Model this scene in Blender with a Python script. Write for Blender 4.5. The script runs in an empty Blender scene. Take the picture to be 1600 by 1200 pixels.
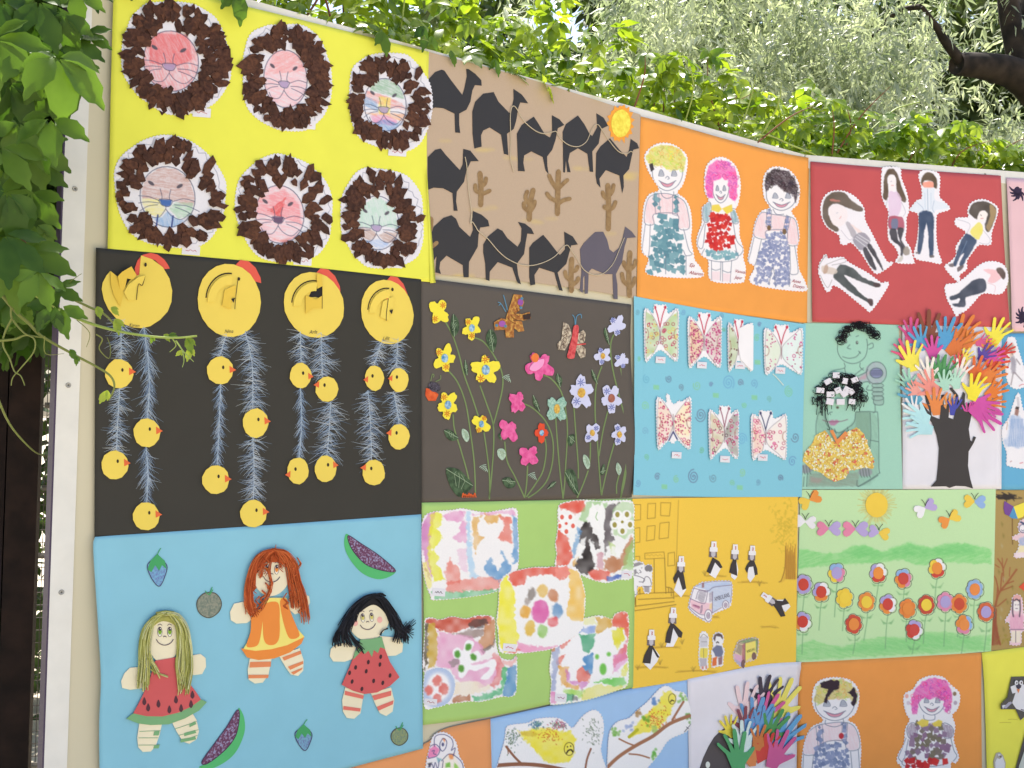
import bpy, math, random
import numpy as np
from mathutils import Matrix, Vector

C = bpy.context
SC = C.scene
COL = SC.collection
rnd = random.Random(7)
nrs = np.random.RandomState(11)
R = math.radians

# ------------------------------------------------------------------ camera
F_PX = 1570.0
cam_data = bpy.data.cameras.new('camera')
cam_data.sensor_width = 36.0
cam_data.lens = 36.0 * F_PX / 1600.0
cam_data.clip_start = 0.05
cam_data.clip_end = 500.0
cam = bpy.data.objects.new('camera', cam_data)
COL.objects.link(cam)
CAM_POS = np.array([0.0, 0.0, 1.75])
cam_rot = Matrix.Rotation(R(90 + 1.75), 3, 'X') @ Matrix.Rotation(R(1.15), 3, 'Z')
cam.matrix_world = Matrix.Translation(Vector(CAM_POS)) @ cam_rot.to_4x4()
SC.camera = cam
CR = np.array(cam_rot)

# ------------------------------------------------------------------ world, sun, exposure
SUN_EL, SUN_AZ = 67.0, -8.0            # behind the board, a little left of the view axis
world = bpy.data.worlds.new('World')
SC.world = world
world.use_nodes = True
wn = world.node_tree.nodes
sky = wn.new('ShaderNodeTexSky')
sky.sky_type = 'NISHITA'
sky.sun_disc = False
sky.sun_elevation = R(SUN_EL)
sky.sun_rotation = R(SUN_AZ)
sky.dust_density = 2.5
bg = wn['Background']
bg.inputs['Strength'].default_value = 0.14
world.node_tree.links.new(sky.outputs[0], bg.inputs[0])
sl = bpy.data.lights.new('sun', 'SUN')
sl.energy = 5.0
sl.angle = R(0.6)
sl.color = (1.0, 0.95, 0.87)
sun = bpy.data.objects.new('sun', sl)
COL.objects.link(sun)
_az, _el = R(SUN_AZ), R(SUN_EL)
sdir = Vector((math.sin(_az) * math.cos(_el), math.cos(_az) * math.cos(_el), math.sin(_el)))
sun.rotation_euler = sdir.to_track_quat('Z', 'Y').to_euler()
sun.location = sdir * 30
SC.view_settings.view_transform = 'Standard'
SC.view_settings.look = 'None'
SC.view_settings.gamma = 1.0
SC.view_settings.exposure = 1.12
SC.view_settings.use_curve_mapping = False
SC.cycles.max_bounces = 7
SC.cycles.transparent_max_bounces = 6

# ------------------------------------------------------------------ pixels -> places on the two boards
CORNER = np.array([1.21, 4.19])                       # where the two boards meet
A_LEFT = np.array([-1.03, 2.48])
DIR_A = (CORNER - A_LEFT) / np.linalg.norm(CORNER - A_LEFT)
DIR_B = np.array([math.cos(R(12.0)), math.sin(R(12.0))])
def _n(d):
    return np.array([d[1], -d[0], 0.0])               # towards the viewer
PLANES = {'A': (np.array([CORNER[0], CORNER[1], 0.0]), _n(DIR_A)),
          'B': (np.array([CORNER[0], CORNER[1], 0.0]), _n(DIR_B))}

def rays(x, y):
    x = np.asarray(x, float); y = np.asarray(y, float)
    d = np.stack([(x - 800.0) / F_PX, -(y - 600.0) / F_PX, -np.ones_like(x)], -1)
    return d @ CR.T

def bulge(x, y):
    return 3.0 * np.sin(x / 150.0 + 0.6) * np.sin(y / 165.0 + 1.1) + 2.0 * np.sin(x / 320.0 + y / 240.0) + 4.6

def PT(x, y, h, plane):
    """points on a board: h is millimetres in front of the board face"""
    x = np.asarray(x, float); y = np.asarray(y, float)
    p0, n = PLANES[plane]
    d = rays(x, y)
    t = ((p0 - CAM_POS) @ n) / (d @ n)
    p = CAM_POS + d * t[..., None]
    hh = (np.asarray(h, float) + bulge(x, y)) * 0.001
    return p + n * (hh[..., None] if np.ndim(hh) else hh)

def at_depth(x, y, Y):
    """the place at world distance Y seen at photo pixel x, y"""
    d = rays(x, y)
    t = (np.asarray(Y, float)) / d[..., 1]
    return CAM_POS + d * t[..., None]

# zoom window: lists of coordinates are given in an enlarged view x0, y0, scale
ZW = [0.0, 0.0, 1.0]
def Z(x0=0, y0=0, s=1.0):
    ZW[:] = [x0, y0, float(s)]
def px(pts):
    a = np.asarray(pts, float).reshape(-1, 2)
    return a / ZW[2] + np.array(ZW[:2])
class raw:
    """use plain photo pixels for a while"""
    def __enter__(self): self.k = list(ZW); Z()
    def __exit__(self, *a): ZW[:] = self.k

# ------------------------------------------------------------------ materials
def lin(c):
    c = np.asarray(c, float) / 255.0
    return np.where(c <= 0.04045, c / 12.92, ((c + 0.055) / 1.055) ** 2.4)
MATS = {}
GAIN = np.array([0.92, 0.91, 0.89])
def _alb(c):
    return [float(min(0.86, v)) for v in lin(c) * GAIN]
def _nodes(m):
    m.use_nodes = True
    nt = m.node_tree
    return nt, nt.nodes, nt.links, nt.nodes['Principled BSDF']
def paper(c, rough=0.75, var=0.085, bump=0.1, spec=0.25, scale=9.0):
    key = ('p', tuple(c), rough, var, bump, spec, scale)
    if key in MATS: return MATS[key]
    m = bpy.data.materials.new('paper')
    nt, N, L, b = _nodes(m)
    a = _alb(c)
    tc = N.new('ShaderNodeTexCoord')
    no = N.new('ShaderNodeTexNoise'); no.inputs['Scale'].default_value = scale; no.inputs['Detail'].default_value = 6
    fi = N.new('ShaderNodeTexNoise'); fi.inputs['Scale'].default_value = 420; fi.inputs['Detail'].default_value = 2
    L.new(tc.outputs['Object'], no.inputs['Vector']); L.new(tc.outputs['Object'], fi.inputs['Vector'])
    mx = N.new('ShaderNodeMix'); mx.data_type = 'RGBA'
    mx.inputs['A'].default_value = [max(0, v * (1 - var)) for v in a] + [1]
    mx.inputs['B'].default_value = [min(.87, v * (1 + var)) for v in a] + [1]
    L.new(no.outputs['Fac'], mx.inputs['Factor'])
    L.new(mx.outputs['Result'], b.inputs['Base Color'])
    bp = N.new('ShaderNodeBump'); bp.inputs['Strength'].default_value = bump; bp.inputs['Distance'].default_value = 0.001
    rp = N.new('ShaderNodeBump'); rp.inputs['Strength'].default_value = .75; rp.inputs['Distance'].default_value = 0.010
    sl_ = N.new('ShaderNodeTexNoise'); sl_.inputs['Scale'].default_value = 5.0; sl_.inputs['Detail'].default_value = 1.5
    L.new(tc.outputs['Object'], sl_.inputs['Vector']); L.new(sl_.outputs['Fac'], rp.inputs['Height']); L.new(rp.outputs['Normal'], bp.inputs['Normal'])
    L.new(fi.outputs['Fac'], bp.inputs['Height']); L.new(bp.outputs['Normal'], b.inputs['Normal'])
    b.inputs['Roughness'].default_value = rough
    b.inputs['Specular IOR Level'].default_value = spec
    MATS[key] = m
    return m
def painted():
    if 'painted' in MATS: return MATS['painted']
    m = bpy.data.materials.new('painted_paper')
    nt, N, L, b = _nodes(m)
    at = N.new('ShaderNodeAttribute'); at.attribute_name = 'Col'
    tc = N.new('ShaderNodeTexCoord')
    no = N.new('ShaderNodeTexNoise'); no.inputs['Scale'].default_value = 260; no.inputs['Detail'].default_value = 4
    L.new(tc.outputs['Object'], no.inputs['Vector'])
    mr = N.new('ShaderNodeMapRange'); mr.inputs['To Min'].default_value = 0.93; mr.inputs['To Max'].default_value = 1.07
    L.new(no.outputs['Fac'], mr.inputs['Value'])
    mx = N.new('ShaderNodeMix'); mx.data_type = 'RGBA'; mx.blend_type = 'MULTIPLY'; mx.inputs['Factor'].default_value = 1
    L.new(at.outputs['Color'], mx.inputs['A']); L.new(mr.outputs['Result'], mx.inputs['B'])
    L.new(mx.outputs['Result'], b.inputs['Base Color'])
    bp = N.new('ShaderNodeBump'); bp.inputs['Strength'].default_value = 0.1; bp.inputs['Distance'].default_value = 0.001
    L.new(no.outputs['Fac'], bp.inputs['Height']); L.new(bp.outputs['Normal'], b.inputs['Normal'])
    b.inputs['Roughness'].default_value = 0.8
    b.inputs['Specular IOR Level'].default_value = 0.2
    MATS['painted'] = m
    return m
def speckled(c1, c2, scale, rough=0.8, bump=0.3, c3=None):
    key = ('s', tuple(c1), tuple(c2), scale, rough)
    if key in MATS: return MATS[key]
    m = bpy.data.materials.new('speckled')
    nt, N, L, b = _nodes(m)
    tc = N.new('ShaderNodeTexCoord')
    no = N.new('ShaderNodeTexNoise'); no.inputs['Scale'].default_value = scale; no.inputs['Detail'].default_value = 5
    L.new(tc.outputs['Object'], no.inputs['Vector'])
    cr = N.new('ShaderNodeValToRGB')
    cr.color_ramp.elements[0].position = .36; cr.color_ramp.elements[1].position = .64
    cr.color_ramp.elements[0].color = _alb(c1) + [1]; cr.color_ramp.elements[1].color = _alb(c2) + [1]
    if c3 is not None:
        e = cr.color_ramp.elements.new(.5); e.color = _alb(c3) + [1]
    L.new(no.outputs['Fac'], cr.inputs[0]); L.new(cr.outputs[0], b.inputs['Base Color'])
    bp = N.new('ShaderNodeBump'); bp.inputs['Strength'].default_value = bump; bp.inputs['Distance'].default_value = 0.002
    L.new(no.outputs['Fac'], bp.inputs['Height']); L.new(bp.outputs['Normal'], b.inputs['Normal'])
    b.inputs['Roughness'].default_value = rough
    b.inputs['Specular IOR Level'].default_value = 0.25
    MATS[key] = m
    return m
def foliage(c1, c2, trans=0.45, rough=0.45, scale=6.0, spec=0.4, tint=(1.15, 1.25, 0.5)):
    key = ('f', tuple(c1), tuple(c2), trans, rough)
    if key in MATS: return MATS[key]
    m = bpy.data.materials.new('leaf')
    nt, N, L, b = _nodes(m)
    tc = N.new('ShaderNodeNewGeometry')
    no = N.new('ShaderNodeTexNoise'); no.inputs['Scale'].default_value = scale; no.inputs['Detail'].default_value = 3
    L.new(tc.outputs['Position'], no.inputs['Vector'])
    oi = N.new('ShaderNodeObjectInfo')
    ad = N.new('ShaderNodeMath'); ad.operation = 'ADD'
    rr = N.new('ShaderNodeMath'); rr.operation = 'MULTIPLY_ADD'; rr.inputs[1].default_value = .5; rr.inputs[2].default_value = -.25
    L.new(oi.outputs['Random'], rr.inputs[0]); L.new(rr.outputs[0], ad.inputs[0]); L.new(no.outputs['Fac'], ad.inputs[1])
    cr = N.new('ShaderNodeValToRGB')
    cr.color_ramp.elements[0].position = .3; cr.color_ramp.elements[1].position = .7
    cr.color_ramp.elements[0].color = list(c1) + [1]; cr.color_ramp.elements[1].color = list(c2) + [1]
    L.new(ad.outputs[0], cr.inputs[0]); L.new(cr.outputs[0], b.inputs['Base Color'])
    b.inputs['Roughness'].default_value = rough
    b.inputs['Specular IOR Level'].default_value = spec
    tr = N.new('ShaderNodeBsdfTranslucent')
    tm = N.new('ShaderNodeMix'); tm.data_type = 'RGBA'; tm.blend_type = 'MULTIPLY'; tm.inputs['Factor'].default_value = 1
    tm.inputs['B'].default_value = list(tint) + [1]
    L.new(cr.outputs[0], tm.inputs['A']); L.new(tm.outputs['Result'], tr.inputs['Color'])
    ms = N.new('ShaderNodeMixShader'); ms.inputs[0].default_value = trans
    L.new(b.outputs[0], ms.inputs[1]); L.new(tr.outputs[0], ms.inputs[2])
    L.new(ms.outputs[0], N['Material Output'].inputs['Surface'])
    MATS[key] = m
    return m
WHITE = (226, 224, 232)

# ------------------------------------------------------------------ objects
def tag(o, label=None, cat=None, group=None, kind=None):
    for k, v in (('label', label), ('category', cat), ('group', group), ('kind', kind)):
        if v: o[k] = v
    return o
def link(o, parent=None):
    COL.objects.link(o)
    if parent is not None: o.parent = parent
    return o
def empty(name, loc, label, cat, group=None):
    o = bpy.data.objects.new(name, None)
    o.empty_display_size = 0.05
    o.location = Vector([float(v) for v in loc])
    link(o)
    return tag(o, label, cat, group)
def mesh_from(name, V, loops, starts, mats, mi=None, smooth=False):
    me = bpy.data.meshes.new(name)
    V = np.asarray(V, np.float32); loops = np.asarray(loops, np.int32); starts = np.asarray(starts, np.int32)
    me.vertices.add(len(V)); me.vertices.foreach_set('co', V.ravel())
    me.loops.add(len(loops)); me.loops.foreach_set('vertex_index', loops)
    me.polygons.add(len(starts)); me.polygons.foreach_set('loop_start', starts)
    for m in mats: me.materials.append(m)
    if mi is not None: me.polygons.foreach_set('material_index', np.asarray(mi, np.int32))
    me.polygons.foreach_set('use_smooth', np.full(len(starts), smooth))
    me.update(calc_edges=True)
    return me

class Ctx: pass
K = Ctx(); K.plane = 'A'; K.base = 4.0; K.org = np.zeros(3); K.root = None

def catmull(p, n=6, closed=True):
    p = np.asarray(p, float); m = len(p)
    out = []
    rng_ = range(m if closed else m - 1)
    for i in rng_:
        if closed: a, b, c, d = p[(i - 1) % m], p[i], p[(i + 1) % m], p[(i + 2) % m]
        else: a, b, c, d = p[max(i - 1, 0)], p[i], p[i + 1], p[min(i + 2, m - 1)]
        for k in range(n):
            t = k / n
            out.append(0.5 * (2 * b + (c - a) * t + (2 * a - 5 * b + 4 * c - d) * t * t + (3 * b - a - 3 * c + d) * t ** 3))
    if not closed: out.append(p[-1])
    return np.array(out)
def resample(p, step, closed=True):
    p = np.asarray(p, float)
    q = np.vstack([p, p[:1]]) if closed else p
    s = np.r_[0, np.cumsum(np.hypot(*np.diff(q, axis=0).T))]
    n = max(3, int(round(s[-1] / step)))
    t = np.linspace(0, s[-1], n, endpoint=not closed)
    return np.stack([np.interp(t, s, q[:, 0]), np.interp(t, s, q[:, 1])], 1)
def grow(p, d):
    """push an outline outwards by d pixels"""
    p = np.asarray(p, float)
    t = np.roll(p, -1, 0) - np.roll(p, 1, 0)
    nrm = np.stack([t[:, 1], -t[:, 0]], 1)
    nrm /= np.maximum(1e-6, np.hypot(nrm[:, 0], nrm[:, 1]))[:, None]
    x, y = p[:, 0], p[:, 1]
    area = np.sum(x * np.roll(y, -1) - np.roll(x, -1) * y)
    s = 1 if area > 0 else -1
    return p + nrm * np.reshape(d, (-1, 1)) * s if np.ndim(d) else p + nrm * d * s
def pinked(p, step=2.6, amp=0.9):
    q = resample(p, step)
    if len(q) % 2: q = q[:-1]
    return grow(q, np.where(np.arange(len(q)) % 2, amp, -amp))
def ell(cx, cy, rx, ry, n=28, rot=0.0, jit=0.0, seed=0):
    """ellipse outline in the current zoom window (flat list)"""
    r = random.Random(seed * 7919 + int(cx * 3 + cy))
    o = []
    for i in range(n):
        a = 2 * math.pi * i / n
        k = 1 + jit * (r.random() * 2 - 1)
        x, y = rx * k * math.cos(a), ry * k * math.sin(a)
        c, s = math.cos(rot), math.sin(rot)
        o += [cx + x * c - y * s, cy + x * s + y * c]
    return o

class M:
    """collects flat cut-outs, ribbons and yarn lying on a poster, as ONE mesh"""
    def __init__(s): s.V = []; s.L = []; s.S = []; s.I = []; s.mats = []
    def mi(s, m):
        if m not in s.mats: s.mats.append(m)
        return s.mats.index(m)
    def add(s, co, faces, m):
        o = len(s.V); s.V.extend(co); k = s.mi(m)
        for f in faces:
            s.S.append(len(s.L)); s.L.extend([o + i for i in f]); s.I.append(k)
    def poly(s, pts, m, h=1.0, th=0.7, smooth=False, pts_px=None, lift=None):
        p = px(pts) if pts_px is None else np.asarray(pts_px)
        if smooth: p = catmull(p, 5)
        n = len(p)
        x, y = p[:, 0], p[:, 1]
        if np.sum(x * np.roll(y, -1) - np.roll(x, -1) * y) > 0: p = p[::-1]; x, y = p[:, 0], p[:, 1]
        hh = np.full(n, K.base + h)
        if lift is not None: hh = hh + np.array([lift(a, b) for a, b in p])
        T = PT(x, y, hh, K.plane)
        if th:
            B = PT(x, y, hh - th, K.plane)
            co = np.vstack([T, B])
            s.add(co, [list(range(n))] + [[i, i + n, (i + 1) % n + n, (i + 1) % n] for i in range(n)], m)
        else:
            s.add(T, [list(range(n))], m)
    def rim(s, out, m, h, th, step, pk, lift):
        q0 = resample(out, step)
        if len(q0) % 2: q0 = q0[:-1]
        q = grow(q0, np.where(np.arange(len(q0)) % 2, .9, -.9)) if pk else q0
        inn = grow(q0, -5.0); n = len(q0)
        lf = lambda a: np.array([lift(x, y) for x, y in a]) if lift is not None else 0.0
        T = PT(q[:, 0], q[:, 1], np.full(n, K.base + h) + lf(q), K.plane)
        B = PT(q[:, 0], q[:, 1], np.full(n, K.base + h - th) + lf(q), K.plane)
        J = PT(inn[:, 0], inn[:, 1], np.full(n, K.base + h) + lf(inn), K.plane)
        k = lambda i: (i + 1) % n
        s.add(np.vstack([T, B, J]), [[i, i + n, k(i) + n, k(i)] for i in range(n)] + [[i, k(i), k(i) + 2 * n, i + 2 * n] for i in range(n)], m)
    def line(s, pts, w, m, h=1.6, closed=False, smooth=True, pts_px=None, taper=False):
        p = px(pts) if pts_px is None else np.asarray(pts_px, float)
        if smooth and len(p) > 2: p = catmull(p, 5, closed)
        if closed: p = np.vstack([p, p[:1]])
        t = np.gradient(p, axis=0); t /= np.maximum(1e-6, np.hypot(t[:, 0], t[:, 1]))[:, None]
        nr = np.stack([-t[:, 1], t[:, 0]], 1)
        ww = np.full(len(p), w / 2.0)
        if taper: ww = ww * np.linspace(1, .25, len(p))
        a, b = p + nr * ww[:, None], p - nr * ww[:, None]
        q = np.vstack([a, b]); n = len(p)
        s.add(PT(q[:, 0], q[:, 1], np.full(2 * n, K.base + h), K.plane), [[i, i + 1, i + 1 + n, i + n] for i in range(n - 1)], m)
    def tube(s, pts, r, m, h=2.0, smooth=True, sides=5, pts_px=None, sub=4):
        """yarn: r in mm, h one number or one per point (mm)"""
        p = px(pts) if pts_px is None else np.asarray(pts_px, float)
        hh = np.full(len(p), float(h)) if np.ndim(h) == 0 else np.asarray(h, float)
        q = np.column_stack([p, hh])
        if smooth and len(q) > 2: q = catmull(q, sub, False)
        c = PT(q[:, 0], q[:, 1], K.base + q[:, 2], K.plane)
        t = np.gradient(c, axis=0); t /= np.maximum(1e-9, np.linalg.norm(t, axis=1))[:, None]
        nv = PLANES[K.plane][1]
        u = np.cross(t, nv); u /= np.maximum(1e-9, np.linalg.norm(u, axis=1))[:, None]
        v = np.cross(u, t)
        n = len(c); co = []
        for k in range(sides):
            a = 2 * math.pi * k / sides
            co.append(c + (u * math.cos(a) + v * math.sin(a)) * r * .001)
        co = np.vstack(co)
        fs = [[k * n + i, k * n + i + 1, ((k + 1) % sides) * n + i + 1, ((k + 1) % sides) * n + i] for k in range(sides) for i in range(n - 1)]
        s.add(co, fs, m)
    def obj(s, name, parent=None, label=None, kind=None, smooth=False):
        V = np.asarray(s.V) - K.org
        me = mesh_from(name, V, s.L, s.S, s.mats, s.I, smooth)
        o = bpy.data.objects.new(name, me)
        link(o, parent if parent is not None else K.root)
        return tag(o, label, None, None, kind)

# ------------------------------------------------------------------ hand painting into vertex colours
def vnoise(X, Y, sc, seed):
    r = np.random.RandomState(seed)
    G = r.rand(64, 64)
    u, v = X / sc, Y / sc
    i, j = np.floor(u).astype(int), np.floor(v).astype(int)
    a, b = u - i, v - j
    a = a * a * (3 - 2 * a); b = b * b * (3 - 2 * b)
    g = lambda p, q: G[p % 64, q % 64]
    return (g(i, j) * (1 - a) + g(i + 1, j) * a) * (1 - b) + (g(i, j + 1) * (1 - a) + g(i + 1, j + 1) * a) * b
def inside(p, X, Y):
    r = np.zeros(X.shape, bool)
    n = len(p)
    for i in range(n):
        x1, y1 = p[i]; x2, y2 = p[(i + 1) % n]
        if y1 == y2: continue
        c = ((y1 > Y) != (y2 > Y)) & (X < (x2 - x1) * (Y - y1) / (y2 - y1) + x1)
        r ^= c
    return r
def segdist(p, X, Y, closed):
    d = np.full(X.shape, 1e9)
    n = len(p)
    for i in range(n if closed else n - 1):
        ax, ay = p[i]; bx, by = p[(i + 1) % n]
        dx, dy = bx - ax, by - ay
        q = dx * dx + dy * dy + 1e-9
        t = np.clip(((X - ax) * dx + (Y - ay) * dy) / q, 0, 1)
        d = np.minimum(d, (X - ax - t * dx) ** 2 + (Y - ay - t * dy) ** 2)
    return np.sqrt(d)
class Paint:
    def __init__(s, x0, y0, x1, y1, bgc=WHITE, res=1.0):
        """canvas over photo pixels (current zoom window)"""
        q = px([x0, y0, x1, y1])
        s.x0, s.y0 = q[0]; s.res = res
        s.w = int(math.ceil((q[1, 0] - s.x0) / res)) + 1; s.hh = int(math.ceil((q[1, 1] - s.y0) / res)) + 1
        s.X, s.Y = np.meshgrid(s.x0 + np.arange(s.w) * res, s.y0 + np.arange(s.hh) * res)
        s.c = np.empty(s.X.shape + (3,)); s.c[:] = bgc
        s.k = 1
    def win(s, p, m):
        a = np.clip(((p.min(0) - m - (s.x0, s.y0)) / s.res).astype(int), 0, (s.w, s.hh))
        b = np.clip(((p.max(0) + m - (s.x0, s.y0)) / s.res).astype(int) + 2, 0, (s.w, s.hh))
        return slice(a[1], b[1]), slice(a[0], b[0])
    def fill(s, pts, col, a=1.0, soft=1.2, rag=0.0, streak=None, smooth=False, mott=0.0, msc=9.0, p=None):
        """streak=(angle in degrees, strength): crayon hatching; mott: watery unevenness"""
        p = px(pts) if p is None else p
        if smooth: p = catmull(p, 4)
        s.k += 1
        w = s.win(p, soft + rag + 2)
        X, Y = s.X[w], s.Y[w]
        if X.size == 0: return
        d = segdist(p, X, Y, True); d = np.where(inside(p, X, Y), d, -d)
        if rag: d = d + rag * (2 * vnoise(X, Y, 5.0, s.k) + vnoise(X, Y, 2.2, s.k + 91) - 1.5)
        m = np.clip(d / soft + .5, 0, 1) * a
        if streak:
            an = R(streak[0]); u = X * math.cos(an) + Y * math.sin(an); v = -X * math.sin(an) + Y * math.cos(an)
            n = vnoise(u / 9 + 40, v / 1.15 + 40, 1.0, s.k + 7) * .7 + vnoise(X, Y, 1.6, s.k + 17) * .3
            m = m * (1 - streak[1] * np.clip((n - .28) * 2.2, 0, 1))
        if mott: m = m * (1 - mott * vnoise(X, Y, msc, s.k + 33))
        m = m[..., None]
        s.c[w] = s.c[w] * (1 - m) + np.asarray(col, float) * m
    def e(s, cx, cy, rx, ry, col, rot=0.0, jit=0.0, n=20, **kw):
        s.fill(ell(cx, cy, rx, ry, n, rot, jit, s.k), col, **kw)
    def line(s, pts, col, w=1.1, a=1.0, closed=False, smooth=True, p=None):
        p = px(pts) if p is None else p
        if smooth and len(p) > 2: p = catmull(p, 4, closed)
        q = s.win(p, w + 2)
        X, Y = s.X[q], s.Y[q]
        if X.size == 0: return
        m = np.clip((w / 2 + .5) - segdist(p, X, Y, closed), 0, 1)[..., None] * a
        s.c[q] = s.c[q] * (1 - m) + np.asarray(col, float) * m
    def scrib(s, pts, col, gap=2.5, ang=20, w=1.0, a=.8, jit=1.0):
        """felt-pen hatching clipped to an outline"""
        p = px(pts); r = random.Random(s.k); s.k += 1
        c, sn = math.cos(R(ang)), math.sin(R(ang))
        q = np.stack([p[:, 0] * c + p[:, 1] * sn, -p[:, 0] * sn + p[:, 1] * c], 1)
        v = q[:, 1].min() + gap * .5
        while v < q[:, 1].max():
            xs = []
            for i in range(len(q)):
                (x1, y1), (x2, y2) = q[i], q[(i + 1) % len(q)]
                if (y1 > v) != (y2 > v): xs.append(x1 + (v - y1) / (y2 - y1) * (x2 - x1))
            xs.sort()
            for i in range(0, len(xs) - 1, 2):
                u0, u1 = xs[i] + r.random() * jit, xs[i + 1] - r.random() * jit
                vv = v + (r.random() - .5) * gap * .5
                s.line(None, col, w, a, False, False, p=np.array([[u0 * c - v * sn, u0 * sn + v * c], [u1 * c - vv * sn, u1 * sn + vv * c]]))
            v += gap
    def spiral(s, cx, cy, r, col, turns=2.6, w=1.1, a=.7, sq=1.0):
        n = int(turns * 12); o = []
        for i in range(n + 1):
            t = i / n; an = t * turns * 6.283 + cx
            o += [cx + r * t * math.cos(an) * sq, cy + r * t * math.sin(an)]
        s.line(o, col, w, a, smooth=False)
    def sample(s, x, y):
        u = np.clip((np.asarray(x) - s.x0) / s.res, 0, s.w - 1.001); v = np.clip((np.asarray(y) - s.y0) / s.res, 0, s.hh - 1.001)
        i, j = u.astype(int), v.astype(int); a, b = (u - i)[..., None], (v - j)[..., None]
        c = s.c
        return (c[j, i] * (1 - a) + c[j, i + 1] * a) * (1 - b) + (c[j + 1, i] * (1 - a) + c[j + 1, i + 1] * a) * b
    def obj(s, name, outline=None, h=1.8, parent=None, label=None, th=0.7, rim=WHITE, pk=True, out_px=None, smooth=True, step=2.6, lift=None):
        """the painted sheet, cut along an outline; its rim and thickness are plain paper"""
        if out_px is None and outline is not None: out_px = px(outline)
        if out_px is not None and smooth: out_px = catmull(out_px, 4)
        if out_px is None: out_px = np.array([[s.X[0, 0], s.Y[0, 0]], [s.X[0, -1], s.Y[0, 0]], [s.X[0, -1], s.Y[-1, 0]], [s.X[0, 0], s.Y[-1, 0]]])
        ok = inside(out_px, s.X, s.Y)
        cells = ok[:-1, :-1] & ok[1:, :-1] & ok[:-1, 1:] & ok[1:, 1:]
        used = np.zeros(ok.shape, bool)
        used[:-1, :-1] |= cells; used[1:, :-1] |= cells; used[:-1, 1:] |= cells; used[1:, 1:] |= cells
        idx = np.full(ok.shape, -1); idx[used] = np.arange(used.sum())
        j, i = np.nonzero(cells)
        quad = np.stack([idx[j, i], idx[j + 1, i], idx[j + 1, i + 1], idx[j, i + 1]], 1)
        x, y = s.X[used], s.Y[used]
        hh = np.full(len(x), K.base + h)
        if lift is not None: hh = hh + lift(x, y)
        V = PT(x, y, hh, K.plane)
        colr = lin(s.c[used]) * GAIN
        b = M()
        if pk is not None:
            b.rim(out_px, paper(rim), h - .35, th, step, pk, lift)
        nb = len(b.V)
        V = np.vstack([np.asarray(b.V).reshape(-1, 3), V]) - K.org
        L = np.r_[np.asarray(b.L, int), (quad + nb).ravel()]
        S = np.r_[np.asarray(b.S, int), len(b.L) + 4 * np.arange(len(quad))]
        I = np.r_[np.asarray(b.I, int), np.full(len(quad), len(b.mats))]
        me = mesh_from(name, V, L, S, b.mats + [painted()], I)
        ca = me.color_attributes.new('Col', 'FLOAT_COLOR', 'POINT')
        arr = np.ones((len(V), 4), np.float32); arr[nb:, :3] = np.clip(colr, 0, .87)
        arr[:nb, :3] = lin(rim) * GAIN
        ca.data.foreach_set('color', arr.ravel())
        o = bpy.data.objects.new(name, me)
        link(o, parent if parent is not None else K.root)
        return tag(o, label)

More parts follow.
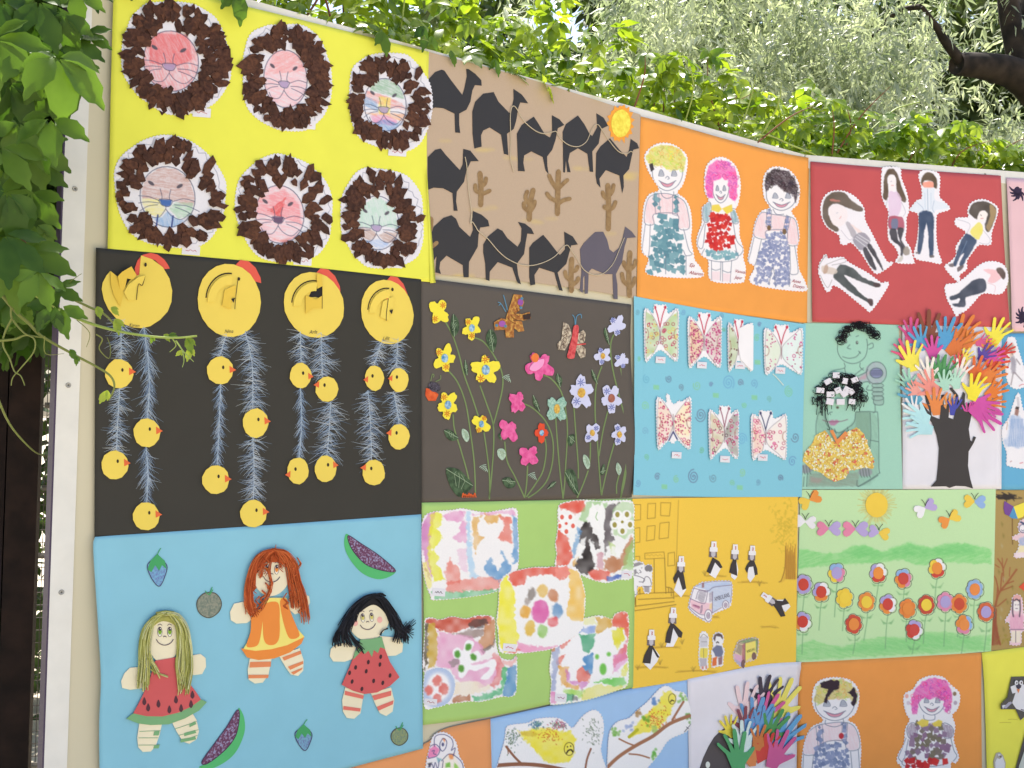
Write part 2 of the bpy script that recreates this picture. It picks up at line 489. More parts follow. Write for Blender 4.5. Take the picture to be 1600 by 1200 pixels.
def edge(pts, n):
    p = np.asarray(pts, float).reshape(-1, 2)
    if len(p) == 2: t = np.linspace(0, 1, n)[:, None]; return p[0] * (1 - t) + p[1] * t
    q = catmull(p, 8, False)
    return resample(q, 1, False)[np.linspace(0, len(resample(q, 1, False)) - 1, n).astype(int)]
def poster(name, label, top, right, bottom, left, color, base, plane='A', canvas=None, curl=None, cat='poster', res=None, group='posters of glued paper pictures on the boards'):
    """one sheet of coloured card, its four edges given as point lists (photo pixels), corners shared;
    curl(u, v) adds millimetres. Sets the current poster for everything glued on it."""
    K.plane = plane; K.base = base
    bl, br = left[-2:], right[-2:]
    foot = PT([(bl[0] + br[0]) / 2], [(bl[1] + br[1]) / 2], base, plane)[0]
    K.org = foot
    K.root = empty(name, foot, label, cat, group)
    w = max(abs(top[-2] - top[0]), 10); hh = max(abs(left[-1] - left[1]), 10)
    nx, ny = (int(w / 9) + 2, int(hh / 9) + 2) if canvas is None else (int(w / res) + 2, int(hh / res) + 2)
    T, B, Lf, Rt = edge(top, nx), edge(bottom, nx), edge(left, ny), edge(right, ny)
    u = np.linspace(0, 1, nx)[None, :, None]; v = np.linspace(0, 1, ny)[:, None, None]
    G = (1 - v) * T[None] + v * B[None] + (1 - u) * Lf[:, None] + u * Rt[:, None] - ((1 - u) * (1 - v) * T[0] + u * (1 - v) * T[-1] + (1 - u) * v * B[0] + u * v * B[-1])
    X, Y = G[..., 0].ravel(), G[..., 1].ravel()
    hgt = np.full(len(X), float(base))
    if curl: hgt = hgt + np.array([curl(a, b) for b in np.linspace(0, 1, ny) for a in np.linspace(0, 1, nx)])
    V = PT(X, Y, hgt, plane)
    id_ = np.arange(nx * ny).reshape(ny, nx)
    quad = np.stack([id_[:-1, :-1], id_[1:, :-1], id_[1:, 1:], id_[:-1, 1:]], -1).reshape(-1, 4)
    rim = np.r_[id_[0, :-1], id_[:-1, -1], id_[-1, :0:-1], id_[:0:-1, 0]]
    Vb = PT(X[rim], Y[rim], hgt[rim] - 0.9, plane)
    n0, m = len(V), len(rim)
    sk = np.stack([rim, np.roll(rim, -1), n0 + (np.arange(m) + 1) % m, n0 + np.arange(m)], 1)
    q = np.vstack([quad, sk])
    mats = [paper(color)] if canvas is None else [painted(), paper(color)]
    mi = np.zeros(len(q), int)
    if canvas is not None: mi[len(quad):] = 1
    me = mesh_from('sheet', np.vstack([V, Vb]) - K.org, q.ravel(), np.arange(len(q)) * 4, mats, mi, canvas is None)
    if canvas is not None:
        ca = me.color_attributes.new('Col', 'FLOAT_COLOR', 'POINT')
        arr = np.ones((n0 + m, 4), np.float32); arr[:n0, :3] = np.clip(lin(canvas.sample(X, Y)) * GAIN, 0, .87); arr[n0:, :3] = lin(color) * GAIN
        ca.data.foreach_set('color', arr.ravel())
    o = bpy.data.objects.new('sheet', me)
    link(o, K.root)
    return K.root
def text_on(m, txt, x, y, size, mat, ang=0.0, shear=0.25, h=2.2, sx=1.0):
    """lettering (photo px in the zoom window), x, y = left end of the baseline"""
    cu = bpy.data.curves.new('lettering', 'FONT'); cu.body = txt; cu.size = 1.0; cu.shear = shear; cu.resolution_u = 2
    ob = bpy.data.objects.new('lettering', cu); COL.objects.link(ob)
    me = bpy.data.meshes.new_from_object(ob)
    co = np.array([v.co[:2] for v in me.vertices]).reshape(-1, 2)
    fs = [list(p.vertices) for p in me.polygons]
    bpy.data.objects.remove(ob); bpy.data.curves.remove(cu); bpy.data.meshes.remove(me)
    c, s_ = math.cos(R(ang)), math.sin(R(ang))
    X = co[:, 0] * size * sx; Y = -co[:, 1] * size
    q = px(np.stack([x + X * c - Y * s_, y + X * s_ + Y * c], 1))
    m.add(PT(q[:, 0], q[:, 1], np.full(len(q), K.base + h), K.plane), fs, mat)
def name_card(x, y, w, hgt, parent=None, ang=3, col=(150, 70, 80), h=2.4, n=1):
    """small white name card with an illegible pencilled name"""
    b = M(); p = px([x, y])[0]
    with raw():
        c, s_ = math.cos(R(ang)), math.sin(R(ang))
        q = [(p[0] + a * c - d * s_, p[1] + a * s_ + d * c) for a, d in ((-w / 2, -hgt / 2), (w / 2, -hgt / 2), (w / 2, hgt / 2), (-w / 2, hgt / 2))]
        b.poly(np.ravel(q), paper(WHITE), h, .8)
        r = random.Random(int(p[0] * 13 + p[1]))
        for k in range(n):
            o = []
            for i in range(9):
                a = -w * .3 + w * .6 * i / 8; d = (k - (n - 1) / 2) * hgt * .4 + (r.random() - .5) * hgt * .32
                o += [p[0] + a * c - d * s_, p[1] + a * s_ + d * c]
            b.line(o, .8, paper(col), h + .3)
    return b.obj('name_card', parent)
# ------------------------------------------------------------------ the setting
BOARD_TOP = 2.862
def onA(s, z, off=0.0):
    p = CORNER + DIR_A * s
    return np.array([p[0], p[1], z]) + PLANES['A'][1] * off
def onB(s, z, off=0.0):
    p = CORNER + DIR_B * s
    return np.array([p[0], p[1], z]) + PLANES['B'][1] * off
class W:
    """mesh in world space (boxes, tubes, free faces)"""
    def __init__(s): s.V = []; s.F = []; s.I = []; s.mats = []
    def mi(s, m):
        if m not in s.mats: s.mats.append(m)
        return s.mats.index(m)
    def add(s, co, fs, m):
        o = len(s.V); s.V.extend([np.asarray(c, float) for c in co]); k = s.mi(m)
        for f in fs: s.F.append([o + i for i in f]); s.I.append(k)
    def slab(s, fn, s0, s1, z0, z1, o0, o1, m):
        c = [fn(a, z, o) for o in (o0, o1) for z in (z0, z1) for a in (s0, s1)]
        s.add(c, [(0, 1, 3, 2), (4, 6, 7, 5), (0, 4, 5, 1), (2, 3, 7, 6), (0, 2, 6, 4), (1, 5, 7, 3)], m)
    def tube(s, pts, rad, m, sides=8, sub=5, caps=True):
        p = np.asarray(pts, float); r = np.full(len(p), float(rad)) if np.ndim(rad) == 0 else np.asarray(rad, float)
        q = np.column_stack([p, r])
        if sub > 1 and len(q) > 2: q = catmull(q, sub, False)
        c, r = q[:, :3], q[:, 3]
        t = np.gradient(c, axis=0); t /= np.maximum(1e-9, np.linalg.norm(t, axis=1))[:, None]
        ref = np.array([0.31, 0.2, 0.93]) if abs(t[0] @ np.array([0.31, 0.2, 0.93])) < .9 else np.array([1., 0, 0])
        u = np.cross(t, ref); u /= np.maximum(1e-9, np.linalg.norm(u, axis=1))[:, None]
        v = np.cross(t, u); n = len(c)
        co = np.vstack([c + (u * math.cos(a) + v * math.sin(a)) * r[:, None] for a in np.arange(sides) * 2 * math.pi / sides])
        fs = [[k * n + i, k * n + i + 1, ((k + 1) % sides) * n + i + 1, ((k + 1) % sides) * n + i] for k in range(sides) for i in range(n - 1)]
        if caps: fs += [[k * n for k in range(sides)][::-1], [k * n + n - 1 for k in range(sides)]]
        s.add(co, fs, m)
    def obj(s, name, parent=None, org=(0, 0, 0), smooth=False, label=None, kind=None):
        V = np.asarray(s.V) - np.asarray(org, float)
        ln = [len(f) for f in s.F]
        me = mesh_from(name, V, [i for f in s.F for i in f], np.r_[0, np.cumsum(ln)[:-1]], s.mats, s.I, smooth)
        o = bpy.data.objects.new(name, me); link(o, parent)
        return tag(o, label, None, None, kind)

def ground():
    n = 60
    g = np.sign(np.linspace(-1, 1, n)) * (np.abs(np.linspace(-1, 1, n)) ** 2.2) * 150
    X, Y = np.meshgrid(g, g + 4)
    Zz = .02 * np.sin(X * 1.7) * np.cos(Y * 1.3)
    V = np.stack([X, Y, Zz], -1).reshape(-1, 3)
    i = np.arange(n * n).reshape(n, n)
    q = np.stack([i[:-1, :-1], i[:-1, 1:], i[1:, 1:], i[1:, :-1]], -1).reshape(-1, 4)
    o = bpy.data.objects.new('ground', mesh_from('ground', V, q.ravel(), np.arange(len(q)) * 4, [speckled((182, 172, 154), (214, 204, 184), 3.0, .95, .4)], None, True))
    link(o); o['kind'] = 'structure'
ground()

BEIGE = paper((206, 198, 172), .6, .05, .05, .3, 2.2)
TRIM = paper((222, 220, 214), .45, .12, .04, .4, 16)
PURPLE = paper((70, 58, 82), .5)  # violet lens fringe painted into the colour of the side return
METAL = paper((158, 156, 150), .35, .1, .1, .5)
def screw(root, org, fn, s, z, off=0.004):
    w = W(); c = fn(s, z, off); d = DIR_A if fn is onA else DIR_B
    u = np.array([d[0], d[1], 0]); v = np.array([0, 0, 1.]); n = PLANES['A' if fn is onA else 'B'][1]
    ring = lambda r, o: [c + (u * math.cos(a) + v * math.sin(a)) * r + n * o for a in np.arange(10) * .6283]
    a, b, e = ring(.0068, 0), ring(.0056, .0025), ring(.0024, .0015)
    w.add(a + b + e, [[i, (i + 1) % 10, (i + 1) % 10 + 10, i + 10] for i in range(10)] + [[i + 10, (i + 1) % 10 + 10, (i + 1) % 10 + 20, i + 20] for i in range(10)], METAL)
    w.add(e, [list(range(10))], paper((96, 94, 90)))
    w.obj('screw', root, org)
def board(fn, s0, s1, label, left_trim, screws):
    org = fn((s0 + s1) / 2, 0.0)
    root = empty('display_board', org, label, 'board', 'white display boards joined at a corner')
    w = W(); w.slab(fn, s0, s1, .06, BOARD_TOP, -.028, 0, BEIGE); w.obj('panel', root, org)
    w = W(); w.slab(fn, s0 + .002, s1 - .001, BOARD_TOP - .052, BOARD_TOP + .004, -.03, .0016, TRIM); w.obj('top_trim', root, org)
    for a in ((s0 + .25), (s1 - .25)):
        w = W(); w.slab(fn, a - .03, a + .03, -.02, 1.6, -.09, -.03, paper((70, 62, 58))); w.obj('back_post', root, org)
    if left_trim:
        w = W(); w.slab(fn, s0 - .006, s0 + .046, .04, BOARD_TOP + .003, -.0, .0035, TRIM)
        w.slab(fn, s0 - .010, s0 - .004, .04, BOARD_TOP + .003, -.045, .003, PURPLE); w.obj('edge_trim', root, org)
    for a, z, o in screws: screw(root, org, fn, a, z, o)
    return root
board(onA, -2.9, -.002, 'long beige display board with white edge trim at left and eleven sheets of pictures', True,
      [(-2.88, z, .0036) for z in (2.28, 1.80, 1.30, .72)] + [(-.06, 2.84, .002)])
board(onB, .002, 2.6, 'display board right of the corner, white strip along its top above red sheet', False,
      [(.40, BOARD_TOP - .02, .002), (.86, BOARD_TOP - .02, .002), (1.5, BOARD_TOP - .02, .002)])

# dark timber post, wire fence and struts left of the board
DARKWOOD = speckled((26, 18, 16), (44, 31, 27), 14, .85, .5)
def timber_post():
    org = at_depth(30, 1000, 2.95); org[2] = 0
    root = empty('timber_post', org, 'dark brown timber post standing left of the board among leaves', 'post')
    c = org[:2]; w = W(); a = .10
    u = np.array([.93, .36]); v = np.array([-.36, .93])
    co = [[*(c + u * i + v * j), z] for z in (-.03, 3.3) for i, j in ((-.045, -.045), (.038, -.05), (.04, .05), (-.045, .05))]
    w.add(co, [(0, 1, 5, 4), (1, 2, 6, 5), (2, 3, 7, 6), (3, 0, 4, 7), (4, 5, 6, 7)], DARKWOOD)
    w.obj('post', root, org)
    w = W(); co = [[*(c + u * i + v * j), z] for z in (-.03, 3.2) for i, j in ((-.085, -.03), (-.05, -.03), (-.05, .03), (-.085, .03))]
    w.add(co, [(0, 1, 5, 4), (1, 2, 6, 5), (2, 3, 7, 6), (3, 0, 4, 7), (4, 5, 6, 7)], DARKWOOD)
    w.obj('side_plank', root, org)
timber_post()
def wire_fence():
    org = np.array([-2.4, 3.9, 0.0])
    root = empty('wire_fence', org, 'rusty wire mesh fence with slanting struts behind the timber post', 'fence')
    m = paper((72, 64, 60), .5); bar = paper((96, 92, 88), .4)
    d = np.array([.96, .28]); at = lambda s, z: np.array([*(org[:2] + d * s), z])
    w = W()
    for i in range(34): w.tube([at(i * .05, .3), at(i * .05, 2.5)], .0017, m, 4, 1, False)
    for j in range(45): w.tube([at(0, .3 + j * .05), at(1.65, .3 + j * .05)], .0017, m, 4, 1, False)
    o = w.obj('wire_mesh', root, org, kind='stuff')
    for s0, z0, s1, z1 in ((.72, 2.45, .72, 0), (1.62, 2.5, 1.62, 0), (.9, 1.98, 1.2, 1.6), (.9, 1.55, 1.1, 1.25), (.55, 1.75, 1.4, 1.74), (.55, 1.42, 1.4, 1.41), (.5, 1.15, 1.4, 1.14), (.0, .32, 1.65, .32)):
        w = W(); w.tube([at(s0, z0) + (0, -.02, 0), at(s1, z1) + (0, -.02, 0)], .013, bar, 6, 1); w.obj('strut', root, org)
wire_fence()
# ------------------------------------------------------------------ column one: lions, hens, dolls
INK = (72, 78, 104)
BLACKP = (38, 37, 38)
def lions():
    Z()
    poster('lion_poster', 'bright yellow sheet with six lion faces under shaggy brown paper manes', [176, -35, 420, 21, 668, 82], [668, 82, 664, 250, 668, 443],
           [166, 402, 410, 419, 655, 440, 668, 443], [176, -35, 171, 120, 166, 402], (229, 229, 84), 5.4, curl=lambda u, v: 5 * max(0, u - .93) / .07 * v)
    RED, PINK = (226, 96, 100), (240, 176, 184)
    specs = [  # paper cx cy rx ry, face cx cy rx ry, scraps, label, crayon regions (colour, polygon in face units, angle, strength)
        (272, 92, 85, 88, 264, 98, 43, 47, 250, 'lion with pink face and thick mane', [((232, 130, 134), 'all', 70, .5), (RED, [-.7, -.9, .6, -.9, .8, -.1, .1, .2, -.8, .1], 60, .35)]),
        (445, 122, 70, 83, 443, 125, 34, 45, 205, 'lion with pale pink face and thick mane', [(PINK, 'all', 20, .5), ((232, 150, 150), [-.5, -.95, .6, -.9, .9, -.3, -.9, -.1], -25, .6)]),
        (607, 160, 65, 76, 599, 165, 33, 41, 112, 'lion with face coloured in many crayons', [
            ((120, 170, 130), [-.6, -.8, 0, -1, .6, -.8, .95, -.25, -.7, -.5], 25, .45), ((226, 130, 120), [-.9, -.5, 0, -.35, .8, -.1, 1, .15, .1, .1, -.9, -.2], 20, .5), ((110, 150, 200), [-1, -.3, -.4, -.1, -.3, .3, -.95, .1], 40, .4),
            ((238, 226, 84), [-.3, -.3, .3, -.3, .2, .35, -.3, .4], 80, .3), ((238, 150, 90), [-1, .1, -.3, .3, -.4, .5, -.95, .35, .3, .3, .95, .3, .95, .6, .3, .5], 25, .4), ((226, 120, 170), [-.7, .45, -.1, .35, .6, .6, .4, .8, -.6, .7], 30, .4), ((96, 140, 200), [-.6, .75, 0, .55, .8, .7, .3, 1, -.3, 1], 50, .35)]),
        (263, 302, 87, 87, 259, 309, 43, 47, 122, 'lion with brown forehead, yellow and green cheeks', [
            ((190, 140, 130), [-.95, -.1, -.8, -.6, -.3, -.95, .3, -.95, .8, -.6, 1, 0, .9, .3, .2, .1, -.3, .1, -.9, .1], 8, .5), ((236, 226, 120), [-.95, .1, -.3, .1, -.05, .4, -.3, .7, -.8, .55], 10, .4), ((150, 200, 160), [.05, .4, .3, .15, .95, .15, .85, .55, .4, .7], 20, .45), ((110, 160, 216), [-.55, .72, -.2, .7, 0, .45, .3, .7, .6, .75, .2, 1, -.2, 1], 80, .35), ((70, 110, 180), [-.3, .1, .15, .1, .1, .27, -.2, .27], 0, .2)]),
        (441, 328, 76, 84, 434, 336, 38, 45, 112, 'lion with rosy crayoned face', [(PINK, 'all', 8, .5), ((232, 130, 138), [-.9, -.5, .2, -.9, .8, -.4, .9, .3, .1, .1, -.9, .0], 14, .5), ((214, 60, 60), [-.5, -.1, .25, -.6, .05, .1], -45, .45), ((236, 130, 120), [-.6, .75, 0, .9, .6, .75, .2, 1], 10, .4)]),
        (595, 342, 65, 78, 587, 349, 33, 42, 112, 'lion with pale green face and brown cheeks', [((170, 214, 190), [-.95, .2, -.8, -.6, 0, -1, .8, -.6, .95, .2, .3, .1, -.3, .2], 75, .45), ((178, 140, 124), [-.9, .2, -.3, .25, 0, .45, -.3, .7, -.8, .55], 25, .4), ((178, 140, 124), [.05, .45, .4, .3, .95, .35, .8, .7, .3, .7], 25, .4), ((150, 180, 230), [-.6, .7, 0, .6, .6, .75, .1, 1], 10, .45)])]
    BROWN = [speckled((66, 42, 36), (90, 60, 48), 120, .95, .5), speckled((74, 48, 39), (100, 66, 50), 120, .95, .5), speckled((58, 38, 33), (80, 54, 44), 120, .95, .5)]
    for li, (cx, cy, rx, ry, fx, fy, frx, fry, ns, lab, regs) in enumerate(specs):
        r = random.Random(li + 40)
        out = []
        for i in range(30):
            a = 2 * math.pi * i / 30; k = 1 + .02 * math.sin(5 * a + li) + .012 * r.uniform(-1, 1)
            e = 2.5 if li in (1, 2, 5) else 2.2
            ca, sa = math.cos(a), math.sin(a)
            out += [cx + rx * k * math.copysign(abs(ca) ** (2 / e), ca), cy + ry * k * math.copysign(abs(sa) ** (2 / e), sa) + (ca * rx * .10)]
        p = Paint(cx - rx - 12, cy - ry - 22, cx + rx + 12, cy + ry + 22)
        G = lambda pts: [v for i in range(0, len(pts), 2) for v in (fx + pts[i] * frx, fy + pts[i + 1] * fry + pts[i] * frx * .06)]
        face = G([v for i in range(32) for v in (math.cos(i * math.pi / 16), math.sin(i * math.pi / 16))])
        for c, pts, an, st in regs:
            p.fill(face if pts == 'all' else G(pts), c, .62, 2.0, .8, (an, min(.75, st * 1.3)))
        # pencilled mane outline near the rim
        o = []
        for i in range(64):
            a = 2 * math.pi * i / 64; k = .94 + (.025 if i % 2 else -.02) + r.uniform(-.05, .035)
            o += [cx + rx * k * math.cos(a), cy + ry * k * math.sin(a) + math.cos(a) * rx * .1]
        p.line(o, INK, .8, .6, True, False)
        p.line(face, INK, 1.2, .9, True, False)
        for l in ([-.27, -.25, -.2, 0, -.24, .15], [.12, -.25, .06, 0, .12, .13], [-.08, .3, -.07, .4, -.3, .68, -.62, .68, -.75, .5], [-.07, .4, .15, .62, .5, .72, .8, .5],
                  [-1.05, .02, -.7, .03, -.3, .14], [-1.05, .26, -.7, .2, -.32, .22], [-1.0, .52, -.7, .34, -.36, .28], [.2, .14, .6, .03, 1.0, .1], [.25, .25, .7, .26, 1.15, .42], [.28, .32, .7, .45, 1.1, .66]):
            p.line(G(l), INK, 1.0, .85)
        p.fill(G([-.3, .1, .16, .1, .1, .28, -.02, .32, -.22, .27]), (86, 66, 96) if li == 4 else (170, 150, 190) if li != 3 else (64, 100, 170), .85, 1)
        p.line(G([-.3, .1, .16, .1, .1, .28, -.02, .32, -.22, .27]), INK, 1, .9, True)
        for u, v, q in ((-.6, -.42, .5), (.44, -.38, -.5)):
            p.fill(G([u + .13 * math.cos(t) * math.cos(q) - .07 * math.sin(t) * math.sin(q) for t in ()] or [z for t in np.arange(10) * .6283 for z in (u + .13 * math.cos(t) * math.cos(q) - .06 * math.sin(t) * math.sin(q), v + .13 * math.cos(t) * math.sin(q) + .06 * math.sin(t) * math.cos(q))]), (90, 84, 96), .95, 1)
        if li == 3:
            for u in (-.3, .25): p.line(G([u - .05, .62, u - .1, .98]), (50, 66, 130), 2.5, .9)
        lion = p.obj('lion', out, 2.0, None, lab, .8, step=2.8)
        nm = {0: 50, 1: 50, 2: 50, 3: 50, 4: 50, 5: 50}[li]
        rest = M()
        for k in range(ns):
            # torn scraps spread round the face
            if k < nm * 1.0: a = 2 * math.pi * (k * 0.618 + r.random() * .02)
            else: a = r.uniform(0, 6.283)
            t = r.uniform(.16, .93) if ns > 150 else r.uniform(.14, .9)
            ca, sa = math.cos(a), math.sin(a)
            bx, by = fx + frx * 1.03 * ca, fy + fry * 1.03 * sa + ca * frx * .06
            ox, oy = cx + rx * .97 * ca, cy + ry * .97 * sa + ca * rx * .1
            x, y = bx + (ox - bx) * t, by + (oy - by) * t
            if li == 0 and abs(a - 4.9) < .16 and t < .6: continue
            s = r.uniform(7.0, 11.0) * (1.02 if ns > 150 else 1.06) * (rx / 80) ** .4; an = a + r.uniform(-.6, .6); el = r.uniform(1.05, 2.1)
            nn = r.choice((4, 5, 5, 6)); q = []
            for i in range(nn):
                b = 2 * math.pi * (i + r.uniform(-.25, .25)) / nn; rr = s * r.uniform(.75, 1.15)
                X, Y = rr * el * math.cos(b) * .8, rr * math.sin(b) * .8
                q += [x + X * math.cos(an) - Y * math.sin(an), y + X * math.sin(an) + Y * math.cos(an)]
            b = M() if k < nm else rest
            tl = r.uniform(-.16, .16); tv = r.uniform(-.16, .16); hk = 2.6 + 1.1 * (k % 4) + r.uniform(0, .5) + (1.5 if k < nm else 0)
            b.poly(q, BROWN[(k + li) % 3], hk, .8, lift=lambda X, Y: max(-1.2, tl * (X - x) + tv * (Y - y)))
            if k < nm: b.obj('mane_scrap', lion)
        if len(rest.V): rest.obj('mane', lion, None, 'stuff')
    for x, y, n in ((312, 178, 0), (476, 196, 0), (618, 238, 0), (296, 392, 0), (470, 408, 0), (612, 412, 0)):
        name_card(x, y, 28, 14, None, 4, (186, 84, 92), 1.2 if y > 380 else 2.6)
lions()

TINSEL = [paper((170, 184, 200), .35, .1, .05, .6), paper((126, 150, 178), .35, .1, .05, .6), paper((188, 194, 198), .35, .1, .05, .6), paper((96, 118, 150), .35)]
def hens():
    Z()
    poster('hen_poster', 'black sheet with four yellow paper hens and chicks hanging on blue tinsel', [148, 388, 400, 410, 655, 437], [655, 437, 655, 620, 656, 808], [146, 842, 656, 808], [148, 388, 146, 842], (58, 56, 51), 6.6)
    Y = paper((232, 206, 92), .7); YD = paper((226, 192, 74), .7); REDP = paper((222, 92, 76), .7); OR = paper((224, 108, 62), .7); EYE = paper((58, 48, 34)); BK = paper(BLACKP); PEN = paper((92, 84, 70))
    # tinsel strands first
    strands = [([187, 500, 187, 562], 20), ([185, 607, 182, 660, 180, 704], 18), ([222, 510, 229, 560, 231, 610, 228, 655], 20), ([226, 698, 229, 740, 227, 786], 19), ([351, 522, 340, 558], 15), ([342, 600, 340, 660, 337, 728], 15), ([380, 518, 391, 570, 392, 640], 22), ([392, 682, 394, 730, 393, 780], 20),
               ([466, 518, 467, 568], 17), ([466, 606, 468, 660, 464, 716], 14), ([498, 520, 500, 590], 24), ([513, 628, 511, 670, 507, 714], 24), ([594, 530, 580, 572], 17), ([571, 610, 575, 660, 577, 720], 20), ([618, 528, 615, 575], 17), ([611, 612, 616, 640, 620, 664], 20)]
    for si, (sp, wd) in enumerate(strands):
        r = random.Random(si + 3); b = M()
        c = resample(catmull(px(sp), 6, False), .8, False)
        tight = .45 if si in (2, 3, 5, 9) else 1.0
        for i, (x, y) in enumerate(c):
            clump = .3 + .9 * math.sin(i * .17 + si * 1.7 + 1.5 * math.sin(i * .05))
            for sg in (-1, 1):
                if r.random() < .08: continue
                a = r.gauss(.55 if tight < 1 else 1.05, .28); L = wd * 1.2 * r.uniform(.5, 1.15) * (.75 + .35 * clump)
                dx, dy = sg * math.sin(a), math.cos(a) * (1 if tight < 1 or r.random() < .8 else -.4)
                bend = r.uniform(-.3, .5)
                q = np.array([[x, y], [x + dx * L * .5, y + dy * L * .5], [x + dx * L * (1 - .2 * bend), y + dy * L + bend * L * .3]])
                b.line(None, .74, TINSEL[r.choice((0, 0, 1, 1, 2, 3)) if tight == 1 else r.choice((0, 1, 1, 3))], 1.2 + r.random() * 2.2, smooth=False, pts_px=q, taper=True)
        b.tube(None, .9, TINSEL[0], 2.6, pts_px=c[::4], sub=2)
        b.obj('tinsel', None, None, None)
    # hen one: folded disc with raised head and tail
    def eye(b, x, y, k=1.0, h=3.2): b.poly(ell(x, y, 1.9 * k, 2.7 * k, 10), EYE, h, .2)
    def pen_name(b, x, y, w, h):
        r = random.Random(int(x)); b.line([v for i in range(8) for v in (x + w * i / 7, y + r.uniform(-2.2, 2.2))], .8, PEN, h)
    h1 = M(); Z(0, 380, 4)
    h1.poly([870, 80, 940, 105, 1005, 155, 1045, 225, 1062, 300, 1058, 370, 1035, 430, 990, 480, 930, 520, 880, 533, 820, 528, 770, 510, 715, 470, 668, 415, 640, 355, 626, 290, 632, 250, 655, 205, 678, 178, 705, 260, 760, 300, 800, 235, 848, 205, 860, 200], Y, 3, .8, lift=lambda x, y: max(0, (x - 225) * .09))
    hen = h1.obj('hen', None, 'first hen, its tail and wing folded up')
    b = M(); b.poly([838, 212, 832, 160, 850, 110, 885, 75, 930, 64, 975, 75, 1015, 105, 1040, 140, 1050, 162, 1012, 166, 960, 110, 872, 82, 858, 205], REDP, 2.2, .8); b.obj('comb', hen)
    b = M(); b.poly([678, 178, 720, 212, 742, 260, 760, 320, 740, 400, 700, 330, 680, 260], YD, 3.6, .8, lift=lambda x, y: max(0, (y - 400) * -.14) + 3); b.obj('tail', hen)
    b = M(); b.poly([720, 212, 745, 185, 800, 152, 836, 205, 815, 232, 778, 225, 770, 280, 745, 320, 730, 260], YD, 5.2, .8, lift=lambda x, y: max(0, (452 - y) * .35)); b.poly([780, 225, 808, 160, 838, 208, 812, 232], Y, 9.5, .8); b.obj('wing', hen)
    b = M(); b.poly([762, 310, 790, 260, 850, 215, 893, 206, 872, 270, 855, 262, 838, 360, 790, 360], Y, 6.5, .8, lift=lambda x, y: max(0, (452 - y) * .22)); b.line([838, 358, 850, 262, 874, 268, 892, 206], 1.1, EYE, 9); b.obj('wing', hen)
    b = M(); Z(0, 380, 4); b.poly(ell(896, 139, 8, 13, 10), EYE, 6.5, .2); b.obj('eye', hen)
    b = M(); text_on(b, 'Karen', 792, 522, 30, PEN, 5, .4, 5.5, .9); b.obj('pencilled_name', hen)
    Z()
    discs = [('second', 355, 470, 49, 57, .06, [405, 420], 0), ('third', 487, 477, 47, 51, .1, None, 1), ('fourth', 601, 488, 41, 50, .12, None, 2)]
    for nm, cx, cy, rx, ry, sk, _, k in discs:
        r = random.Random(k)
        o = []
        for i in range(22):
            a = 2 * math.pi * i / 22; o += [cx + rx * math.cos(a) * (1 + r.uniform(-.012, .012)), cy + ry * math.sin(a) + rx * sk * math.cos(a)]
        b = M(); b.poly(o, Y, 3, .8)
        def arc(u0, v0, a0, a1, R0, R1, n=12):
            q = []
            for i in range(n): a = R(a0 + (a1 - a0) * i / (n - 1)); q += [cx + rx * (u0 + R1 * math.cos(a)), cy + ry * (v0 + R1 * math.sin(a))]
            for i in range(n): a = R(a1 + (a0 - a1) * i / (n - 1)); q += [cx + rx * (u0 + R0 * math.cos(a)), cy + ry * (v0 + R0 * math.sin(a))]
            return q
        hen = b.obj('hen', None, '%s hen from the left, a round disc with cut wing' % nm)
        hx = cx + rx * (.22 if k == 0 else .08 if k == 1 else .0)
        b = M()   # red comb behind the head
        b.poly([hx - 2, cy - ry + 3, hx + rx * .14, cy - ry - 6, hx + rx * .4, cy - ry - 4, hx + rx * .62, cy - ry + 6, hx + rx * .78, cy - ry + 22, hx + rx * .8, cy - ry + 30, hx + rx * .5, cy - ry + 26], REDP, 2.0, .8, lift=None); b.obj('comb', hen)
        b = M()   # the cut strip that stands up, and its slit shadow as a painted dark arc
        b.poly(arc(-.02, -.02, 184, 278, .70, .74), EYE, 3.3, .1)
        b.poly(arc(.0, .02, 178, 276, .44, .70), Y, 6.0, .8, lift=lambda x, y: max(0, (cy - y) * .12)); b.obj('wing', hen)
        b = M()
        if k == 1:
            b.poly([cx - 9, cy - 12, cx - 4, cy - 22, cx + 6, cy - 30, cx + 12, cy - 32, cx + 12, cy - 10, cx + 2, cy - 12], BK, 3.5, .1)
            b.poly([cx - 14, cy - 15, cx + 2, cy - 8, cx + 11, cy - 14, cx + 11, cy + 4, cx - 2, cy + 5, cx - 14, cy + 14], YD, 7.5, .8)
            b.line([cx + 12, cy - 32, cx + 12, cy + 6], 1, EYE, 5.5)
        else:
            b.poly([cx - 12, cy + 8, cx - 8, cy - 16, cx + 4, cy - 22, cx + 10, cy - 24, cx + 8, cy - 6, cx + 3, cy - 4, cx + 2, cy + 14], YD if k == 0 else Y, 7.2, .8)
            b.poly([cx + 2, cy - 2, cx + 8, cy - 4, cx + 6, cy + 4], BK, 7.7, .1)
            b.line([hx + 2, cy - ry * .62, hx - 2, cy - 2, hx - 3, cy + 14], 1, EYE, 7.8)
        b.obj('wing_flap', hen)
        b = M()
        ex, ey = hx + 4 + (4 if k == 2 else 0), cy - ry * .62 + (2 if k != 2 else -4)
        b.poly(ell(ex, ey, 2.0, 2.8, 10), EYE, 4.2 if k != 1 else 8, .2)
        b.obj('eye', hen)
        b = M()
        if k == 1: b.poly([hx - 1, cy - ry + 2, hx + 7, cy - ry + 4, hx + 8, cy - ry + 22, hx, cy - ry + 26], YD, 8.8, .8); b.obj('wing_tip', hen)
        elif k == 2: b.poly([hx - 4, cy - ry * .5, hx + 2, cy - ry * .56, hx + 1, cy - ry * .3], REDP, 6, .6); b.obj('beak', hen)
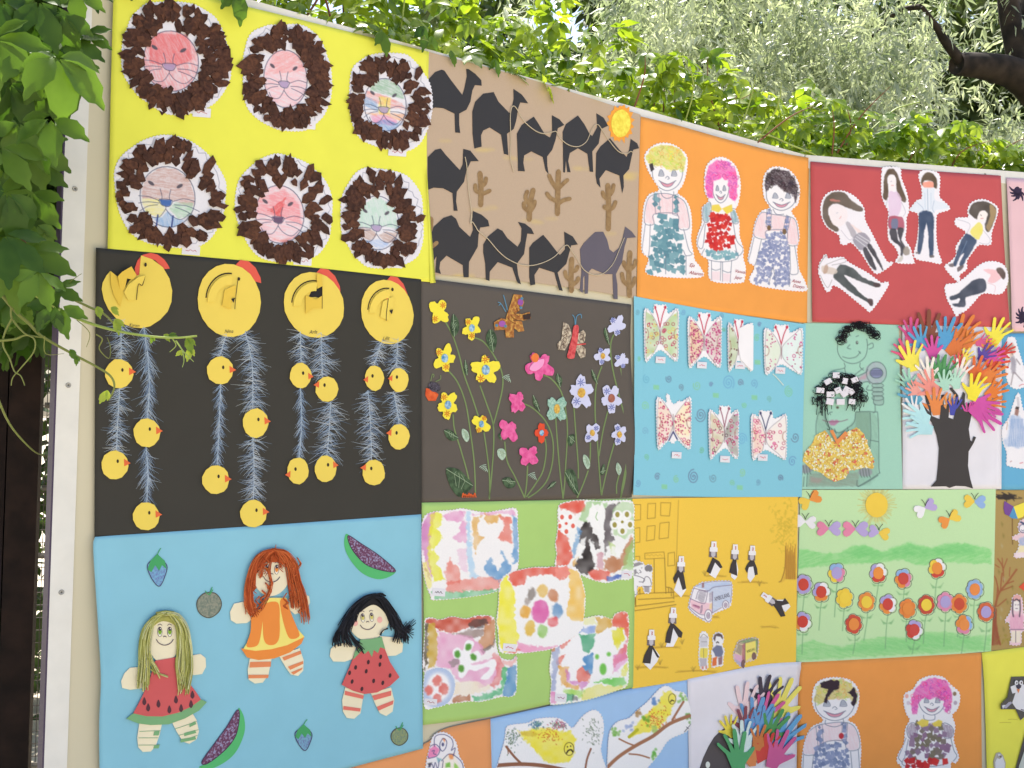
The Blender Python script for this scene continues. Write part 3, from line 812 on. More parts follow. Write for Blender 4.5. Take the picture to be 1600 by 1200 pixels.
        b = M(); text_on(b, ('Nina', 'Arla', 'Lilit')[k], cx - 8, cy + ry - 6, 8, PEN, -2, .4, 4.6, .9); b.obj('pencilled_name', hen)
    chicks = [(184, 584, 22, 23, 1, 0), (227, 676, 21, 23, 1, 0), (177, 726, 21, 23, 1, 0), (226, 806, 21, 22, 1, 0), (341, 579, 21, 22, 1, 2), (334, 749, 21, 23, 1, 2), (396, 661, 20, 23, 1, 0), (393, 802, 21, 22, 1, 0),
              (466, 587, 17, 20, 1, 4), (507, 608, 18, 20, -1, -4), (462, 735, 17, 21, -1, 9), (505, 732, 17, 21, 1, -3), (581, 591, 15, 20, -1, 5), (619, 594, 15, 19, -1, 0), (619, 682, 17, 20, -1, -3), (580, 738, 18, 20, -1, -5)]
    for i, (cx, cy, rx, ry, f, bt) in enumerate(chicks):
        r = random.Random(i); o = []; n = 13
        for k in range(n):
            a = 2 * math.pi * (k + r.uniform(-.15, .15)) / n; o += [cx + rx * math.cos(a) * r.uniform(.96, 1.03), cy + ry * math.sin(a) * r.uniform(.97, 1.03)]
        b = M(); b.poly(o, Y, 4.2, .8); ch = b.obj('chick')
        b = M(); b.poly(ell(cx + f * rx * .22, cy - ry * .25 + bt * .3, 1.9, 3.0, 9), EYE, 4.5, .2); b.obj('eye', ch)
        b = M(); bx = cx + f * rx * .68; b.poly([bx, cy - ry * .42 + bt, bx + f * rx * .5, cy - ry * .12 + bt, bx + f * .5, cy + ry * .1 + bt], OR, 4.9, .7); b.obj('beak', ch)
hens()

SKIN = (236, 226, 196)
def dolls():
    Z()
    poster('doll_poster', 'sky blue sheet with three yarn-haired paper dolls and melon slices', [146, 838, 400, 821, 655, 803], [655, 803, 656, 980, 658, 1168], [156, 1300, 658, 1168],
           [146, 838, 143, 860, 150, 985, 154, 1060, 152, 1140, 156, 1300], (136, 193, 214), 8.0, curl=lambda u, v: (9 * max(0, .05 - u) / .05 * (0.4 + .6 * math.sin(v * 5))))
    sk = paper(SKIN, .7); LN = paper((98, 84, 96)); 
    def face(x, y, s, eyec, parent, tilt=0.0, h=5.2):
        b = M(); c, t = math.cos(tilt), math.sin(tilt)
        g = lambda q: [v for i in range(0, len(q), 2) for v in (x + s * (q[i] * c - q[i + 1] * t), y + s * (q[i] * t + q[i + 1] * c))]
        for sg in (-1, 1):
            e = [sg * .5 + .2 * math.cos(k * .6283) for k in range(10)]
            b.poly(g([v for k in range(12) for v in (sg * .48 + .24 * math.cos(k * .5236), -.1 + .5 * math.sin(k * .5236))]), LN, h, .1)
            b.poly(g([v for k in range(12) for v in (sg * .48 + .19 * math.cos(k * .5236), -.1 + .45 * math.sin(k * .5236))]), paper((240, 236, 222)), h + .3, .1)
            b.poly(g([v for k in range(12) for v in (sg * .48 + .17 * math.cos(k * .5236), -.14 + .3 * math.sin(k * .5236))]), eyec, h + .6, .1)
            b.poly(g([v for k in range(12) for v in (sg * .48 + .13 * math.cos(k * .5236), -.38 + .18 * math.sin(k * .5236))]), paper((70, 50, 60)), h + .9, .1)
            b.poly(g([v for k in range(8) for v in (sg * .48 + .05, -.42) ] if 0 else [v for k in range(8) for v in (sg * .48 + .04 + .05 * math.cos(k * .785), -.44 + .06 * math.sin(k * .785))]), paper((240, 240, 240)), h + 1.2, .1)
            b.line(g([sg * .25, -.72, sg * .45, -.85, sg * .68, -.74]), .9, LN, h)
        b.line(g([-.16, .42, -.06, .3, 0, .36, .06, .3, .16, .42]), 1, LN, h)
        b.line(g([-.82, .62, -.6, .95, -.2, 1.16, .2, 1.16, .6, .95, .84, .6]), 1.3, LN, h)
        return b.obj('face', parent)
    def socks(b, qs, m, h): 
        for q in qs: b.poly(q, m, h, .15)
    # doll with green-gold hair and melon dress
    Z(0, 900, 4)
    L_ = []
    def limb_(q): L_.append(q)
    def limbs_(d):
        for nm, q in zip(('arm', 'arm', 'leg', 'leg'), L_):
            b = M(); b.poly(q, sk, 3.0, .9); b.obj(nm, d)
        L_.clear()
    b = M(); limb_([870, 560, 800, 565, 765, 600, 745, 650, 752, 690, 800, 702, 890, 690, 930, 600]); limb_([1180, 490, 1240, 480, 1272, 505, 1275, 560, 1250, 605, 1195, 612, 1150, 560])
    b.poly([930, 300, 1000, 270, 1070, 290, 1110, 350, 1110, 420, 1080, 490, 1020, 520, 960, 515, 920, 450, 910, 370], sk, 4, .9, True)
    limb_([858, 910, 845, 1000, 852, 1060, 880, 1088, 930, 1085, 960, 1050, 985, 980, 1000, 910]); limb_([1060, 900, 1090, 960, 1130, 1025, 1170, 1038, 1215, 1010, 1230, 960, 1215, 890, 1190, 850])
    d = b.obj('doll', None, 'doll with straight green-gold yarn hair in a melon slice dress'); limbs_(d)
    b = M(); GR = paper((122, 172, 122)); 
    for y0, y1 in ((955, 985), (1040, 1065)): b.poly([950, y0 + 6, 985, y0, 978, y1, 944, y1], GR, 4.2, .1)
    for y0 in (905, 960, 1000): b.poly([1170 - (y0 - 905) * .6, y0 + 10, 1205, y0 - 8, 1212, y0 + 10, 1170 - (y0 - 905) * .6, y0 + 30], GR, 4.2, .1)
    for l in ([858, 960, 990, 955], [852, 1000, 975, 1000], [852, 1045, 960, 1045], [1080, 945, 1215, 900], [1105, 985, 1225, 950], [1130, 1015, 1220, 985]): b.line(l, .8, GR, 4.2)
    b.obj('sock_stripe', d, None, 'stuff')
    b = M(); b.poly([775, 880, 820, 845, 900, 862, 1000, 862, 1100, 838, 1180, 800, 1240, 760, 1278, 778, 1230, 830, 1140, 880, 1040, 915, 930, 920, 850, 910], GR, 5, .8)
    dr = b.obj('skirt_hem', d)
    b = M(); b.poly([955, 520, 1095, 497, 1110, 560, 1160, 650, 1210, 715, 1240, 762, 1180, 805, 1100, 842, 1000, 866, 900, 864, 818, 846, 870, 750, 920, 640], paper((205, 92, 94), .7), 6, .8); b.obj('dress', d)
    for x, y in ((886, 772), (910, 810), (974, 787), (1042, 823), (1083, 762), (1115, 815), (1177, 790), (1186, 732)):
        b = M(); b.poly([x, y - 26, x + 13, y + 4, x + 2, y + 24, x - 12, y + 8], paper((88, 52, 62)), 6.6, .15, True); b.obj('seed', d)
    Z(); face(254, 987, 16, paper((130, 170, 50)), d, 0)
    def hair(strands, mat, r_mm, parent, seed, cap, name='hair'):
        b = M(); r = random.Random(seed)
        b.poly(cap, mat[0], 4.9, .8, True)
        for q, n, jx, jy in strands:
            q = np.array(q, float).reshape(-1, 2)
            for k in range(n):
                ox, oy = r.uniform(-jx, jx), r.uniform(-jy, jy)
                pp = []
                for i, (x, y) in enumerate(q):
                    f = .35 + .65 * i / (len(q) - 1)
                    pp.append([x + ox * f + r.uniform(-5, 5) * f, y + oy * f * (1.6 if i == len(q) - 1 else .6) + r.uniform(-5, 5)])
                p_ = px(pp)
                hs = [6.5 + r.uniform(0, 6) + 2.5 * math.sin(1.2 * i + k) for i in range(len(p_))]
                b.tube(None, r_mm * r.uniform(.8, 1.15), mat[k % len(mat)], hs, pts_px=p_, sub=4, sides=5)
        return b.obj(name, parent, smooth=True)
    Z(0, 900, 4)
    YG = [paper((176, 176, 98), .9, .2, .5), paper((196, 196, 124), .9, .2, .5), paper((150, 152, 78), .9, .2, .5), paper((206, 206, 160), .9, .2, .5)]
    hair([([1010, 222, 950, 250, 900, 320, 880, 420, 880, 540, 870, 660], 34, 40, 34), ([1020, 225, 1080, 240, 1130, 320, 1150, 430, 1150, 560, 1130, 680], 40, 40, 34), ([990, 218, 940, 270, 920, 340, 905, 470, 960, 600], 12, 24, 20), ([1040, 225, 1090, 300, 1105, 420, 1100, 560, 1120, 680], 14, 24, 22), ([900, 480, 890, 540, 960, 590, 1030, 618], 4, 12, 8), ([960, 225, 1010, 216, 1060, 230], 10, 10, 12)], YG, 1.25, d, 1, [880, 420, 890, 320, 940, 250, 1010, 222, 1080, 245, 1130, 320, 1145, 430, 1110, 400, 1085, 310, 1010, 275, 945, 310, 920, 380])
    # doll with orange hair and orange-segment dress
    Z(350, 820, 4)
    b = M(); limb_([110, 475, 50, 488, 25, 540, 30, 590, 65, 612, 130, 608, 200, 560, 190, 490]); limb_([400, 430, 480, 430, 518, 440, 525, 480, 500, 530, 430, 555, 390, 520])
    b.poly([180, 230, 260, 200, 340, 220, 385, 290, 380, 370, 330, 425, 260, 440, 200, 400, 165, 320], sk, 4, .9, True)
    limb_([148, 830, 135, 900, 140, 960, 180, 985, 230, 978, 265, 930, 285, 830]); limb_([330, 810, 370, 880, 405, 930, 450, 938, 482, 905, 485, 840, 460, 765])
    d = b.obj('doll', None, 'doll with red-orange yarn hair in an orange dress'); limbs_(d)
    ORG = paper((232, 140, 62), .7); b = M()
    for q in ([150, 850, 280, 848, 278, 880, 145, 885], [138, 930, 265, 930, 262, 950, 138, 952], [350, 822, 465, 780, 470, 800, 362, 842], [385, 880, 480, 845, 482, 862, 400, 900], [405, 915, 480, 885, 470, 900, 420, 930]): b.poly(q, paper((226, 138, 92)), 4.2, .1)
    b.obj('sock_stripe', d, None, 'stuff')
    b = M(); b.poly([92, 765, 180, 775, 280, 765, 380, 738, 488, 692, 470, 735, 400, 790, 300, 828, 200, 838, 130, 822], ORG, 5, .8); b.obj('skirt_hem', d)
    b = M(); b.poly([265, 450, 375, 450, 400, 540, 440, 640, 487, 693, 380, 745, 280, 770, 180, 780, 106, 768, 150, 690, 170, 580], paper((238, 222, 120), .7), 6, .8); b.obj('dress', d)
    for q in ([160, 560, 225, 520, 222, 620, 205, 720, 180, 752, 125, 750, 150, 660], [225, 500, 320, 480, 332, 600, 328, 700, 300, 740, 255, 740, 232, 700, 226, 600], [335, 470, 375, 460, 400, 540, 450, 660, 452, 690, 420, 706, 385, 690, 350, 580]):
        b = M(); b.poly(q, ORG, 6.8, .8, True); b.obj('segment', d)
    Z(); face(421, 890, 15.5, paper((226, 140, 60)), d, .05)
    Z(350, 820, 4)
    OH = [paper((190, 90, 46), .9, .2, .5), paper((206, 110, 60), .9, .2, .5), paper((170, 74, 38), .9, .2, .5)]
    hair([([290, 150, 210, 180, 160, 270, 140, 380, 140, 480, 160, 540], 46, 34, 22), ([290, 150, 370, 170, 420, 240, 440, 330, 470, 430, 495, 560], 24, 24, 34), ([300, 150, 360, 190, 390, 270, 410, 380, 430, 490], 30, 26, 22), ([290, 150, 240, 190, 215, 240, 190, 300], 16, 30, 20), ([300, 150, 320, 200, 350, 235], 14, 30, 18),
          ([280, 190, 265, 280, 280, 360, 255, 440, 215, 520], 5, 14, 14), ([240, 360, 265, 400, 230, 470, 200, 520], 5, 16, 16), ([440, 200, 460, 240, 440, 270], 5, 10, 8), ([298, 160, 300, 130], 2, 3, 6)] + [([x, y, x + 22 * u, y + 30, x - 8 * u, y + 56, x + 14 * u, y + 76, x - 4 * u, y + 100], 3, 10, 10) for x, y, u in ((150, 250, 1), (170, 330, -1), (140, 420, 1), (160, 470, 1), (200, 440, -1), (400, 220, 1), (430, 300, -1), (400, 360, 1), (440, 400, 1), (370, 420, -1), (470, 460, -1), (230, 200, 1), (340, 180, -1), (260, 330, 1), (220, 400, 1), (180, 200, -1))], OH, 1.15, d, 2, [140, 400, 150, 290, 200, 190, 290, 150, 370, 172, 430, 250, 450, 360, 400, 340, 370, 250, 290, 230, 230, 240, 190, 300, 180, 400])
    # doll with black pigtails and strawberry dress
    b = M(); limb_([680, 745, 655, 770, 648, 815, 670, 848, 740, 850, 800, 830, 810, 760, 760, 730]); limb_([960, 690, 1080, 700, 1105, 740, 1100, 790, 1060, 812, 1000, 815])
    b.poly([780, 560, 840, 500, 920, 490, 990, 540, 1015, 600, 985, 660, 930, 705, 850, 712, 790, 670, 770, 610], sk, 4, .9, True)
    limb_([745, 1010, 725, 1090, 730, 1160, 755, 1200, 800, 1205, 840, 1170, 860, 1050]); limb_([905, 1045, 930, 1110, 960, 1170, 1000, 1188, 1040, 1160, 1050, 1090, 1030, 1010])
    d = b.obj('doll', None, 'doll with black yarn pigtails in a strawberry dress'); limbs_(d)
    b = M()
    for q in ([742, 1030, 860, 1060, 855, 1082, 740, 1056], [732, 1125, 840, 1140, 836, 1160, 730, 1148], [910, 1062, 1030, 1030, 1030, 1060, 925, 1090], [940, 1130, 1045, 1090, 1040, 1115, 950, 1155]): b.poly(q, paper((224, 118, 106)), 4.2, .1)
    b.obj('sock_stripe', d, None, 'stuff')
    b = M(); b.poly([838, 715, 970, 695, 985, 760, 1020, 850, 1080, 945, 1020, 1000, 940, 1040, 860, 1050, 790, 1030, 720, 992, 770, 880, 800, 800], paper((206, 92, 94), .7), 6, .8); b.obj('dress', d)
    b = M(); b.poly([832, 712, 900, 706, 968, 694, 990, 770, 958, 758, 945, 795, 918, 775, 908, 820, 885, 780, 862, 800, 845, 778, 790, 835, 800, 790, 830, 750], GR, 6.9, .8); b.obj('collar', d)
    for x, y in ((962, 818), (885, 851), (957, 866), (806, 884), (768, 918), (872, 908), (1020, 934), (784, 972), (918, 968), (975, 980), (845, 1018)):
        b = M(); b.poly(ell(x, y, 9, 15, 8, .2), paper((74, 44, 50)), 6.8, .15); b.obj('seed', d)
    Z(); face(570, 965, 14.5, paper((206, 196, 110)), d, -.08)
    Z(350, 820, 4)
    b = M(); b.poly(ell(806, 608, 16, 20, 12), paper((238, 178, 170)), 5.1, .1); b.poly(ell(958, 588, 16, 20, 12), paper((238, 178, 170)), 5.1, .1); b.obj('cheek', d, None, 'stuff')
    BH = [paper((36, 36, 42), .9, .2, .5), paper((28, 28, 32), .9, .2, .5), paper((46, 46, 54), .9, .2, .5)]
    hair([([940, 428, 870, 448, 800, 510, 765, 580, 735, 640], 60, 42, 14), ([900, 440, 960, 450, 1010, 520, 1040, 580, 1060, 630], 56, 42, 14), ([900, 450, 850, 480, 800, 540, 780, 590], 24, 26, 14), ([730, 620, 715, 680, 725, 740], 46, 60, 14), ([720, 650, 680, 690, 670, 730], 14, 16, 14), ([760, 660, 800, 720, 840, 770], 14, 22, 20),
          ([1050, 620, 1090, 660, 1150, 620], 16, 26, 26), ([1060, 630, 1085, 670, 1080, 715], 46, 56, 12), ([1060, 640, 1110, 650, 1150, 660], 12, 12, 26), ([1000, 640, 970, 660, 960, 690], 3, 4, 6), ([930, 430, 960, 424, 985, 445], 8, 8, 8)], BH, 1.2, d, 3, [740, 640, 745, 580, 800, 500, 870, 445, 940, 425, 1000, 470, 1040, 560, 1065, 630, 1020, 610, 985, 540, 920, 495, 850, 530, 790, 590, 775, 650])
    # drawn fruit
    Z()
    def melon(pts, rind, name='melon_slice', label=None):
        b = M(); b.poly(rind, paper((84, 182, 112), .7), 1.2, .2, True)
        b.poly(pts, speckled((92, 60, 92), (150, 150, 186), 170, .8, .2, (116, 70, 96)), 1.6, .2, True); b.line(pts, 1.2, paper((70, 50, 80)), 1.9, True, True)
        b.obj(name, None, label)
    melon([541, 836, 560, 848, 590, 868, 615, 891, 596, 891, 570, 882, 553, 866, 543, 850], [537, 834, 545, 840, 556, 868, 580, 884, 614, 890, 606, 900, 586, 904, 562, 894, 543, 872, 535, 852], label='melon slice lying on its rind')
    melon([367, 1108, 371, 1116, 366, 1145, 350, 1168, 322, 1190, 312, 1188, 330, 1162, 350, 1135], [370, 1104, 378, 1118, 379, 1142, 366, 1172, 346, 1190, 322, 1200, 308, 1196, 326, 1188, 350, 1168, 366, 1144, 370, 1118], label='melon slice standing on end')
    def fruit(cx, cy, rx, ry, c1, c2, lab, lead):
        b = M(); b.poly([cx - rx, cy - ry * .3, cx - rx * .4, cy - ry, cx + rx * .5, cy - ry, cx + rx, cy - ry * .3, cx + rx * .8, cy + ry * .5, cx, cy + ry, cx - rx * .8, cy + ry * .6] if lead else [cx - rx, cy - ry * .5, cx, cy - ry, cx + rx, cy - ry * .5, cx + rx * .8, cy + ry * .3, cx + rx * .2, cy + ry, cx - rx * .6, cy + ry * .4], speckled(c1, c2, 190, .8, .2), 1.2, .2, True)
        q = px(b_out(cx, cy, rx, ry, lead)); b.line(None, 1.3, paper((70, 66, 104) if not lead else (88, 80, 66)), 1.6, True, True, pts_px=q)
        Gm = paper((70, 160, 100))
        if lead: b.line([cx - 6, cy - ry - 4, cx, cy - ry + 2, cx + 6, cy - ry - 6], 1.4, Gm, 1.7); b.line([cx, cy - ry + 2, cx + 5, cy - ry - 10], 1.4, Gm, 1.7)
        else: b.poly([cx - rx, cy - ry * .2, cx - rx * .7, cy - ry * .8, cx, cy - ry * 1.3, cx + rx * .8, cy - ry * .8, cx + rx, cy - ry * .2, cx + rx * .5, cy - ry * .5, cx + rx * .2, cy - ry * .1, cx - rx * .2, cy - ry * .5, cx - rx * .6, cy + .0], Gm, 1.9, .2); b.line([cx, cy - ry * 1.2, cx + 3, cy - ry * 1.5, cx + 6, cy - ry * 1.7], 1.4, Gm, 1.9)
        b.obj('drawn_fruit', None, lab)
    def b_out(cx, cy, rx, ry, lead):
        return [cx - rx, cy - ry * .3, cx - rx * .4, cy - ry, cx + rx * .5, cy - ry, cx + rx, cy - ry * .3, cx + rx * .8, cy + ry * .5, cx, cy + ry, cx - rx * .8, cy + ry * .6] if lead else [cx - rx, cy - ry * .5, cx, cy - ry, cx + rx, cy - ry * .5, cx + rx * .8, cy + ry * .3, cx + rx * .2, cy + ry, cx - rx * .6, cy + ry * .4]
    fruit(243, 893, 15, 22, (110, 124, 180), (120, 180, 210), 'blue strawberry drawing', False)
    fruit(471, 1153, 13, 18, (110, 124, 170), (120, 176, 200), 'small blue strawberry drawing at lower edge', False)
    fruit(324, 945, 19, 19, (110, 124, 112), (150, 150, 134), 'grey-green tomato drawing', True)
    fruit(621, 1150, 13, 13, (110, 134, 122), (148, 158, 110), 'small green tomato drawing at lower edge', True)
dolls()
# ------------------------------------------------------------------ column two: camels, flowers, watercolours
def camels():
    Z()
    tan = (187, 165, 143)
    cv = Paint(660, 70, 1004, 475, tan, 1.5)
    for i in range(26):   # smudges of yellow sand under the feet
        x, y, w = rnd.choice(((700, 216, 40), (760, 238, 30), (800, 250, 30), (830, 262, 26), (900, 262, 24), (752, 326, 30), (826, 347, 24), (872, 340, 30), (950, 362, 24), (980, 276, 20), (720, 430, 40), (850, 442, 40), (940, 462, 30), (690, 224, 20)))
        cv.e(x + rnd.uniform(-w, w) * .5, y + rnd.uniform(-4, 4), w * rnd.uniform(.3, .6), rnd.uniform(2, 4), (214, 190, 112), a=.35, soft=5, mott=.5)
    poster('camel_poster', 'tan sheet with black paper camels roped together, cacti and a yellow sun', [668, 82, 830, 126, 998, 180], [998, 180, 995, 320, 992, 466], [666, 428, 840, 443, 992, 466], [668, 82, 664, 260, 666, 428], tan, 4.4, canvas=cv, res=1.5)
    BK = paper((48, 46, 48), .6, .08, .1, .35); CAC = speckled((140, 112, 78), (158, 130, 92), 60, .9, .2); GREY = paper((98, 92, 104), .6, .1)
    Z(640, 60, 4)
    C1 = [([106, 262, 150, 215, 190, 200, 208, 206, 245, 260, 320, 358, 332, 320, 348, 240, 344, 196, 358, 196, 400, 226, 438, 266, 440, 300, 398, 296, 382, 330, 370, 400, 345, 450, 300, 474, 300, 540, 306, 594, 276, 592, 272, 474, 200, 440, 150, 436, 106, 455], BK),
          ([382, 460, 400, 400, 450, 350, 515, 340, 545, 400, 612, 470, 625, 460, 640, 380, 638, 320, 690, 355, 730, 410, 680, 405, 668, 440, 655, 520, 640, 570, 598, 600, 606, 732, 580, 725, 562, 606, 490, 560, 450, 580, 436, 610, 440, 680, 395, 692, 384, 600], BK),
          ([660, 600, 690, 545, 765, 493, 790, 530, 835, 605, 866, 624, 880, 590, 878, 484, 925, 510, 955, 545, 915, 565, 900, 640, 880, 700, 848, 742, 850, 800, 858, 850, 840, 830, 822, 745, 750, 710, 705, 735, 700, 780, 710, 834, 668, 832, 664, 700], BK),
          ([945, 590, 965, 540, 1040, 486, 1080, 540, 1112, 600, 1130, 615, 1160, 560, 1155, 472, 1200, 500, 1228, 550, 1185, 570, 1170, 660, 1130, 710, 1136, 838, 1115, 836, 1100, 725, 1040, 690, 990, 720, 980, 770, 995, 840, 975, 838, 966, 760, 960, 842, 950, 840, 948, 680], BK),
          ([1155, 720, 1180, 680, 1240, 628, 1300, 700, 1345, 745, 1360, 700, 1370, 632, 1410, 660, 1422, 690, 1385, 700, 1372, 760, 1360, 820, 1325, 860, 1328, 930, 1318, 970, 1310, 920, 1300, 860, 1215, 826, 1175, 880, 1182, 935, 1160, 910, 1152, 860], BK),
          ([104, 745, 150, 700, 185, 692, 215, 730, 305, 828, 322, 790, 326, 694, 370, 706, 422, 770, 372, 772, 345, 830, 330, 900, 285, 960, 280, 1020, 290, 1080, 266, 1080, 258, 970, 200, 940, 140, 936, 104, 950], BK)]
    o = []
    for q, m in C1: b = M(); b.poly(q, m, 1.6, .6); b.obj('camel')
    Z(640, 250, 4)
    for q, m, lab in (([122, 470, 140, 420, 200, 365, 250, 348, 280, 370, 300, 420, 368, 484, 386, 440, 378, 370, 386, 322, 440, 345, 480, 380, 488, 416, 430, 425, 420, 470, 415, 545, 360, 640, 358, 735, 326, 735, 322, 660, 220, 600, 180, 640, 175, 680, 184, 714, 150, 705, 158, 600, 130, 650, 135, 700, 115, 695, 125, 600], BK, None),
                      ([450, 530, 480, 480, 540, 430, 570, 445, 600, 490, 665, 545, 685, 510, 690, 430, 668, 390, 710, 400, 750, 430, 768, 466, 725, 462, 715, 520, 705, 590, 660, 650, 668, 720, 686, 778, 664, 770, 632, 675, 540, 640, 490, 700, 488, 758, 466, 750, 462, 650, 450, 580], BK, None),
                      ([738, 550, 760, 520, 825, 470, 860, 510, 910, 575, 930, 596, 962, 560, 956, 450, 1010, 480, 1042, 530, 1000, 536, 986, 590, 970, 650, 915, 705, 930, 760, 948, 820, 925, 815, 895, 705, 800, 675, 770, 720, 775, 780, 745, 786, 738, 730], BK, None),
                      ([1055, 560, 1080, 520, 1150, 452, 1200, 450, 1225, 500, 1240, 560, 1265, 580, 1300, 550, 1320, 500, 1338, 418, 1380, 450, 1405, 485, 1350, 490, 1335, 540, 1318, 640, 1280, 715, 1290, 780, 1292, 872, 1266, 870, 1262, 780, 1260, 715, 1215, 715, 1130, 680, 1110, 700, 1105, 836, 1085, 838, 1085, 720, 1075, 740, 1074, 832, 1054, 820, 1065, 700], GREY, 'greyish camel at lower right')):
        b = M(); b.poly(q, m, 1.6, .6); b.obj('camel', None, lab)
    def cactus(x0, y0, pts):
        b = M(); Z(x0, y0, 4)
        for i, l in enumerate(pts):
            q = px(l); b.line(None, 8.2 if i == 0 else 6.4, CAC, 1.5 + .2 * i, smooth=True, pts_px=q)
            for e in (q[0], q[-1]):
                with raw(): b.poly(ell(e[0], e[1], 3.6 if i == 0 else 3.0, 3.6 if i == 0 else 3.0, 9), CAC, 1.45 + .2 * i, .0)
        b.obj('cactus')
    cactus(640, 250, [[434, 285, 436, 180, 430, 85], [436, 170, 460, 150, 468, 118], [434, 210, 405, 195, 400, 160], [434, 220, 470, 205, 490, 195]])
    cactus(640, 250, [[738, 375, 742, 280, 762, 190], [742, 290, 715, 240, 725, 200], [740, 330, 708, 300, 704, 272], [740, 330, 765, 290, 772, 262]])
    cactus(640, 250, [[914, 340, 916, 200, 920, 75], [914, 190, 880, 140, 862, 100], [916, 185, 950, 150, 975, 128], [914, 265, 870, 240, 848, 212], [914, 280, 950, 255, 990, 245]])
    cactus(640, 250, [[1232, 435, 1234, 300, 1228, 160], [1230, 250, 1205, 230, 1196, 205], [1232, 230, 1255, 200, 1264, 160], [1232, 315, 1260, 300, 1276, 265], [1232, 310, 1210, 300, 1208, 292]])
    cactus(640, 250, [[1002, 820, 1000, 720, 1004, 620], [1000, 700, 1030, 690, 1040, 668], [1000, 760, 970, 730, 962, 700], [1000, 790, 1036, 760, 1044, 740]])
    cactus(640, 250, [[1366, 850, 1362, 700, 1368, 580], [1362, 700, 1335, 660, 1330, 640], [1366, 690, 1395, 660, 1404, 630], [1364, 790, 1330, 760, 1318, 712], [1366, 800, 1392, 770, 1398, 740]])
    cactus(640, 250, [[116, 440, 120, 410, 122, 370], [120, 550, 140, 535, 158, 520]])
    # rope of string
    ROPE = paper((198, 184, 158), .9, .15, .4)
    Z(640, 60, 4)
    for q in ([640, 840, 618, 760, 620, 640, 616, 500, 624, 440, 640, 428, 660, 450, 700, 520, 770, 580, 830, 600, 890, 586, 905, 590, 930, 630, 980, 670, 1040, 680, 1090, 650, 1118, 590, 1140, 550, 1165, 545, 1190, 580, 1230, 640, 1290, 710, 1340, 725, 1366, 710, 1380, 716],
              [334, 745, 345, 800, 352, 900, 362, 1000, 376, 1100, 370, 1160]):
        b = M(); b.tube(q, 1.5, ROPE, 3.4); b.obj('rope')
    Z(640, 250, 4)
    b = M(); b.tube([374, 340, 368, 400, 380, 390, 400, 420, 420, 450, 480, 500, 540, 570, 600, 620, 680, 656, 760, 660, 840, 636, 900, 600, 950, 545, 976, 536, 1000, 570, 1040, 630, 1080, 690, 1140, 720, 1200, 710, 1260, 650, 1300, 560, 1330, 488], 1.5, ROPE, 3.4); b.obj('rope')
    # sun
    Z(640, 60, 4); r = random.Random(3)
    b = M(); q = []
    for i in range(34):
        a = 2 * math.pi * i / 34; k = (1.32 if i % 2 else 1.08) * r.uniform(.92, 1.1); q += [1306 + 64 * k * math.cos(a), 535 + 92 * k * math.sin(a)]
    b.poly(q, paper((236, 160, 62), .8, .1), 1.4, .4); s = b.obj('sun')
    b = M(); b.poly(ell(1306, 535, 60, 87, 18, 0, .03), speckled((228, 204, 70), (246, 232, 96), 70, .8, .4), 2.6, .8); b.obj('sun_disc', s)
camels()

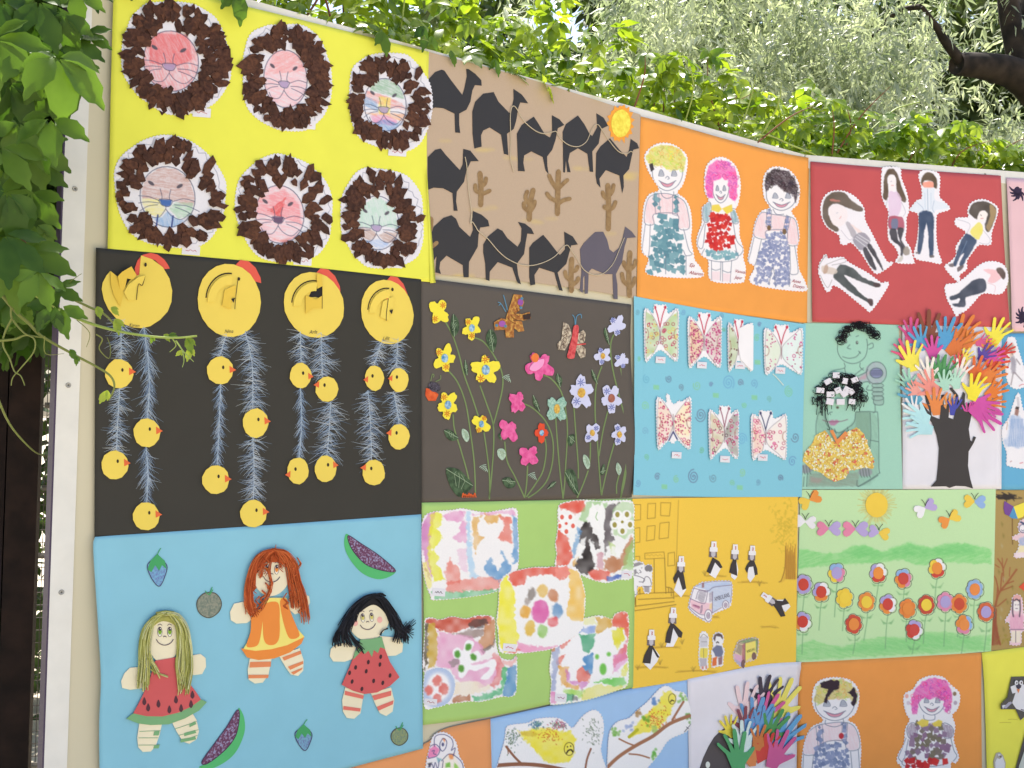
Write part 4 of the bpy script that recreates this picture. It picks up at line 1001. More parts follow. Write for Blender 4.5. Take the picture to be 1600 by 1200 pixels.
def flower_poster():
    Z()
    poster('flower_poster', 'dark brown-grey sheet with tall stems of cut-out yellow, pink and blue flowers', [652, 434, 985, 476], [985, 476, 983, 560, 989, 690, 985, 777], [656, 786, 985, 777], [652, 434, 656, 786], (92, 85, 79), 3.2,
           curl=lambda u, v: 6 * max(0, u - .95) / .05 * abs(math.sin(v * 3.1)))
    STM = paper((118, 140, 90), .85, .2); LEAFM = speckled((44, 62, 42), (80, 104, 74), 60, .7, .2); PALE = speckled((150, 182, 160), (190, 208, 190), 200, .8, .2); VEIN = paper((150, 170, 140))
    Z(640, 450, 4)
    stems = [[215, 215, 260, 300, 300, 420, 330, 540, 380, 680, 420, 800], [390, 310, 450, 335, 510, 410, 565, 520, 572, 620, 540, 760, 512, 860], [235, 520, 290, 590, 340, 720, 370, 900, 395, 1100, 402, 1290],
             [430, 610, 470, 720, 512, 850, 515, 1000, 500, 1200, 488, 1310], [262, 790, 270, 880, 310, 1010, 350, 1150, 372, 1250], [455, 900, 475, 1040, 490, 1180, 490, 1320], [830, 545, 880, 570, 940, 650, 970, 780, 978, 920, 965, 1130],
             [690, 718, 760, 750, 840, 830, 885, 940, 885, 1080, 850, 1200, 790, 1270, 730, 1310], [585, 960, 600, 1080, 650, 1180, 710, 1310], [838, 940, 845, 1020, 825, 1140, 780, 1220, 720, 1305], [905, 810, 915, 960, 930, 1140, 950, 1315],
             [728, 1110, 722, 1220, 710, 1310], [1018, 720, 1030, 900, 1045, 1100, 1045, 1190], [1195, 490, 1160, 600, 1152, 780, 1165, 950, 1180, 1180, 1190, 1295], [1270, 290, 1250, 360, 1262, 500, 1310, 700, 1350, 850, 1358, 1000, 1340, 1180, 1310, 1310],
             [1312, 500, 1335, 620, 1360, 860, 1352, 1060, 1320, 1240, 1312, 1300], [1232, 770, 1200, 900, 1175, 1050], [1122, 965, 1120, 1060, 1110, 1130], [1272, 970, 1240, 1080, 1210, 1200, 1190, 1295], [1108, 1140, 1070, 1240, 1038, 1310], [1300, 1170, 1285, 1230, 1285, 1285], [965, 1130, 960, 1220, 950, 1310]]
    for q in stems: b = M(); b.line(q, 2.1, STM, .9); b.obj('flower_stem')
    def leaf(pts, m, vein=True):
        b = M(); p = np.array(pts, float).reshape(-1, 2); a, c, w = p[0], p[1], pts[4] if False else None
        b.poly(pts, m, 2.0, .6, True)
        q = np.array(pts, float).reshape(-1, 2); i = 0; j = len(q) // 2
        b.line([*q[i], *((q[i] + q[j]) / 2), *q[j]], .9, VEIN, 2.5)
        for f in (.3, .5, .7):
            c = q[i] * (1 - f) + q[j] * f
            for e in (q[max(1, j // 2)], q[(j + len(q)) // 2 % len(q)]): b.line([*c, *(c * .45 + (q[i] * (1 - f - .15) + q[j] * (f + .15)) * .0 + e * .55)], .6, VEIN, 2.5)
        return b.obj('paper_leaf')
    for pts in ([262, 165, 292, 200, 298, 260, 268, 305, 245, 270, 246, 215], [492, 260, 525, 285, 535, 340, 512, 400, 478, 360, 468, 300], [218, 1130, 290, 1130, 345, 1180, 385, 1235, 330, 1290, 290, 1300, 240, 1230], [205, 890, 250, 890, 292, 935, 260, 955, 225, 940], [335, 450, 355, 500, 348, 545, 330, 520],
                [1215, 250, 1235, 300, 1240, 355, 1218, 320, 1206, 280], [1130, 510, 1160, 555, 1165, 600, 1135, 560], [915, 535, 945, 570, 932, 620, 905, 570], [762, 670, 795, 720, 802, 770, 765, 730], [575, 895, 585, 930, 560, 950, 542, 920], [985, 925, 1020, 915, 1022, 960, 995, 990, 978, 960],
                [962, 1150, 1000, 1130, 1030, 1170, 1045, 1290, 1010, 1270, 975, 1210], [568, 1200, 610, 1180, 650, 1210, 645, 1240, 600, 1250], [850, 1255, 880, 1215, 905, 1210, 890, 1240], [1180, 1150, 1205, 1100, 1215, 1140, 1195, 1170], [1360, 560, 1372, 590, 1360, 620, 1345, 600]): leaf(pts, LEAFM)
    for pts in ([318, 880, 350, 895, 362, 935, 345, 962, 318, 925], [540, 1010, 575, 1005, 592, 1040, 570, 1075, 542, 1050], [1080, 1040, 1110, 1065, 1118, 1110, 1100, 1130, 1075, 1080], [1290, 1090, 1315, 1130, 1300, 1170, 1280, 1130]): leaf(pts, PALE)
    for q in ([575, 560, 600, 545, 610, 580, 580, 615], [735, 1170, 770, 1150, 795, 1160, 760, 1200], [430, 1120, 450, 1160, 480, 1180]):
        b = M()
        for k in range(5): b.line([q[0] - 5 + 9 * k, q[1] + 6 * k, q[0] + 15 + 7 * k, q[1] - 12 + 7 * k, q[0] + 38 + 2 * k, q[1] - 18 + 12 * k], 1.0, PALE, 1.6)
        b.obj('drawn_leaf')
    YEL = paper((240, 224, 66), .7, .05); ORG = paper((216, 96, 40)); BLUE = speckled((60, 132, 178), (176, 206, 226), 90, .5, .2); PNK = speckled((214, 70, 140), (232, 110, 168), 60, .6, .2); LAV = paper((206, 208, 236), .7); DBL = paper((88, 104, 184)); AMB = speckled((190, 140, 60), (226, 190, 90), 120, .7, .3); MINT = speckled((124, 170, 152), (172, 206, 190), 160, .8, .2); RO = paper((222, 78, 48))
    def flower(cx, cy, s, n, m, centre, marks, rot, name, lab=None, asp=.84, skip=0):
        """cut-out flower of n petals, printed rosettes on it and a separate centre"""
        b = M(); r = random.Random(int(cx + cy)); q = []
        k = 9 * n
        for i in range(k):
            a = 2 * math.pi * i / k; f = .46 + .56 * abs(math.cos(n * a / 2)) ** .7
            jj = 1 + .12 * math.sin(a * 2 + cx) + .09 * r.uniform(-1, 1)
            X, Y = s * f * jj * math.cos(a + rot), s * f * jj * math.sin(a + rot); q += [cx + X * asp, cy + Y]
        b.poly(q, m, 3.2, .9, lift=lambda x, y: .05 * math.hypot(x - px([cx, cy])[0][0], y - px([cx, cy])[0][1]) * .9)
        for i in range(n):
            if marks is None or i % 2 == skip: continue
            a = rot + 2 * math.pi * i / n; x, y = cx + .66 * s * asp * math.cos(a), cy + .66 * s * math.sin(a)
            for j in range(7): t = j * .9; b.line([x + 4 * math.cos(t), y + 4 * math.sin(t), x + s * .26 * math.cos(t), y + s * .26 * math.sin(t)], 1.0, marks, 4.9 + .3, smooth=False)
        o = b.obj(name, None, lab)
        if centre is not None: b = M(); b.poly(ell(cx, cy, s * .3 * asp, s * .33, 11, 0, .06), centre, 5.6, .9); b.obj('flower_centre', o)
    for a in ((170, 152, 78, 4, YEL, None, ORG, .6), (375, 252, 72, 5, YEL, BLUE, ORG, .3), (205, 440, 84, 5, YEL, BLUE, ORG, .1), (462, 512, 98, 5, YEL, BLUE, ORG, .9), (225, 730, 84, 5, YEL, BLUE, ORG, .4), (435, 850, 64, 4, YEL, BLUE, ORG, .5)): flower(*a, 'yellow_flower')
    for a in ((800, 490, 96, 5, PNK, None, None, .4), (660, 715, 68, 4, PNK, None, None, .6), (605, 890, 74, 4, PNK, None, None, .8), (732, 1050, 72, 4, PNK, None, None, .7)): flower(*a, 'pink_flower')
    b = M(); b.poly([735, 505, 770, 460, 825, 445, 815, 490, 770, 520], paper((240, 160, 206)), 6.2, .8, True); b.poly([745, 430, 770, 408, 792, 425, 785, 460, 758, 462], paper((232, 124, 62)), 6.4, .8, True); b.obj('loose_petal', None, None, 'stuff')
    flower(812, 905, 56, 4, RO, BLUE, None, 1.57, 'orange_flower'); flower(908, 755, 92, 4, MINT, AMB, None, .8, 'mint_flower', None, .7)
    for a in ((1285, 235, 66, 5, LAV, None, DBL, .2), (1197, 425, 58, 5, LAV, AMB, DBL, .5), (1315, 455, 52, 5, LAV, None, DBL, 0), (1062, 655, 98, 5, LAV, AMB, DBL, .9), (1250, 690, 84, 5, LAV, speckled((150, 84, 70), (170, 110, 90), 90), DBL, .3), (1130, 905, 62, 4, LAV, AMB, DBL, .8), (1300, 915, 62, 5, LAV, AMB, DBL, .6)): flower(*a, 'blue_flower')
    # butterflies made of patterned paper, and a ladybird
    PAT = speckled((150, 92, 40), (206, 158, 74), 95, .7, .3, (172, 116, 62)); PAT2 = speckled((120, 104, 92), (214, 200, 176), 120, .7, .3); ANT = paper((90, 140, 170)); REDM = paper((206, 74, 74))
    b = M(); b.poly([590, 190, 640, 40, 690, 45, 705, 90, 690, 130, 650, 160, 690, 165, 740, 150, 748, 190, 700, 205, 640, 200, 610, 210], PAT, 3, .9); b.poly([515, 215, 560, 190, 610, 200, 690, 210, 705, 270, 670, 275, 640, 250, 640, 310, 590, 310, 585, 262, 520, 265], PAT, 3.6, .9)
    bt = b.obj('patterned_butterfly', None, 'ochre patterned butterfly with blue feelers'); b = M(); b.poly(ell(565, 225, 22, 20, 9), paper((160, 90, 170)), 4.8, .3); b.poly(ell(680, 90, 18, 22, 9), paper((150, 84, 160)), 4.8, .3); b.poly([695, 170, 745, 160, 742, 195, 700, 200], paper((60, 44, 40)), 4.8, .3)
    for x, y in ((530, 235), (585, 240), (682, 125), (688, 68)):
        for t in range(4): b.line([x - 10 * math.cos(t * .8), y - 10 * math.sin(t * .8), x + 10 * math.cos(t * .8), y + 10 * math.sin(t * .8)], 1, ANT, 5.3, smooth=False)
    for t in range(5): b.line([600 + 18 * t, 190 - 20 * t, 620 + 16 * t, 210 - 20 * t, 650 + 10 * t, 225 - 22 * t], 1.0, paper((120, 72, 36)), 5)
    b.obj('wing_print', bt, None, 'stuff'); b = M(); b.line([590, 150, 560, 100, 540, 90], 1.3, ANT, 3); b.line([600, 140, 585, 80, 575, 45], 1.3, ANT, 3); b.line([560, 100, 545, 110], 1.3, ANT, 3); b.obj('feeler', bt, None, 'stuff')
    b = M(); b.poly([950, 212, 985, 230, 1005, 290, 990, 340, 960, 390, 918, 385, 912, 350, 940, 320], PAT2, 3, .9); b.poly([1040, 290, 1075, 262, 1092, 285, 1085, 335, 1065, 360, 1092, 380, 1088, 430, 1060, 440, 1030, 390], PAT2, 3, .9)
    bt = b.obj('patterned_butterfly', None, 'cream patterned butterfly with red body'); b = M(); b.poly([1015, 240, 1045, 240, 1040, 320, 1025, 400, 1015, 440, 975, 435, 985, 380, 1005, 300], speckled((190, 60, 66), (220, 100, 100), 80), 4.4, 1.2, True); b.obj('body', bt); b = M()
    for k in range(6): b.line([930 + 7 * k, 370 - 22 * k, 945 + 7 * k, 350 - 20 * k, 960 + 5 * k, 365 - 20 * k], .9, paper((104, 80, 70)), 4.4)
    for k in range(5): b.line([1050 + 5 * k, 300 + 26 * k, 1066 + 3 * k, 290 + 28 * k, 1078, 310 + 26 * k], .9, paper((104, 80, 70)), 4.4)
    b.line([1030, 355, 1090, 350], 2, REDM, 4.5); b.obj('wing_print', bt, None, 'stuff'); b = M(); b.line([1025, 240, 1022, 190, 1008, 168], 1.3, ANT, 3); b.line([1028, 240, 1034, 180, 1060, 165, 1065, 190], 1.3, ANT, 3); b.obj('feeler', bt, None, 'stuff')
    b = M(); b.poly([90, 625, 130, 635, 168, 665, 150, 705, 105, 705, 86, 670], speckled((200, 76, 36), (228, 110, 60), 60), 3, 1); lb = b.obj('ladybird'); b = M(); b.poly(ell(142, 620, 40, 30, 12, .4), speckled((40, 36, 44), (96, 90, 104), 220), 3.6, 1); b.obj('head', lb); b = M(); b.line([120, 580, 130, 540, 140, 545, 136, 560], 1.1, STM, 2.5); b.line([150, 585, 180, 570, 182, 545], 1.1, STM, 2.5); b.obj('feeler', lb, None, 'stuff')
    Z(640, 620, 4); b = M()
    for k in range(7): b.line([318 + 12 * k, 628, 324 + 12 * k, 600 + (k % 3) * 6, 332 + 12 * k, 628], 1.6, paper((216, 96, 48)), 2.6)
    b.obj('drawn_grass')
flower_poster()

def watercolours():
    Z()
    poster('watercolour_poster', 'grass green sheet with five zigzag-cut watercolour pictures', [656, 785, 985, 779], [985, 779, 989, 860, 985, 1073], [657, 1132, 760, 1119, 870, 1096, 985, 1073], [656, 785, 660, 960, 657, 1132], (170, 206, 120), 5.0)
    RD, PK, BL, YW, GN, BR, DK, OC, SKY, PU = (222, 92, 76), (222, 150, 196), (92, 146, 200), (234, 224, 84), (84, 176, 112), (172, 108, 76), (72, 64, 62), (220, 166, 84), (170, 206, 236), (196, 110, 176)
    wc = dict(soft=2.2, rag=2.2, mott=.42, msc=10)
    Z(640, 770, 4)
    # two star shapes left white on a striped ground
    p = Paint(40, 80, 690, 680, (240, 238, 240))
    for q, c, a in (([55, 220, 110, 130, 150, 110, 120, 260, 110, 420, 130, 520, 90, 450, 60, 330], PU, .85), ([115, 130, 180, 120, 195, 180, 160, 230, 195, 280, 150, 330, 130, 350, 180, 400, 150, 440, 185, 480, 210, 540, 140, 550, 100, 420, 110, 260], (226, 226, 66), .9), ([190, 140, 260, 110, 330, 110, 330, 180, 230, 180], PK, .9), ([310, 170, 350, 180, 345, 310, 290, 310, 262, 280, 300, 240], PK, .8),
                    ([340, 110, 372, 120, 370, 300, 385, 420, 400, 500, 440, 520, 370, 540, 350, 420, 345, 300], SKY, .9), ([380, 150, 440, 140, 410, 200, 420, 260, 455, 275, 410, 330, 400, 380, 385, 330], OC, .8), ([455, 130, 560, 130, 530, 180, 460, 190], OC, .95), ([545, 140, 620, 150, 625, 310, 560, 300, 530, 280, 570, 240, 580, 200], RD, .75), ([630, 130, 665, 160, 670, 300, 665, 430, 635, 440, 630, 300], BL, .85),
                    ([240, 400, 265, 440, 300, 470, 300, 560, 230, 570, 205, 490], RD, .6), ([220, 560, 330, 540, 480, 520, 560, 540, 550, 600, 380, 610, 215, 620], RD, .6), ([450, 460, 490, 400, 510, 440, 540, 480, 580, 420, 560, 360, 620, 450, 610, 500, 540, 550, 470, 500], BL, .85), ([280, 350, 345, 340, 350, 500, 300, 470], PK, .35), ([60, 440, 90, 430, 130, 540, 120, 620, 80, 560], (234, 226, 130), .9), ([130, 620, 560, 600, 540, 640, 380, 665, 150, 665], GN, .75), ([70, 430, 110, 500, 130, 560, 110, 540], BR, .4), ([380, 130, 640, 100, 650, 140, 560, 130, 380, 140], PK, .7)):
        p.fill(q, c, a, **wc)
    p.obj('watercolour', [70, 170, 120, 120, 260, 105, 310, 95, 400, 112, 470, 120, 560, 105, 655, 98, 662, 200, 670, 330, 660, 480, 600, 530, 560, 600, 420, 640, 150, 668, 120, 640, 90, 560, 68, 440, 62, 300], 2.0, None, 'watercolour of two white star shapes on stripes', .8, (236, 220, 236))
    name_card(170, 618, 20, 12, None, 4, (70, 60, 70), 3.2)
    # white flowers on black, red and green
    p = Paint(880, 30, 1400, 570, (240, 240, 240))
    for q, c, a in (([915, 80, 980, 50, 1080, 45, 1082, 120, 1020, 130, 960, 100, 925, 110], RD, 1), ([910, 120, 925, 200, 930, 240, 960, 260, 985, 300, 1000, 400, 985, 450, 900, 460, 895, 380, 910, 260], RD, .95), ([1090, 60, 1160, 50, 1220, 60, 1210, 110, 1170, 70, 1110, 100, 1090, 180, 1040, 170], (150, 196, 130), .8), ([1200, 110, 1240, 70, 1300, 60, 1260, 130, 1240, 200, 1260, 290, 1220, 330, 1205, 400, 1200, 260], (96, 88, 92), .95),
                    ([1290, 60, 1380, 60, 1390, 240, 1330, 280, 1270, 260, 1240, 200, 1260, 110], (170, 206, 150), .75), ([1080, 175, 1110, 180, 1130, 250, 1180, 270, 1170, 340, 1150, 350, 1130, 300, 1110, 290, 1130, 400, 1145, 460, 1090, 510, 1030, 490, 1010, 440, 1060, 400, 1080, 330, 1040, 300, 1050, 230], (52, 46, 46), 1), ([1030, 200, 1060, 240, 1040, 330, 1010, 400, 1000, 330, 1030, 280], BL, .7), ([1000, 420, 1040, 390, 1030, 440, 1000, 470], OC, .8), ([1150, 380, 1190, 360, 1200, 480, 1150, 470], (196, 130, 146), .8),
                    ([1200, 420, 1260, 390, 1300, 410, 1330, 330, 1370, 260, 1380, 330, 1330, 450, 1260, 500, 1200, 470], (176, 104, 60), .85), ([1100, 490, 1180, 470, 1250, 490, 1220, 540, 1160, 550, 1110, 530], RD, .95), ([1220, 520, 1290, 500, 1320, 510, 1290, 540, 1220, 550], (70, 100, 180), .95), ([1340, 340, 1385, 290, 1388, 480, 1310, 480], (150, 196, 110), .8), ([1230, 310, 1270, 330, 1280, 400, 1240, 380], (176, 206, 110), .7)):
        p.fill(q, c, a, **wc)
    p.fill([1130, 60, 1160, 110, 1190, 60, 1210, 110, 1200, 190, 1185, 300, 1170, 330, 1160, 240, 1110, 180, 1110, 110], (244, 244, 244), 1, 2, 1); p.fill([1110, 290, 1150, 360, 1160, 440, 1140, 430, 1115, 360], (244, 244, 244), 1, 2, 1); p.fill([1060, 290, 1090, 270, 1070, 370, 1020, 430, 1040, 350], (244, 244, 244), .9, 2, 1)
    p.fill([1250, 330, 1300, 350, 1305, 410, 1280, 410, 1240, 370], (244, 244, 244), .8, 2, 1)
    for cx, cy, s, c in ((965, 190, 1, RD), (1315, 180, 1.15, (150, 140, 60))):
        for a in range(5): t = a * 1.257 + .3; p.e(cx + 42 * s * math.cos(t), cy + 46 * s * math.sin(t), 27 * s, 27 * s, (244, 244, 244), soft=2)
        p.e(cx, cy, 30, 30, (244, 244, 244))
        for a in range(5): t = a * 1.257 + .3; p.e(cx + 44 * s * math.cos(t), cy + 50 * s * math.sin(t), 12 * s, 15 * s, c, a=.9)
        p.e(cx, cy, 9, 9, c)
    p.line([1160, 120, 1150, 150, 1160, 170], (150, 190, 130), 1.2)
    p.obj('watercolour', [915, 90, 950, 60, 1060, 42, 1180, 50, 1300, 45, 1385, 60, 1388, 200, 1384, 400, 1370, 530, 1290, 540, 1210, 560, 1110, 535, 1040, 500, 960, 458, 895, 455, 905, 380, 896, 320, 912, 220], 2.4, None, 'watercolour of white flowers on black, red and green', .8, (238, 238, 238))
    name_card(1340, 507, 16, 11, None, 4, (190, 90, 100), 3.6)
    # big flower in the middle
    p = Paint(520, 440, 1100, 1020, (241, 240, 242))
    for q, c, a in (([600, 500, 640, 480, 740, 465, 880, 460, 990, 460, 985, 510, 920, 540, 860, 500, 720, 520, 700, 570, 640, 590, 605, 540], RD, .95), ([900, 470, 985, 460, 980, 510, 920, 535, 885, 510], (240, 156, 146), .8), ([550, 560, 590, 510, 610, 560, 650, 640, 640, 760, 665, 900, 640, 960, 580, 995, 545, 940, 530, 800], (238, 230, 62), .95), ([985, 480, 1030, 480, 1065, 560, 1080, 640, 1070, 800, 1000, 800, 965, 760, 980, 640], (238, 190, 90), .9), ([660, 930, 740, 950, 850, 960, 930, 950, 860, 990, 720, 995, 650, 980], (234, 150, 190), .9), ([570, 1000, 660, 960, 680, 975, 640, 1000], RD, .8)):
        p.fill(q, c, a, **wc)
    for x, y, rx, ry, c, rt in ((745, 630, 26, 42, (128, 118, 112), .2), (815, 608, 34, 40, (224, 180, 84), 0), (882, 640, 32, 40, (196, 124, 84), -.3), (908, 732, 34, 46, (110, 152, 196), 0), (710, 740, 34, 40, (226, 166, 70), .2), (735, 842, 32, 50, (224, 182, 74), .1), (815, 860, 30, 42, (146, 196, 104), 0), (878, 800, 34, 32, (222, 90, 96), -.2), (720, 675, 20, 22, (168, 156, 150), 0)): p.e(x, y, rx, ry, c, rt, .08, a=.95, soft=3, rag=1.2, mott=.4)
    p.e(802, 738, 54, 72, (218, 104, 170), 0, .03, soft=3, rag=1, mott=.25)
    p.obj('watercolour', [600, 500, 660, 480, 760, 462, 860, 460, 960, 450, 1030, 470, 1060, 540, 1082, 640, 1072, 780, 1050, 860, 900, 960, 760, 990, 650, 1000, 590, 1000, 545, 980, 540, 880, 528, 800, 540, 700, 545, 600, 560, 540], 3.6, None, 'watercolour of one big flower with many coloured petals', .9, (240, 238, 238))
    name_card(608, 962, 20, 12, None, 4, (196, 80, 90), 4.6)
    # pink flower with a curled stem, small red clover disc
    Z(650, 950, 7.5)
    p = Paint(40, 70, 1180, 1180, (240, 236, 238))
    for q, c, a in (([80, 160, 130, 110, 260, 130, 400, 95, 580, 120, 720, 80, 880, 90, 860, 180, 720, 200, 590, 220, 420, 280, 240, 250, 130, 170], (196, 84, 66), .95), ([590, 190, 660, 130, 800, 110, 830, 170, 760, 220, 620, 240], DK, .9), ([400, 300, 560, 250, 700, 240, 790, 250, 740, 330, 600, 340, 480, 310], (150, 130, 124), .9), ([800, 190, 900, 120, 915, 300, 880, 420, 760, 480, 700, 400, 770, 300], (196, 134, 92), .9), ([740, 480, 880, 400, 910, 330, 880, 450, 770, 520], (120, 108, 104), .85), ([80, 180, 130, 170, 120, 640, 80, 720, 70, 500], (92, 84, 70), .9), ([120, 180, 200, 180, 240, 440, 200, 690, 120, 700], (196, 160, 64), .95),
                    ([240, 270, 420, 300, 600, 310, 740, 420, 800, 520, 700, 560, 640, 640, 880, 560, 960, 640, 920, 800, 860, 900, 720, 920, 650, 860, 520, 860, 440, 830, 380, 700, 200, 680, 240, 440], (226, 156, 196), .85), ([860, 520, 960, 540, 1010, 640, 960, 860, 890, 930, 840, 900, 920, 760], (222, 120, 120), .8), ([430, 860, 640, 840, 840, 900, 860, 940, 620, 1010, 400, 1010], (238, 226, 206), .95), ([400, 1040, 600, 1010, 620, 1070, 420, 1100], (176, 112, 76), .95), ([640, 1030, 800, 990, 980, 940, 990, 1000, 800, 1060, 650, 1090], (86, 178, 124), .95), ([990, 690, 1050, 690, 1010, 940, 960, 950], (76, 178, 110), .95), ([1050, 700, 1150, 640, 1150, 960, 1080, 1030, 1000, 1040, 1010, 900], (80, 140, 190), .95), ([1000, 610, 1100, 610, 1160, 540, 1150, 640, 1050, 690], (236, 170, 166), .85), ([370, 620, 480, 580, 480, 640, 390, 690], (140, 130, 130), .8)):
        p.fill(q, c, a, **wc)
    for q in ([550, 390, 600, 370, 660, 400, 620, 520, 700, 490, 740, 560, 700, 620, 620, 640, 660, 660, 780, 640, 880, 590, 920, 650, 880, 760, 820, 820, 740, 830, 740, 800, 840, 700, 780, 690, 680, 730, 600, 720, 540, 800, 480, 800, 480, 700, 490, 600, 430, 580, 410, 500, 460, 450, 530, 490],): p.fill(q, (243, 242, 246), 1, 2, .6, smooth=True)
    for x, y, rt in ((463, 535, 0), (592, 450, .3), (652, 568, -.6), (508, 700, 0)): p.e(x, y, 34, 44, (96, 156, 70), rt, .1, soft=3)
    p.obj('watercolour', [85, 130, 160, 105, 260, 130, 400, 92, 560, 118, 700, 80, 880, 95, 905, 200, 905, 340, 960, 560, 1100, 600, 1155, 560, 1150, 960, 1080, 1030, 980, 1030, 740, 1090, 620, 1085, 400, 1110, 330, 1100, 80, 760, 70, 500, 85, 300], 2.2, None, 'watercolour of a white flower with curled stem on pink', .8, (238, 232, 234))
    p = Paint(60, 680, 450, 1180, (242, 240, 244))
    for a in range(24):
        t = a * .2618; p.e(240 + 176 * math.cos(t), 915 + 212 * math.sin(t), 40, 44, (150, 176, 220), a=.5, soft=7)
    for x, y, rx, ry, rt in ((222, 845, 54, 62, .2), (130, 950, 50, 56, 0), (300, 940, 56, 66, 0), (225, 1050, 50, 56, .2)): p.e(x, y, rx, ry, (222, 120, 112), rt, .12, soft=3, rag=1, mott=.3)
    p.obj('watercolour', [240, 692, 340, 710, 420, 800, 435, 920, 400, 1040, 330, 1120, 200, 1158, 75, 1150, 75, 780, 150, 710], 3.6, None, 'round watercolour of a red four-petal clover', .8, (240, 240, 244))
    name_card(150, 1090, 19, 10, None, 4, (170, 90, 90), 4.6)
    # fir tree and house
    Z(840, 930, 6.667)
    p = Paint(60, 150, 960, 1160, (242, 242, 244))
    for q, c, a in (([100, 310, 360, 260, 375, 350, 100, 370], SKY, .95), ([375, 320, 570, 320, 565, 390, 380, 380], (140, 166, 222), .95), ([350, 240, 560, 215, 590, 300, 370, 300], (232, 232, 180), .95), ([570, 220, 740, 220, 740, 330, 640, 380, 570, 400, 590, 280], (212, 164, 70), .95), ([760, 200, 840, 165, 910, 190, 920, 330, 910, 440, 850, 340, 740, 330], (226, 100, 80), 1), ([730, 360, 860, 340, 870, 440, 800, 550, 760, 480], (226, 218, 56), .95), ([80, 380, 370, 370, 230, 470, 210, 530, 80, 490], (234, 150, 190), .9), ([370, 390, 230, 560, 210, 540, 220, 480], RD, .8), ([410, 400, 570, 400, 560, 540, 500, 600, 440, 580], (70, 160, 116), .95), ([480, 620, 550, 590, 545, 780, 520, 830, 440, 760, 420, 660], (86, 142, 196), .95), ([180, 640, 270, 600, 220, 720, 180, 720], RD, .8),
                    ([910, 450, 900, 640, 800, 700, 750, 800, 760, 620, 850, 540], (226, 110, 120), .85), ([760, 620, 900, 580, 900, 680, 800, 780, 750, 800], (226, 140, 200), .7), ([130, 560, 200, 520, 180, 740, 150, 1000, 110, 990], (160, 170, 206), .9), ([90, 500, 160, 520, 150, 570, 90, 600], (216, 130, 70), .8), ([190, 730, 300, 740, 260, 900, 400, 930, 390, 980, 210, 920], (226, 166, 84), .9), ([260, 760, 310, 800, 300, 880, 380, 880, 490, 900, 430, 980, 390, 920, 270, 900], (206, 120, 190), .85), ([370, 780, 440, 740, 530, 820, 510, 900, 400, 890, 360, 830], (224, 104, 90), .9), ([560, 900, 700, 860, 860, 840, 890, 920, 760, 940, 620, 900], (106, 200, 84), .95), ([560, 920, 760, 930, 890, 930, 700, 1040, 420, 1090, 460, 960], (226, 222, 110), .8), ([250, 970, 460, 980, 440, 1060, 380, 1050, 240, 1000], (150, 210, 70), .8), ([270, 1020, 340, 1030, 320, 1100, 270, 1090], (70, 160, 110), .9), ([330, 1020, 400, 1040, 380, 1090, 330, 1080], (70, 70, 66), .7), ([100, 1000, 160, 1000, 150, 1110, 110, 1110], (226, 140, 190), .9), ([880, 700, 910, 690, 900, 840, 820, 840], (226, 226, 90), .8)):
        p.fill(q, c, a, **wc)
    p.fill([395, 405, 420, 450, 440, 560, 480, 620, 420, 640, 470, 715, 380, 740, 370, 870, 310, 870, 305, 740, 215, 700, 265, 610, 225, 580, 330, 470], (244, 243, 246), 1, 2, .6)
    p.fill([575, 400, 640, 390, 700, 330, 740, 400, 760, 500, 800, 580, 750, 600, 750, 820, 540, 830, 560, 600, 520, 570, 570, 520], (244, 243, 246), 1, 2, .6)
    for x, y, rx, ry in ((588, 632, 20, 26), (710, 605, 22, 22), (650, 760, 36, 60)): p.e(x, y, rx, ry, (120, 196, 90), soft=3)
    p.obj('watercolour', [90, 320, 200, 290, 340, 265, 540, 212, 640, 205, 745, 240, 770, 190, 850, 162, 915, 195, 920, 420, 900, 560, 915, 700, 905, 920, 800, 980, 560, 1060, 390, 1100, 160, 1130, 100, 1110, 115, 900, 95, 760, 120, 540, 85, 480], 2.8, None, 'watercolour of a white fir tree and a small house', .8, (236, 236, 210))
    name_card(210, 1057, 18, 12, None, 4, (150, 70, 120), 4.0)
watercolours()

